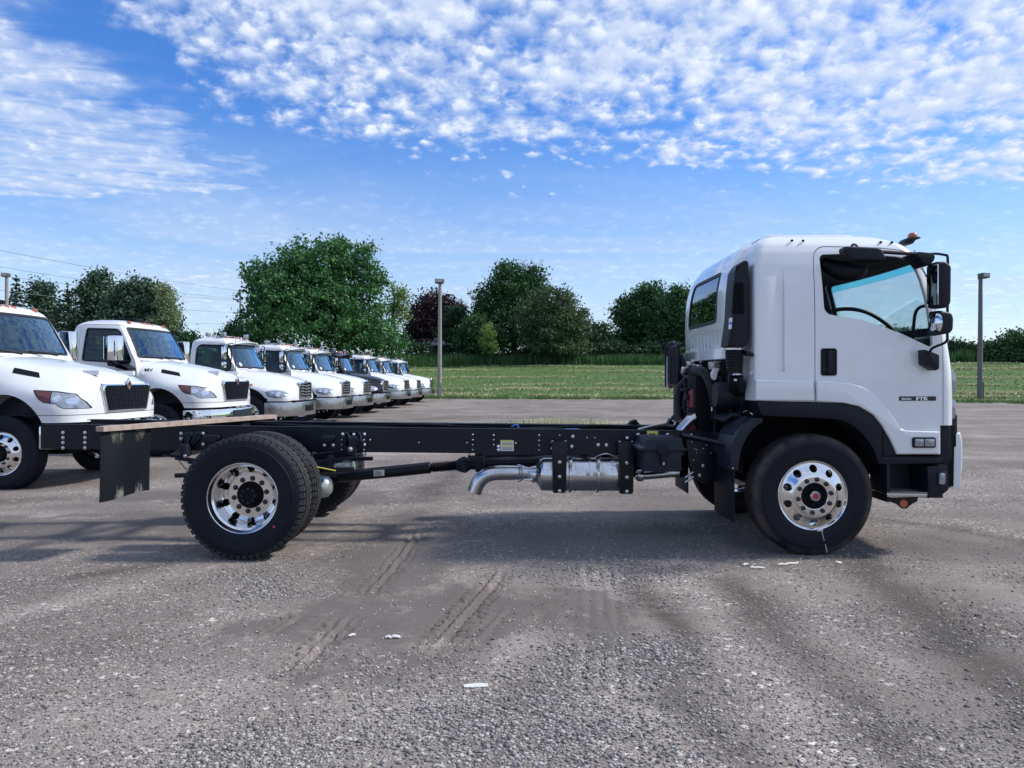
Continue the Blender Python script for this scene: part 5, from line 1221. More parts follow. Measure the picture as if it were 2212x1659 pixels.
# brackets of the rear springs
def px3(pts): return [(69.1 + a * .3437, 881.3 + b * .3437) for a, b in pts]
def plate(pts, y0, y1, name, m_=M_cast, bev=.006, r_=.01, par=None): return T(MB().prism(rpoly(QL(px3(pts), (y0 + y1) / 2), r_, 2), 'Y', y0, y1, bev), name, m_, par)
hg = plate([(925, 150), (1095, 150), (1095, 200), (1060, 240), (1000, 240), (925, 210)], RY - .012, RY, 'spring_hanger')
plate([(965, 150), (1010, 150), (990, 225), (975, 250), (940, 260), (930, 235), (955, 215)], RY - .09, RY - .01, 'hanger_rib', bev=.015, par=hg)
plate([(1028, 150), (1068, 150), (1045, 210), (1010, 240), (1000, 215)], RY - .07, RY - .01, 'hanger_rib', bev=.014, par=hg)
plate([(935, 225), (985, 225), (990, 300), (965, 312), (940, 298)], RY - .15, RY - .03, 'shackle', bev=.014)
b_at(*px3([(963, 302)])[0], RY - .155)
for sgn in (1,):
    plate([(1062, 205), (1075, 175), (1105, 168), (1180, 170), (1180, 190), (1160, 215), (1090, 218)], RY - .05, RY - .002, 'bump_stop', bev=.012)
    plate([(1805, 205), (1825, 175), (1850, 170), (1905, 172), (1902, 195), (1885, 212), (1830, 216)], RY - .05, RY - .002, 'bump_stop', bev=.012)
hg2 = plate([(1940, 145), (2105, 145), (2105, 270), (1940, 290)], RY - .008, RY, 'spring_hanger')
plate([(1975, 150), (2005, 180), (2040, 180), (2060, 150), (2085, 215), (2045, 235), (2040, 280), (2010, 296), (1980, 285), (1962, 235), (1985, 225)], RY - .09, RY - .01, 'hanger_rib', bev=.02, par=hg2)
c = P(*px3([(2003, 258)])[0], RY - .09); T(MB().lathe([(0, -.02), (.010, -.02), (.014, -.012), (.022, -.010), (.024, .01)], 'Y', c, 14), 'pivot_bolt', M_bolt, hg2)
# leaf springs
for Ysp in (RY - .05, RY2 + .05):
    sp = None
    for i in range(6):
        x0_, x1_ = -3.30 + i * .12, -1.42 - i * .09; z1_ = .80 - i * .017
        pts = []
        for k in range(9):
            t_ = k / 8; x_ = x0_ + (x1_ - x0_) * t_; pts.append((x_, Ysp, z1_ - .10 * math.sin(PI * (x_ + 3.3) / 1.88)))
        mb = MB(); vs = []; fs = []
        for k, p in enumerate(pts):
            for dy, dz in ((-.035, -.007), (.035, -.007), (.035, .007), (-.035, .007)): vs.append((p[0], p[1] + dy, p[2] + dz))
            if k:
                for e in range(4): fs.append((k * 4 - 4 + e, k * 4 - 4 + (e + 1) % 4, k * 4 + (e + 1) % 4, k * 4 + e))
        fs += [(0, 1, 2, 3), tuple(range(32, 36))[::-1]]
        o = T(mb.add(vs, fs), 'spring_leaf', M_cast, None, 30)
    T(MB().box((-1.72, Ysp, .735), (.045, .09, .13), .006), 'spring_clip', M_cast)
    T(MB().box((-2.26, Ysp, .70), (.26, .12, .1), .01), 'axle_seat', M_cast)
    T(MB().tube([(-3.2, Ysp + .02, .60), (-1.5, Ysp + .02, .66)], .022, 8), 'torque_rod', M_cast)
# rear axle
AX, AZ = -2.264, .515
T(MB().tube([(AX, 6.6, AZ), (AX, YC - .3, AZ), (AX, YC - .16, AZ), (AX, YC + .16, AZ), (AX, YC + .3, AZ), (AX, 8.3, AZ)], [.075, .09, .19, .19, .09, .075], 20, smooth=2), 'rear_axle', M_cast)
T(MB().tube([(AX, YC, AZ), (AX + .2, YC, AZ + .01), (AX + .42, YC, AZ + .02), (AX + .50, YC, AZ + .02)], [.19, .17, .09, .07], 20, smooth=2), 'differential', M_dark)
# brake chambers, silver
for yy, zz in ((6.98, .50), (7.98, .56)):
    o = T(MB().lathe([(0, -1.70), (.055, -1.705), (.095, -1.74), (.108, -1.80), (.110, -1.88), (.122, -1.89), (.122, -1.91), (.105, -1.92), (.09, -2.0), (.03, -2.02)], 'X', (0, yy, zz), 24), 'brake_chamber', M_grey)
    T(MB().lathe([(.123, -1.895), (.128, -1.900), (.123, -1.905)], 'X', (0, yy, zz), 24), 'chamber_band', M_dark, o)
T(MB().box((-1.775, 6.915, .57), (.03, .05, .04), .01), 'blue_cap', M_cover)
T(MB().tube([(-1.95, 6.9, .72), (-1.65, 6.9, .66)], .006, 6), 'brake_pipe', M_yellow)
# drive shaft
def q4(a, b): return 777.6 + a * .3437, 881.3 + b * .3437
s0 = Vector((-1.76, YC, Q(0, 1030, YC)[1])); s1 = P(*q4(440, 375), YC); s2 = P(*q4(600, 362), YC); s3 = P(*q4(700, 352), YC); s4 = P(1170, 993, YC)
T(MB().tube([s0, s1, s1 + (s2 - s1) * .1], [.058, .058, .03], 24), 'drive_shaft', M_frame)
lbl = T(MB().prism(QL([(807, 1016.5), (829.5, 1014.8), (829.8, 1027.5), (807.5, 1029)], YC - .06), 'Y', YC - .0625, YC - .055), 'label', M_label)
mb = MB()
for i in range(5): mb.prism(QL([(809, 1018.5 + i * 2.1), (820 + (i * 37 % 8), 1017.8 + i * 2.1), (820 + (i * 37 % 8), 1018.6 + i * 2.1), (809, 1019.3 + i * 2.1)], YC - .0625), 'Y', YC - .0635, YC - .0626)
T(mb, 'label_print', M_plast2, lbl)
pts = []; rs = []
for i in range(25):
    t_ = i / 24; pts.append(s1.lerp(s2, .1 + .9 * t_)); rs.append(.040 if i % 2 else .056)
T(MB().tube(pts, rs, 20), 'shaft_boot', M_seal)
T(MB().tube([s2, s2.lerp(s3, .35), s2.lerp(s3, .6), s3], [.045, .075, .085, .05], 16), 'universal_joint', M_cast)
T(MB().box(s2.lerp(s3, .55), (.05, .2, .13), .012), 'joint_cross', M_cast)
T(MB().box((s3.x + .09, YC, s3.z + .05), (.10, .22, .24), .02).box((s3.x + .09, YC, .83), (.14, .6, .03)), 'centre_bearing', M_frame)
T(MB().tube([s3, s4 + Vector((.8, 0, .02))], .058, 20), 'drive_shaft', M_frame)
# inner air tank and pipes under the frame
T(MB().tube([(-.42, 7.25, .80), (-.42, 7.25, .72)], .012, 8), 'drop_rod', M_steel)
tk = T(MB().lathe([(0, -.3), (.08, -.29), (.12, -.25), (.13, -.2), (.13, .5), (.12, .55), (.08, .59), (0, .6)], 'X', (-.3 + .25, 8.1, .62), 24), 'air_tank', M_frame)
# exhaust
mf = P(1167.7, 1024, 7.12).x; mr = P(1341, 1024, 7.12).x; mz = 1.53 - 208 / F_ * 7.12; L_ = mr - mf
prof = [(.035, mf - .12), (.062, mf - .085), (.07, mf - .06), (.10, mf - .03), (.145, mf - .005), (.158, mf + .02), (.160, mf + .12)]
def ribp(x_, w_=.012, h=.008): return [(.160, x_ - w_), (.160 + h, x_ - w_ * .7), (.160 + h, x_ + w_ * .7), (.160, x_ + w_)]
for f_ in (.24, .36, .43, .60, .70, .76, .88): prof += ribp(mf + L_ * f_, .008 if f_ not in (.36, .70) else .018, .007 if f_ not in (.36, .70) else .016)
prof += [(.160, mr + .02), (.15, mr + .05), (.10, mr + .08), (.05, mr + .1)]
mu = T(MB().lathe(prof, 'X', (0, 7.12, mz), 48), 'muffler', M_steel, None, 25)
for i in range(3):
    c = P(1267 + i * 15, 1010, 6.97); T(MB().box((c.x + .02, 6.963, mz + .03), (.05, .012, .055), .006), 'shield_dimple', M_steel, mu)
for x_ in (mf + L_ * .36, mf + L_ * .70): T(MB().box((x_, 6.95, mz + .13), (.03, .04, .05), .006).tube([(x_, 6.94, mz + .15), (x_, 6.94, mz + .05)], .006, 6), 'clamp_bolt', M_steel, mu)
tp = [P(1168, 1019, 7.12), P(1135, 1020, 7.12), P(1110, 1021, 7.12), P(1073, 1021.5, 7.12), P(1050, 1027, 7.12), P(1034, 1041, 7.12), P(1024, 1063, 7.12)]
T(MB().tube([(mf - .05, 7.12, mz), (mf - .13, 7.12, mz + .012), P(1139, 1020, 7.12), P(1122, 1020, 7.12)], [.09, .055, .052, .055], 24), 'exhaust_neck', M_steel)
tl = T(MB().tube(tp[1:], [.062, .070, .071, .071, .071, .071], 28, smooth=5, cap=False), 'tail_pipe', M_steel)
T(MB().tube([p + Vector((0, 0, 0)) for p in tp[3:]], .067, 24, smooth=5, cap=False), 'pipe_inside', M_dark, tl)
for x_ in (Q(1128, 0, 7.12)[0], Q(1122, 0, 7.12)[0]):
    T(MB().lathe([(.071, x_ - .008), (.078, x_), (.071, x_ + .008)], 'X', (0, 7.12, P(0, 1020.5, 7.12).z), 28), 'pipe_clamp', M_steel, tl)
T(MB().box(P(1142, 1036, 7.05), (.075, .03, .02), .004), 'sensor_boss', M_bolt, mu)
T(MB().tube([P(1119, 1005, 7.05), P(1129, 1008, 7.02), P(1131, 1022, 7.0), P(1129, 1034, 7.02), P(1118, 1040, 7.05)], .010, 8, smooth=4), 'u_clamp', M_steel, tl)
T(MB().tube([P(1160, 992, 7.0), P(1158, 1004, 6.98), P(1165, 1012, 6.98), P(1166, 1022, 6.98), P(1160, 1018, 7.0)], .007, 8, smooth=4), 'sensor_wire', M_dark, mu)
T(MB().tube([P(1372, 1027, 7.1), P(1395, 1027, 7.1), P(1430, 1024, 7.1), P(1466, 1021, 7.1)], .040, 20, smooth=3), 'inlet_pipe', M_chromed)
T(MB().lathe([(.052, P(1376, 0, 7.1).x), (.058, P(1379, 0, 7.1).x), (.058, P(1385, 0, 7.1).x), (.052, P(1389, 0, 7.1).x)], 'X', (0, 7.1, P(0, 1027, 7.1).z), 24), 'pipe_clamp', M_steel)
T(MB().tube([P(1480, 1032, 6.9), P(1497, 1020, 6.9)], .012, 8).tube([P(1480, 1042, 6.9), P(1498, 1030, 6.9)], .012, 8), 'brake_line', M_steel)
def bracket(px0_, px1_, y0_, y1_):
    x0_, z0_ = Q(px0_, y0_, 6.93); x1_, z1_ = Q(px1_, y1_, 6.93); w_ = x1_ - x0_
    o = T(MB().prism([(x0_ - .01, z0_), (x1_ + .01, z0_), (x1_ + .005, z0_ - .2), (x1_, z1_ + .02), (x1_ - .02, z1_), (x0_ + .02, z1_), (x0_ + .005, z1_ + .02), (x0_, z0_ - .2)], 'Y', 6.925, 6.94, .003)
          .box((x0_ + .012, 6.96, (z0_ + z1_) / 2 - .06), (.012, .08, abs(z1_ - z0_) - .13)).box((x1_ - .012, 6.96, (z0_ + z1_) / 2 - .06), (.012, .08, abs(z1_ - z0_) - .13)), 'muffler_bracket', M_frame)
    return o
br1 = bracket(1193, 1223, 953, 1065); br2 = bracket(1337, 1368, 954, 1067)
for a, b in ((1255, 341), (1255, 432), (1255, 522)): b_at(*q4(a, b), 6.925, True, br1)
for a, b in ((1678, 345), (1678, 436), (1678, 525)): b_at(*q4(a, b), 6.925, True, br2)
# battery box
bx = T(MB().box((1.339, 6.77, .793), (.332, .46, .195), .012), 'battery_box', M_plast2)
T(MB().box((1.339, 6.77, .722), (.345, .47, .02), .006), 'box_rim', M_plast2, bx)
ld = [(1.125, .885), (1.545, .885), (1.545, .905), (1.515, .915), (1.495, .99), (1.19, .992), (1.165, .92), (1.125, .905)]
lid = T(MB().prism(ld, 'Y', 6.50, 7.0, .012), 'box_lid', M_plast2, bx)
mb = MB()
for i in range(5): mb.box((1.34, 6.56 + i * .075, .995), (.27, .03, .012), .004)
T(mb, 'lid_rib', M_plast2, bx)
T(MB().box((1.335, 6.492, .90), (.10, .02, .10), .008).box((1.335, 6.505, .83), (.05, .03, .14), .008), 'box_strap', M_plast, bx)
T(MB().box((1.335, 6.487, .775), (.014, .006, .025)), 'strap_clip', M_steel, bx)
# mudguard behind the front wheel and flap
mgp = [(1646, 903), (1622, 903), (1604, 919), (1592, 934), (1584, 949), (1578, 966), (1577, 1016), (1593, 1016), (1596, 990), (1602, 966), (1612, 944), (1626, 926), (1638, 916), (1646, 912)]
mg = T(MB().prism(QL(mgp, 6.36), 'Y', 6.34, 6.80, .010), 'mudguard', M_plast2)
mb = MB()
for k in range(5):
    yy = 6.46 + k * .075; mb.tube([P(1621, 902, 6.36) + Vector((0, yy - 6.36, 0)), P(1603, 918, 6.36) + Vector((0, yy - 6.36, 0)), P(1586, 941, 6.36) + Vector((0, yy - 6.36, 0))], .011, 8)
T(mb, 'mudguard_rib', M_plast2, mg)
T(MB().tube([(1.62, 7.0, .98), (1.80, 6.7, .955), (1.93, 6.5, .93)], .022, 10, smooth=2), 'mudguard_arm', M_frame)
T(MB().box((1.915, 6.66, .56), (.012, .60, .56), .004), 'mud_flap', M_rubber)
T(MB().box((1.90, 8.26, .56), (.012, .60, .56), .004), 'mud_flap', M_rubber)
T(MB().prism(QL(mgp, 6.36), 'Y', 8.1, 8.58, .010), 'mudguard', M_plast2)
for p_ in ((1583, 1011.5, 6.335), (1576, 1007.5, 6.4)): b_at(p_[0], p_[1], p_[2], False, mg)
# spring hanger and steering parts in front of the battery box
mb = MB().prism(QL([(1480, 940), (1560, 945), (1575, 990), (1560, 1035), (1520, 1045), (1495, 1030), (1485, 990)], 6.98), 'Y', 6.95, 7.04, .01)
hg3 = T(mb, 'front_spring_hanger', M_frame)
for a, b, big in ((1519.5, 1006, 1), (1512, 1027, 1), (1494, 939, 0), (1494, 954, 0), (1500, 970, 0), (1505, 979, 0), (1519, 969, 0), (1526, 962, 0), (1536, 979, 0), (1498, 994, 0), (1505, 972, 0)): b_at(a, b, 6.95, bool(big), hg3)
for i in range(5): T(MB().box((2.5, RY - .04, .62 - i * .014), (1.5 - i * .2, .07, .010)), 'spring_leaf', M_cast)
T(MB().tube([(2.59, 6.6, .50), (2.59, 6.8, .42), (2.59, 8.1, .42), (2.59, 8.3, .50)], .05, 12, smooth=2), 'front_axle', M_cast)
T(MB().tube([(2.36, 6.75, .48), (2.36, 8.2, .48)], .018, 8), 'tie_rod', M_cast)
T(MB().box((2.9, YC, .8), (1.3, .5, .45), .05), 'engine', M_dark)
T(MB().box((1.3, YC, .72), (.9, .34, .36), .05), 'transmission', M_dark)
# looms and lines along the frame
for k, (yy, zz, rr, m_) in enumerate(((7.10, -.03, .014, M_seal), (7.13, -.05, .010, M_plast), (7.82, -.03, .016, M_seal), (7.78, -.06, .010, M_cast), (7.16, -.20, .012, M_seal))):
    pts = []
    for i in range(15):
        x_ = -4.1 + i * .40; pts.append((x_, yy + .015 * math.sin(i * 1.9 + k), ztop(x_) + zz + .018 * math.sin(i * 1.3 + k * 2)))
    T(MB().tube(pts, rr, 8, smooth=3), 'wiring_loom', m_)
for i in range(11):
    x_ = -4.0 + i * .52; T(MB().box((x_, RY - .003, ztop(x_) - .10 - .07 * (i % 3)), (.010, .006, .05 + .02 * (i % 2)), .002), 'cable_tie', M_cast, railn)
for (px_, py_, w_, h_) in ((905, 962, 5, 4), (1150, 968, 7, 3), (1302, 945, 4, 8), (655, 985, 8, 3), (600, 940, 5, 5)):
    c = P(px_, py_, RY); T(MB().box((c.x, RY - .004, c.z), (w_ * .0044, .01, h_ * .0044), .002), 'rail_tab', M_cast, railn)
T(MB().prism(QL([(1010, 984), (1045, 984), (1042, 996), (1013, 996)], RY + .04), 'Y', RY + .02, RY + .06, .004), 'bracket', M_frame)
T(MB().tube([P(1290, 985, 7.05), P(1310, 980, 7.03), P(1330, 986, 7.05), P(1345, 981, 7.05)], .006, 6, smooth=3), 'sensor_wire', M_steel)
# bits visible between the rails
c = P(1237, 922, 7.6); T(MB().lathe([(0, .03), (.075, .028), (.09, .0), (.09, -.05)], 'Z', (c.x, 7.6, .975), 24), 'blue_cap', M_cover)
T(MB().lathe([(0, .045), (.08, .04), (.11, .0), (.11, -.1)], 'Z', (P(1133, 0, 7.6).x, 7.6, .955), 24), 'filler_dome', M_cast)
T(MB().tube([P(1105, 922, 7.5), P(1116, 917, 7.5), P(1120, 924, 7.5)], .01, 6, smooth=3), 'hose', M_cover)
T(MB().tube([P(1378, 929, 7.5), P(1410, 922, 7.55), P(1440, 920.5, 7.6), P(1475, 921, 7.6)], .018, 8, smooth=3), 'hose', M_steel)
T(MB().prism(QL([(1354, 918), (1362, 909), (1372, 906), (1376, 912), (1383, 917), (1384, 921), (1356, 921)], 8.0), 'Y', 7.9, 8.05, .01), 'coupling', M_dark)
T(MB().prism(QL([(1424, 917), (1440, 914), (1452, 916), (1454, 921), (1424, 921)], 8.3), 'Y', 8.25, 8.35, .005), 'bracket', M_cast)
# ------------- wheels
def wl(kind, x, y, z, far=False, rot=0., tyre=None, nuts=True):
    o = wheel(truck, kind, Vector((x, y, z)) - OFF[truck], far, nuts, tyre); return o
FW = wl('steer', 2.589, 6.465, .518)
wl('steer', 2.589, 8.455, .518, True, tyre=T_RIBW, nuts=False)
RW = wl('dual', AX, 6.31, .518)
def inner(y, far):
    o = new('wheel', INHUB, truck, loc=Vector((AX, y, .518)) - OFF[truck], rot=(0, .03, PI if far else 0)); new('tyre', T_LUG, o, loc=(0, 0, 0)); new('tread', T_TREAD, o, loc=(0, 0, 0))['kind'] = 'stuff'; new('rim', RIM_F, o, loc=(0, 0, 0))
inner(6.655, True); inner(8.265, False)
wl('dual', AX, 8.61, .518, True, nuts=False)
ty_ = CH[FW][0]
letters_on_tyre('Continental', .385, R(158), .118, .062, ty_)
letters_on_tyre('Continental', .385, R(-22), .118, .062, ty_)
for a_, rr in ((0, .352), (0, .458)): pass
T(MB().box((2.589 + .055, 6.336, .518 - .300), (.055, .012, .022), .003, M=None), 'wheel_weight', M_steel)
mb = MB(); r_ = random.Random(3)
for i in range(12):
    t_ = i / 12
    if r_.random() < .22: continue
    rr = .325 + .185 * t_; a = -PI / 2 + .215 + .02 * t_ ; yy = 6.465 - (.1435 if rr < .47 else .136 - (rr - .47) * .1)
    mb.box((2.589 + math.cos(a) * rr, yy, .518 + math.sin(a) * rr), (.004, .003, .013))
T(mb, 'chalk_mark', M_label)
T(MB().lathe([(0, -.001), (.011, 0), (.011, .002)], 'Y', (AX + .272, 6.31 - .142, .518 - .235), 14), 'red_dot', M_pink)
# ---------------------------------------------------------------- plank with mud flaps lying across the rails
A_ = Vector((-3.40, 6.14, 0)); B_ = Vector((-2.60, 8.16, 0)); d_ = (B_ - A_).normalized(); pz = ztop(-3.3) + .0065
pn = Vector((-d_.y, d_.x, 0)) * -1
plank = thing('flap_board', 'weathered wooden board with black rubber mud flaps lying across the rear frame rails', 'board', (A_.x, A_.y, pz))
wd_, th_ = .09, .042
vs = []
for s_ in (0, 1):
    p = A_ if s_ == 0 else B_
    for a, zz in ((0, 0), (1, 0), (1, 1), (0, 1)): vs.append((p + pn * wd_ * a * -1 + Vector((0, 0, pz + th_ * zz)))[:])
mb = MB(); nseg = 14; vs = []; fs = []
for i in range(nseg + 1):
    p = A_.lerp(B_, i / nseg); wob = .002 * math.sin(i * 2.1)
    for a, zz in ((0, 0), (1, 0), (1, 1), (0, 1)): q_ = p - pn * (wd_ * a) + Vector((0, 0, pz + (th_ + wob) * zz)); vs.append(tuple(q_))
    if i:
        for e in range(4): fs.append((i * 4 - 4 + e, i * 4 - 4 + (e + 1) % 4, i * 4 + (e + 1) % 4, i * 4 + e))
fs += [(3, 2, 1, 0), tuple(range(nseg * 4, nseg * 4 + 4))]
mb.add(vs, fs).build('board', M_wood, plank, 20)
def flapm(name):
    m = mat(name, (.005, .0075, .012), .6, spec=.25, var=.2, vs=6, bump=.2, bs=60); t = m.node_tree; q = NB(t); b = t.nodes['Principled BSDF']
    co = nd(t, 'ShaderNodeTexCoord').outputs['Object']; s3_ = q.sep(co)
    st1 = q.noise(q.vm('MULTIPLY', co, (55, 55, 12)), 1., 6, .8)
    def g_(c_, w_): return q.ss(q.m('ABSOLUTE', q.m('SUBTRACT', s3_[1], c_)), w_, w_ * .25)
    lo = q.m('MULTIPLY', q.ss(s3_[2], -.33, -.58), q.m('MAXIMUM', g_(.19, .11), g_(.42, .08)))
    hi2 = q.m('MULTIPLY', q.ss(s3_[2], -.24, -.02), q.m('MAXIMUM', g_(.15, .12), g_(.38, .09)))
    f = q.m('MULTIPLY', q.ss(q.m('ADD', st1, q.m('MULTIPLY', q.m('MAXIMUM', lo, hi2), .42)), .78, 1.0), .8)
    old = b.inputs['Base Color'].links[0].from_socket
    c = q.mix(f, old, q.mix(q.ss(s3_[2], -.3, -.2), (.30, .30, .28, 1), (.16, .155, .11, 1))); t.links.new(c, b.inputs['Base Color']); return m
M_flap = flapm('dusty_rubber_flap')
def flap(t0, t1, zb0, zb1, sway):
    nu, nv = 8, 10; g = []
    for i in range(nu + 1):
        t_ = t0 + (t1 - t0) * i / nu; p = A_.lerp(B_, t_)
        for k in range(nv + 1):
            s_ = k / nv; zb = zb0 + (zb1 - zb0) * i / nu; z_ = (pz + .002) + (zb - pz - .002) * s_
            off = -pn * (wd_ * .5) + pn * (.012 * math.sin(s_ * 2.2 + i * .4) + .02 * s_ * math.sin(i * .8)) + Vector((-.012 * s_ * sway, 0, 0))
            g.append(tuple(p + off + Vector((0, 0, z_)) - Vector((0, 0, 0))))
    g = [(x_, y_, z_) for x_, y_, z_ in g]; n1 = len(g); g2 = [(x_ + .009, y_ + .004, z_) for x_, y_, z_ in g]; fs = []
    for i in range(nu):
        for k in range(nv):
            a = i * (nv + 1) + k; fs.append((a, a + 1, a + nv + 2, a + nv + 1)); fs.append((n1 + a + nv + 1, n1 + a + nv + 2, n1 + a + 1, n1 + a))
    bd_ = [k for k in range(nv + 1)] + [i * (nv + 1) + nv for i in range(1, nu + 1)] + [nu * (nv + 1) + k for k in range(nv - 1, -1, -1)] + [i * (nv + 1) for i in range(nu - 1, 0, -1)]
    for i in range(len(bd_)): a, b = bd_[i], bd_[(i + 1) % len(bd_)]; fs.append((a, n1 + a, n1 + b, b))
    mb = MB().add([(x_ - OFF[plank].x, y_ - OFF[plank].y, z_ - OFF[plank].z) for x_, y_, z_ in g + g2], fs)
    return new('mud_flap', mb.mesh('mud_flap', M_flap, 40), plank, loc=(0, 0, 0))
flap(.0, .235, .487, .52, 1.); flap(.76, 1., .52, .5, .2)
# ---------------------------------------------------------------- bonneted trucks parked in a row (local: nose at x=0, heading +X, near side -Y)
def half_to_full(h): return [(-y, z) for y, z in h] + [(y, z) for y, z in reversed(h[:-1])]
def crm(a, b, c, d, t): return .5 * (2 * b + (c - a) * t + (2 * a - 5 * b + 4 * c - d) * t * t + (3 * b - a - 3 * c + d) * t ** 3)
def hood_solid(st, nu=4, nv=5, infl=0.):
    A = np.array([[(x_, y_, z_) for y_, z_ in half_to_full(h)] for x_, h in st], float)
    def sub(A, n, ax):
        A = np.moveaxis(A, ax, 0); o = []
        for i in range(len(A) - 1):
            a = A[max(0, i - 1)]; b = A[i]; c = A[i + 1]; d = A[min(len(A) - 1, i + 2)]
            for k in range(n): o.append(crm(a, b, c, d, k / n))
        o.append(A[-1]); return np.moveaxis(np.array(o), 0, ax)
    A = sub(sub(A, nv, 0), nu, 1); nx_, ny_ = A.shape[:2]
    if infl:
        du = np.gradient(A, axis=0); dv = np.gradient(A, axis=1); nn = np.cross(du, dv); nn /= np.linalg.norm(nn, axis=2, keepdims=True) + 1e-9
        cen = np.array([-.8, 0, 1.2]); s_ = np.sign(((A - cen) * nn).sum(2, keepdims=True)); A = A + nn * s_ * infl
        A[:, 0, 2] -= infl; A[:, -1, 2] -= infl
    vs = [tuple(p) for p in A.reshape(-1, 3)]; fs = []
    for i in range(nx_ - 1):
        for k in range(ny_ - 1): a = i * ny_ + k; fs.append((a, a + 1, a + ny_ + 1, a + ny_))
        fs.append((i * ny_ + ny_ - 1, i * ny_, i * ny_ + ny_, i * ny_ + 2 * ny_ - 1))
    fs.append(tuple(range(ny_))); fs.append(tuple(range((nx_ - 1) * ny_, nx_ * ny_))[::-1])
    return MB().add(vs, fs).mesh('h', None, 0)
def cyl_mesh(c, r, y0, y1, seg=40): return MB().cyl((c[0], y0, c[1]), (c[0], y1, c[1]), r, seg).mesh('c', None, 0)
HA = [(-1.55, [(.99, .94), (1.01, 1.2), (1.0, 1.48), (.96, 1.66), (.87, 1.79), (.70, 1.865), (.4, 1.905), (0, 1.915)]),
      (-1.1, [(1.10, .94), (1.125, 1.22), (1.10, 1.42), (1.0, 1.58), (.84, 1.71), (.64, 1.785), (.38, 1.825), (0, 1.84)]),
      (-.6, [(1.12, .94), (1.14, 1.18), (1.11, 1.35), (.98, 1.48), (.80, 1.60), (.60, 1.69), (.34, 1.735), (0, 1.75)]),
      (-.25, [(1.08, .94), (1.10, 1.13), (1.06, 1.28), (.92, 1.42), (.74, 1.53), (.57, 1.60), (.3, 1.64), (0, 1.655)]),
      (-.06, [(.90, .94), (.91, 1.1), (.88, 1.24), (.78, 1.36), (.66, 1.46), (.52, 1.52), (.3, 1.545), (0, 1.555)]),
      (.04, [(.60, .94), (.605, 1.08), (.60, 1.22), (.59, 1.34), (.57, 1.43), (.47, 1.485), (.3, 1.50), (0, 1.505)])]
HB = [(-1.5, [(.98, .88), (1.0, 1.15), (.99, 1.38), (.94, 1.53), (.83, 1.65), (.66, 1.715), (.36, 1.755), (0, 1.765)]),
      (-1.1, [(1.09, .88), (1.125, 1.12), (1.10, 1.30), (.97, 1.43), (.80, 1.56), (.61, 1.65), (.34, 1.70), (0, 1.71)]),
      (-.6, [(1.12, .88), (1.14, 1.06), (1.11, 1.19), (.96, 1.31), (.74, 1.45), (.55, 1.555), (.32, 1.61), (0, 1.62)]),
      (-.25, [(1.09, .88), (1.11, 1.0), (1.07, 1.11), (.90, 1.22), (.67, 1.35), (.50, 1.47), (.3, 1.525), (0, 1.535)]),
      (-.03, [(.92, .88), (.93, .96), (.88, 1.05), (.74, 1.15), (.57, 1.27), (.45, 1.385), (.28, 1.445), (0, 1.455)]),
      (.07, [(.52, .88), (.52, .96), (.52, 1.05), (.50, 1.14), (.47, 1.24), (.42, 1.34), (.27, 1.40), (0, 1.41)])]
CA_ = [(.94, -2.95, -1.46, 1.0, .06, .04, 0), (1.5, -2.95, -1.46, 1.01, .06, .04, 0), (1.86, -2.95, -1.42, 1.0, .08, .10, .12), (2.1, -2.95, -1.52, .975, .09, .13, .12), (2.35, -2.945, -1.64, .935, .10, .14, .12), (2.5, -2.93, -1.73, .905, .12, .15, .11),
       (2.6, -2.89, -1.81, .87, .14, .16, .10), (2.66, -2.80, -1.90, .80, .16, .2, .08), (2.70, -2.65, -2.05, .66, .16, .2, .05), (2.715, -2.4, -2.2, .4, .08, .08, 0)]
CB_ = [(.88, -2.9, -1.44, .99, .08, .04, 0), (1.4, -2.9, -1.44, 1.0, .08, .04, 0), (1.72, -2.9, -1.38, 1.0, .10, .10, .14), (2.0, -2.9, -1.50, .985, .12, .14, .14), (2.3, -2.89, -1.62, .95, .14, .16, .14), (2.48, -2.88, -1.70, .92, .16, .16, .13),
       (2.56, -2.86, -1.74, .89, .18, .18, .12), (2.62, -2.78, -1.80, .82, .2, .2, .10), (2.66, -2.65, -1.95, .7, .2, .2, .06), (2.675, -2.4, -2.15, .4, .08, .08, 0)]
def part(me, name, par, m_=None, ang=30):
    me.name = name
    if m_ is not None and (not len(me.materials) or me.materials[0] is None): me.materials.clear(); me.materials.append(m_)
    return new(name, me, par, loc=(0, 0, 0))
def bp2(mb, name, m_, par, ang=35): return new(name, mb.mesh(name, m_, ang), par, loc=(0, 0, 0))
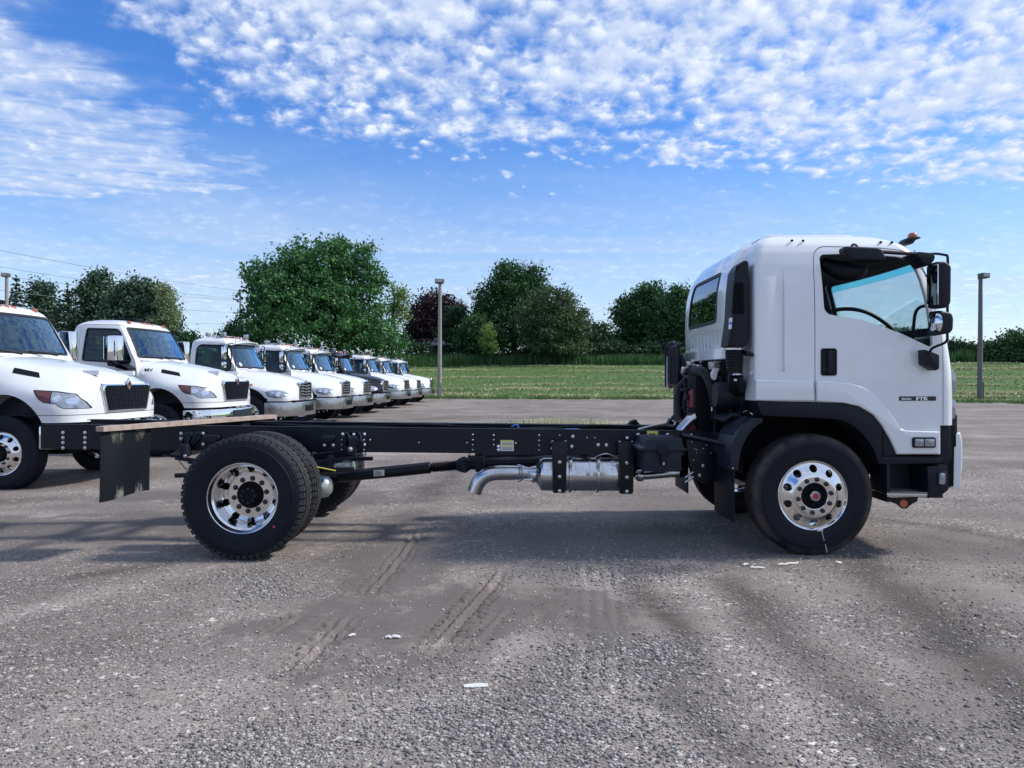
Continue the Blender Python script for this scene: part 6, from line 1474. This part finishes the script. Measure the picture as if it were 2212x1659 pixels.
def fleet_truck(kind, paint, label, group):
    A = kind == 'A'
    root = thing('bonneted_truck', label, 'truck', (0, 0, 0), group)
    hs_ = HA if A else HB; cl = CA_ if A else CB_; arc = (-1.03, .72, .61) if A else (-1.14, .62, .62)
    cut = cyl_mesh(arc, arc[2], -1.5, 1.5); cyl_ = [p for p in ()]
    hd_ = boolean(hood_solid(hs_), MB().box((arc[0], 0, .5), (2 * arc[2] - .02, 3, .5)).mesh('c', None, 0)) if False else hood_solid(hs_)
    hd_ = boolean(hd_, cut, 'DIFFERENCE')
    hd_ = boolean(hd_, MB().box((arc[0] - .0, 0, .6), (arc[2] * 1.84, 3, .72)).mesh('c', None, 0), 'DIFFERENCE', 'hood', paint, 32)
    hood = part(hd_, 'hood', root)
    def patch(polyxz, y0, y1, d, name, m_, par, ax='Y'):
        me = boolean(hood_solid(hs_, infl=d), pm(polyxz, ax, y0, y1), 'INTERSECT', name, m_, 30)
        return part(me, name, par)
    # cab
    S_ = shell(cl, 0, 0, .03)
    if A:
        sw_ = rpoly([(-2.66, 1.87), (-2.62, 2.53), (-1.98, 2.51), (-1.90, 2.45), (-1.62, 1.88), (-1.66, 1.80), (-2.0, 1.83)], .05, 3)
        wn = rpoly([(-.90, 1.93), (-.82, 2.545), (.82, 2.545), (.90, 1.93)], .07, 4)
        dr = rpoly([(-2.74, .96), (-2.74, 2.6), (-1.90, 2.58), (-1.50, 1.84), (-1.50, .96)], .06, 3)
    else:
        sw_ = rpoly([(-2.66, 1.80), (-2.70, 1.95), (-2.68, 2.36), (-2.58, 2.46), (-1.88, 2.44), (-1.66, 1.95), (-1.66, 1.72), (-1.85, 1.68), (-2.3, 1.74)], .07, 3)
        wn = rpoly([(-.92, 1.80), (-.86, 2.47), (.86, 2.47), (.92, 1.80)], .08, 4)
        dr = rpoly([(-2.40, .9), (-2.40, 2.50), (-1.80, 2.49), (-1.52, 1.72), (-1.52, .9)], .06, 3)
    c_ = boolean(S_, pm(sw_, 'Y', -2, 2)); c_ = boolean(c_, pm(wn, 'X', -2.1, -1.)); 
    rwn = rpoly([(-.6, 1.9), (-.6, 2.4), (.6, 2.4), (.6, 1.9)], .06, 3)
    c_ = boolean(c_, pm(rwn, 'X', -3.2, -2.6))
    c_ = boolean(c_, cyl_mesh(arc, arc[2], -1.5, 1.5), 'DIFFERENCE')
    dd = boolean(c_.copy(), pm(dr, 'Y', -1.4, -.5), 'INTERSECT', 'door', paint, 30)
    c_ = boolean(c_, pm(offset(dr, .008), 'Y', -1.4, -.5), 'DIFFERENCE', 'cab_body', paint, 30)
    cab_ = part(c_, 'cab_body', root); do = part(dd, 'door', root)
    part(boolean(shell(cl, 0, .04, .05, 1.3), pm(offset(sw_, .0), 'Y', -2, 2)), 'x', None) if False else None
    ti = boolean(shell(cl, 0, .045, .055, 1.45), pm(sw_, 'Y', -2, 2)); ti = boolean(ti, pm(wn, 'X', -2.1, -1.)); ti = boolean(ti, pm(rwn, 'X', -3.2, -2.6), 'DIFFERENCE', 'cab_trim', M_int); part(ti, 'cab_trim', root)
    for y0_, y1_ in ((-2, 0), (0, 2)):
        part(boolean(shell(cl, 0, .010, .014), pm(sw_, 'Y', y0_, y1_), 'INTERSECT', 'side_window', M_glassD), 'side_window', root)
        f_ = boolean(shell(cl, 0, -.004, .02), pm(offset(sw_, .004), 'Y', y0_, y1_), 'INTERSECT'); part(boolean(f_, pm(offset(sw_, -.022), 'Y', -2.2, 2.2), 'DIFFERENCE', 'window_frame', M_seal), 'window_frame', root)
    wo = part(boolean(shell(cl, 0, .004, .008), pm(wn, 'X', -2.1, -1.), 'INTERSECT', 'windscreen', M_glassV), 'windscreen', root)
    f_ = boolean(shell(cl, 0, -.004, .02), pm(offset(wn, .006), 'X', -2.1, -1.), 'INTERSECT'); part(boolean(f_, pm(offset(wn, -.035), 'X', -2.2, -.9), 'DIFFERENCE', 'windscreen_seal', M_seal), 'windscreen_seal', wo)
    part(boolean(shell(cl, 0, .010, .014), pm(rwn, 'X', -3.2, -2.6), 'INTERSECT', 'rear_window', M_glassD), 'rear_window', root)
    zt_ = cl[2][0]
    bp2(MB().box((-1.86, 0, zt_ - .06), (.42, 1.7, .16), .05), 'dashboard', M_int, root)
    for sy in (-.5, .5): s_ = bp2(MB().box((-2.35, sy, zt_ - .05), (.16, .5, .75), .06).box((-2.34, sy, zt_ + .42), (.12, .28, .2), .05), 'seat', M_int, root)
    bp2(MB().tube([(-1.86 + .08 * math.sin(a), .48 + .22 * math.cos(a), zt_ + .06 + .2 * math.sin(a)) for a in [2 * PI * i / 16 for i in range(16)]], .014, 6, closed=True), 'steering_wheel', M_int, root)
    for sy in (-.35, .4): bp2(MB().tube([(-1.36, sy, zt_ + .05), (-1.385, sy - .25, zt_ + .08), (-1.42, sy - .52, zt_ + .10)], .011, 6), 'wiper', M_dark, wo)
    # firewall and wheel wells
    bp2(MB().box((-1.1, 0, 1.12), (1.2, 1.35, .7), .02), 'inner_wing', M_plast2, root)
    if A:
        ho = rpoly([(-.60, 1.385), (-.30, 1.365), (-.12, 1.33), (-.03, 1.22), (.0, 1.135), (-.17, 1.135), (-.235, 1.17), (-.26, 1.205), (-.42, 1.22), (-.49, 1.26)], .01, 2)
        for y0_, y1_ in ((-1.4, -.66), (.66, 1.4)):
            h1 = patch(offset(ho, .008), y0_, y1_, .002, 'headlight', M_dark, root)
            me = patch([p for p in ho if p[0] > -.40] + [(-.40, 1.225), (-.36, 1.37)] if False else rpoly([(-.36, 1.368), (-.12, 1.33), (-.03, 1.22), (.0, 1.135), (-.17, 1.135), (-.235, 1.17), (-.26, 1.205), (-.33, 1.212)], .01, 2), y0_, y1_, .006, 'lens', M_lens, h1)
            patch(rpoly([(-.59, 1.38), (-.37, 1.366), (-.35, 1.215), (-.42, 1.222), (-.48, 1.26)], .008, 2), y0_, y1_, .006, 'turn_signal', M_redlens, h1)
            for cx_h, cz_h in ((-.27, 1.275), (-.12, 1.235)): patch([(cx_h + .052 * math.cos(k * .45), cz_h + .046 * math.sin(k * .45)) for k in range(14)], y0_, y1_, .009, 'lamp_reflector', M_chrome, h1)
            vt = patch(rpoly([(-1.08, 1.705), (-1.04, 1.63), (-.66, 1.56), (-.74, 1.635)], .01, 2), y0_, y1_, .004, 'hood_vent', M_dark, hood)
        # lower lip line
        patch([(-1.0, 1.038), (.1, 1.038), (.1, 1.046), (-1.0, 1.046)], -1.4, 1.4, .0012, 'hood_seam', M_cast, hood)
        gp = [(-.55, 1.475), (.55, 1.475), (.60, 1.42), (.50, 1.06), (-.50, 1.06), (-.60, 1.42)]
        gr = bp2(MB().prism(gp, 'X', -.02, .075, .02), 'grille', M_chrome, root)
        bp2(MB().prism([(y * .93, 1.265 + (z - 1.265) * .88) for y, z in gp], 'X', .05, .079), 'grille_mesh', M_dark, gr)
        mb = MB()
        for i in range(27):
            y_ = -.53 + i * 1.06 / 26; w0 = .53 * (y_ / .53)
            pts = [(.084, y_ * (.84 + .14 * k / 8) + (.005 if k % 2 else -.005), 1.085 + k * (.36 if abs(y_) < .5 else .33) / 8) for k in range(9)]
            mb.tube(pts, .0065, 5, cap=False)
        for k in range(9): mb.tube([(.082, -.46 - .008 * k, 1.11 + k * .038), (.082, .46 + .008 * k, 1.11 + k * .038)], .0035, 4, cap=False)
        bp2(mb, 'grille_bar', M_plast2, gr)
        em = bp2(MB().prism([(0, 1.555), (.065, 1.465), (0, 1.375), (-.065, 1.465)], 'X', .07, .095, .006), 'emblem', M_chrome, root)
        bp2(MB().prism([(0, 1.515), (.036, 1.465), (0, 1.415), (-.036, 1.465)], 'X', .094, .100, .002), 'emblem_centre', M_redlens, em)
        # bumper: steel centre and black mesh
        bpl = [(-.46, -1.17), (-.30, -1.17), (.02, -1.0), (.17, -.62), (.19, -.42), (.19, .42), (.17, .62), (.02, 1.0), (-.30, 1.17), (-.46, 1.17), (-.46, 1.1), (-.3, 1.1), (.0, .5), (0, -.5), (-.3, -1.1), (-.46, -1.1)]
        bu = bp2(MB().prism(bpl, 'Z', .58, .90, .02), 'bumper', M_chrome, root)
        bp2(MB().box((.19, 0, .72), (.03, .80, .30), .01), 'bumper_mesh', M_plast2, bu)
        for sy in (-.52, .52): bp2(MB().box((.165, sy, .69), (.06, .22, .16), .02), 'tow_slot', M_dark, bu)
        for sy in (-.12, .12): bp2(MB().box((.15, sy, .925), (.05, .08, .025), .008), 'latch', M_chrome, root)
        for x_, y_ in ((-.22, -.42), (-.22, .42)): bp2(MB().prism([(x_ - .1, y_ - .05), (x_ + .12, y_ - .02), (x_ + .12, y_ + .03), (x_ - .1, y_ + .05)], 'Z', 1.60, 1.668), 'hood_scoop', paint, hood)
        # side mirror, chrome
        for s in (-1, 1):
            mi = bp2(MB().prism(rpoly([(-1.93, s * 1.15), (-1.68, s * 1.15), (-1.64, s * 1.24), (-1.70, s * 1.37), (-1.91, s * 1.36)], .07, 5), 'Z', 1.86, 2.35, .03, seg=3), 'mirror', M_chrome, root)
            bp2(MB().box((-1.955, s * 1.265, 2.11), (.01, .2, .44)), 'mirror_glass', M_mirror, mi)
            bp2(MB().prism([(-1.90, 1.78), (-1.65, 1.80), (-1.5, 1.72), (-1.52, 1.66), (-1.75, 1.72), (-1.92, 1.86)], 'Y', s * 1.02, s * 1.30, .02), 'mirror_arm', M_plast, mi)
        bp2(MB().prism([(-3.0, 1.86), (-2.8, 1.86), (-2.78, 2.3), (-2.86, 2.42), (-3.0, 2.42)], 'Y', -1.06, -1.0, .02), 'cab_extender', paint, root)
        for y_ in (-.62, -.15, 0, .15, .62): bp2(MB().lathe([(0, .025), (.03, .022), (.045, .008), (.048, -.02)], 'Z', (-1.93 + .02 * (1 - abs(y_)), y_, 2.655), 14), 'roof_marker', M_orange, cab_)
        bp2(MB().box((-2.3, .0, 2.74), (.5, .35, .07), .03), 'roof_vent', M_dark, cab_)
        bp2(MB().box((-2.62, -1.03, 1.62), (.2, .03, .07), .012), 'door_handle', M_plast, do)
    else:
        def ell(cx, cz, rx, rz, n=22, sk=0.): return [(cx + rx * math.cos(2 * PI * i / n) - sk * math.sin(2 * PI * i / n), cz + rz * math.sin(2 * PI * i / n)) for i in range(n)]
        for y0_, y1_ in ((-1.4, -.6), (.6, 1.4)):
            h1 = patch(ell(-.33, 1.075, .285, .118, sk=.07), y0_, y1_, .004, 'headlight', M_chrome, root)
            patch(ell(-.33, 1.075, .262, .100, sk=.07), y0_, y1_, .008, 'lens', M_lens, h1)
            for cx_h in (-.44, -.27): patch(ell(cx_h, 1.085 - (cx_h + .35) * .1, .062, .062, 14), y0_, y1_, .011, 'lamp_reflector', M_chrome, h1)
            patch(ell(-1.05, 1.33, .045, .025), y0_, y1_, .010, 'marker_lamp', M_orange, hood)
        gp = [(-.47, 1.36), (-.40, 1.40), (-.12, 1.40), (-.08, 1.43), (.08, 1.43), (.12, 1.40), (.40, 1.40), (.47, 1.36), (.46, .95), (.42, .92), (-.42, .92), (-.46, .95)]
        gr = bp2(MB().prism(gp, 'X', -.02, .10, .02), 'grille', M_chrome, root)
        bp2(MB().prism([(y * .92, 1.15 + (z - 1.15) * .88) for y, z in gp], 'X', .07, .104), 'grille_back', M_dark, gr)
        for i in range(5):
            z_ = .985 + i * .083
            bp2(MB().prism([(-.41, z_), (-.16, z_ + .012), (-.12, z_ - .01), (.12, z_ - .01), (.16, z_ + .012), (.41, z_), (.41, z_ - .034), (.14, z_ - .03), (.11, z_ - .045), (-.11, z_ - .045), (-.14, z_ - .03), (-.41, z_ - .034)], 'X', .095, .125, .006), 'grille_bar', M_chrome, gr)
        bp2(MB().lathe([(0, .018), (.05, .012), (.06, 0)], 'X', (.10, 0, 1.405), 16).box((.11, 0, 1.405), (.02, .12, .05), .01), 'emblem', M_chrome, root)
        bpl = [(-.62, -1.19), (-.28, -1.19), (-.02, -1.0), (.16, -.62), (.20, -.4), (.20, .4), (.16, .62), (-.02, 1.0), (-.28, 1.19), (-.62, 1.19), (-.62, 1.1), (-.3, 1.08), (.0, .5), (0, -.5), (-.3, -1.08), (-.62, -1.1)]
        bu = bp2(MB().prism(bpl, 'Z', .46, .85, .03), 'bumper', M_chromed, root)
        bp2(MB().box((.20, 0, .66), (.02, .62, .17), .008), 'bumper_slot', M_dark, bu)
        bp2(MB().box((-.25, 0, .87), (.7, 1.7, .05)), 'bumper_gap', M_dark, root)
        # sun visor over the screen
        vsr = []; mb = MB(); n = 12; vs = []; fs = []
        for i in range(n + 1):
            a = -1 + 2 * i / n; y_ = .93 * a; zz = 2.60 - .11 * a * a; xo = -1.50 - .20 * a * a
            for dx_, dz in ((-.30, .02), (0, -.045), (0, -.062), (-.30, -.01)): vs.append((xo + dx_, y_, zz + dz))
            if i:
                for e in range(4): fs.append((i * 4 - 4 + e, i * 4 - 4 + (e + 1) % 4, i * 4 + (e + 1) % 4, i * 4 + e))
        fs += [(0, 1, 2, 3), tuple(range(4 * n, 4 * n + 4))[::-1]]
        bp2(mb.add(vs, fs), 'visor', paint, root, 50)
        for s in (-1, 1):
            ar = bp2(MB().tube([(-1.62, s * .93, 2.47), (-1.64, s * 1.16, 2.46), (-1.66, s * 1.17, 2.3), (-1.66, s * 1.17, 1.75), (-1.60, s * 1.0, 1.74)], .014, 6, smooth=2), 'mirror_arm', M_plast, root)
            mi = bp2(MB().box((-1.72, s * 1.25, 2.20), (.10, .20, .36), .03), 'mirror', M_chrome, root)
            m2__ = bp2(MB().box((-1.72, s * 1.25, 1.88), (.10, .19, .18), .04), 'mirror', M_chrome, root)
            bp2(MB().box((-1.66, s * .985, 2.1), (.03, .03, .62), .01), 'vent_post', M_seal, root)
        me = boolean(shell(cl, 0, -.002, .003), MB().cyl((-2., -.70, 1.90), (-1., -.70, 1.90), .05, 16).mesh('c', None, 0), 'INTERSECT', 'sticker', M_label); part(me, 'sticker', wo)
        for y_ in (-.62, -.18, .0, .18, .62): bp2(MB().lathe([(0, .03), (.03, .026), (.045, .01), (.05, -.02)], 'Z', (-1.95, y_, 2.655), 12), 'roof_marker', M_orange, cab_)
        for x_, y_ in ((-2.0, -.72), (-2.55, -.55), (-1.92, .5)):
            bp2(MB().box((x_, y_, 2.75), (.10, .16, .11), .02), 'roof_strobe', M_lens, cab_)
            bp2(MB().tube([(x_, y_, 2.6), (x_, y_, 2.71)], .012, 6), 'strobe_post', M_chromed, cab_)
        bp2(MB().tube([(-2.55, -.55, 2.70), (-2.0, -.72, 2.70), (-1.92, .5, 2.70)], .012, 6), 'roof_rod', M_chromed, cab_)
        bp2(MB().tube([(-1.5, -1.05, 1.7), (-1.5, -1.05, 3.3)], .006, 5), 'antenna', M_dark, root)
        bp2(MB().prism([(-3.0, 1.75), (-2.86, 1.75), (-2.86, 2.3), (-3.0, 2.34)], 'Y', -1.06, -1.0, .02), 'cab_extender', paint, root)
        bp2(MB().box((-2.3, -1.02, 1.55), (.2, .03, .07), .012), 'door_handle', M_plast, do)
        bp2(MB().tube([(-1.40, -1.0, 1.40), (-1.34, -1.04, 1.44)], .012, 6), 'hood_latch', M_dark, hood)
    # chassis
    bp2(MB().box((-4.1, -.43, .88), (6.4, .07, .24)).box((-4.1, .43, .88), (6.4, .07, .24)), 'frame_rail', M_frame, root)
    bp2(MB().box((-1.3, 0, .62), (1.2, .6, .4), .05), 'engine', M_dark, root)
    bp2(MB().box((-2.2, -.86, .72), (.75, .3, .3), .04).box((-2.2, .86, .72), (.75, .3, .3), .04), 'step_box', M_chromed, root)
    bp2(MB().tube([(-3.2, -.8, .68), (-4.3, -.8, .68)], .28, 20), 'fuel_tank', M_chromed, root)
    bp2(MB().tube([(-1.10, -.9, .5), (-1.10, .9, .5)], .06, 8), 'front_axle', M_dark, root)
    bp2(MB().tube([(-6.2, -.9, .5), (-6.2, .9, .5)], .09, 8), 'rear_axle', M_dark, root)
    wx_ = -1.03 if A else -1.10
    wheel(root, 'fleet', (wx_, -1.03, .515)); wheel(root, 'fleet', (wx_, 1.03, .515), True, False)
    for y_, f_ in ((-1.08, False), (-.74, False), (.74, True), (1.08, True)):
        o = new('wheel', HUBD, root, loc=(-6.2, y_, .515), rot=(0, 0, PI if f_ else 0)); new('tyre', T_RIBW, o, loc=(0, 0, 0)); new('rim', RIM_R, o, loc=(0, 0, 0))
    return root
def repaint(root, old, new_):
    cache = {}
    def rec(o):
        if o.type == 'MESH' and len(o.data.materials) and o.data.materials[0] is old:
            if o.data not in cache:
                m_ = o.data.copy(); m_.materials.clear(); m_.materials.append(new_); cache[o.data] = m_
            o.data = cache[o.data]
        for c in [x for x in bpy.data.objects if x.parent is o]: rec(c)
    rec(root)
TH = R(5); HX, HY_ = math.cos(TH), -math.sin(TH)
grp = 'bonneted trucks parked in a row'
ta = fleet_truck('A', M_white2, 'nearest white bonneted truck, cut off by the left edge of the picture', grp)
ta2 = copy_tree(ta)
ta2['label'] = 'second white bonneted truck with MV lettering on the hood and a tall chrome mirror'
ta.location = (-5.90, 11.2, -.03); ta2.location = (-5.83, 15.45, 0)
for o in (ta, ta2): o.rotation_euler = (0, 0, -TH)
txt = text('MV', .085, M_dark, 'lettering', ta2, Matrix(((1, 0, 0, -1.36), (0, 0, -1, -.99), (0, 1, 0, 1.655), (0, 0, 0, 1))), .004, 1.5, bold=.0012, loc=(0, 0, 0))
tb = fleet_truck('B', M_white2, 'third truck in the row, white, the nearest with a windscreen visor and barred chrome grille', grp)
labels = ['fourth truck in the row, white, just behind the one with the first round-lamped hood',
          'fifth truck in the row, white, parked directly in front of the black one',
          'only black truck in the row of white bonneted trucks',
          'seventh truck in the row, white, just beyond the black truck',
          'second last white truck in the row',
          'farthest white truck at the end of the row, nearest the light pole']
pos = [(686, 22.0), (766.7, 26.5), (809, 29.7), (846.6, 33.3), (889.4, 38.5), (913.7, 42.3), (940, 47.5)]
for i, (px_, Yf) in enumerate(pos):
    o = tb if i == 0 else copy_tree(tb)
    if i: o['label'] = labels[i - 1]
    Xf = (px_ - CX) / F_ * Yf
    cx_ = Xf - .75 * math.sin(TH) - .17 * HX; cy_ = Yf - .75 * math.cos(TH)
    o.location = (cx_, cy_, float(gh(cx_ - 1, cy_)) - .0); o.rotation_euler = (0, 0, -TH + R([0, .6, -.8, 1.0, -.5, .8, -.6][i]))
    if i == 3: repaint(o, M_white2, M_blue)
C.children.unlink(tmpc); bpy.data.collections.remove(tmpc)
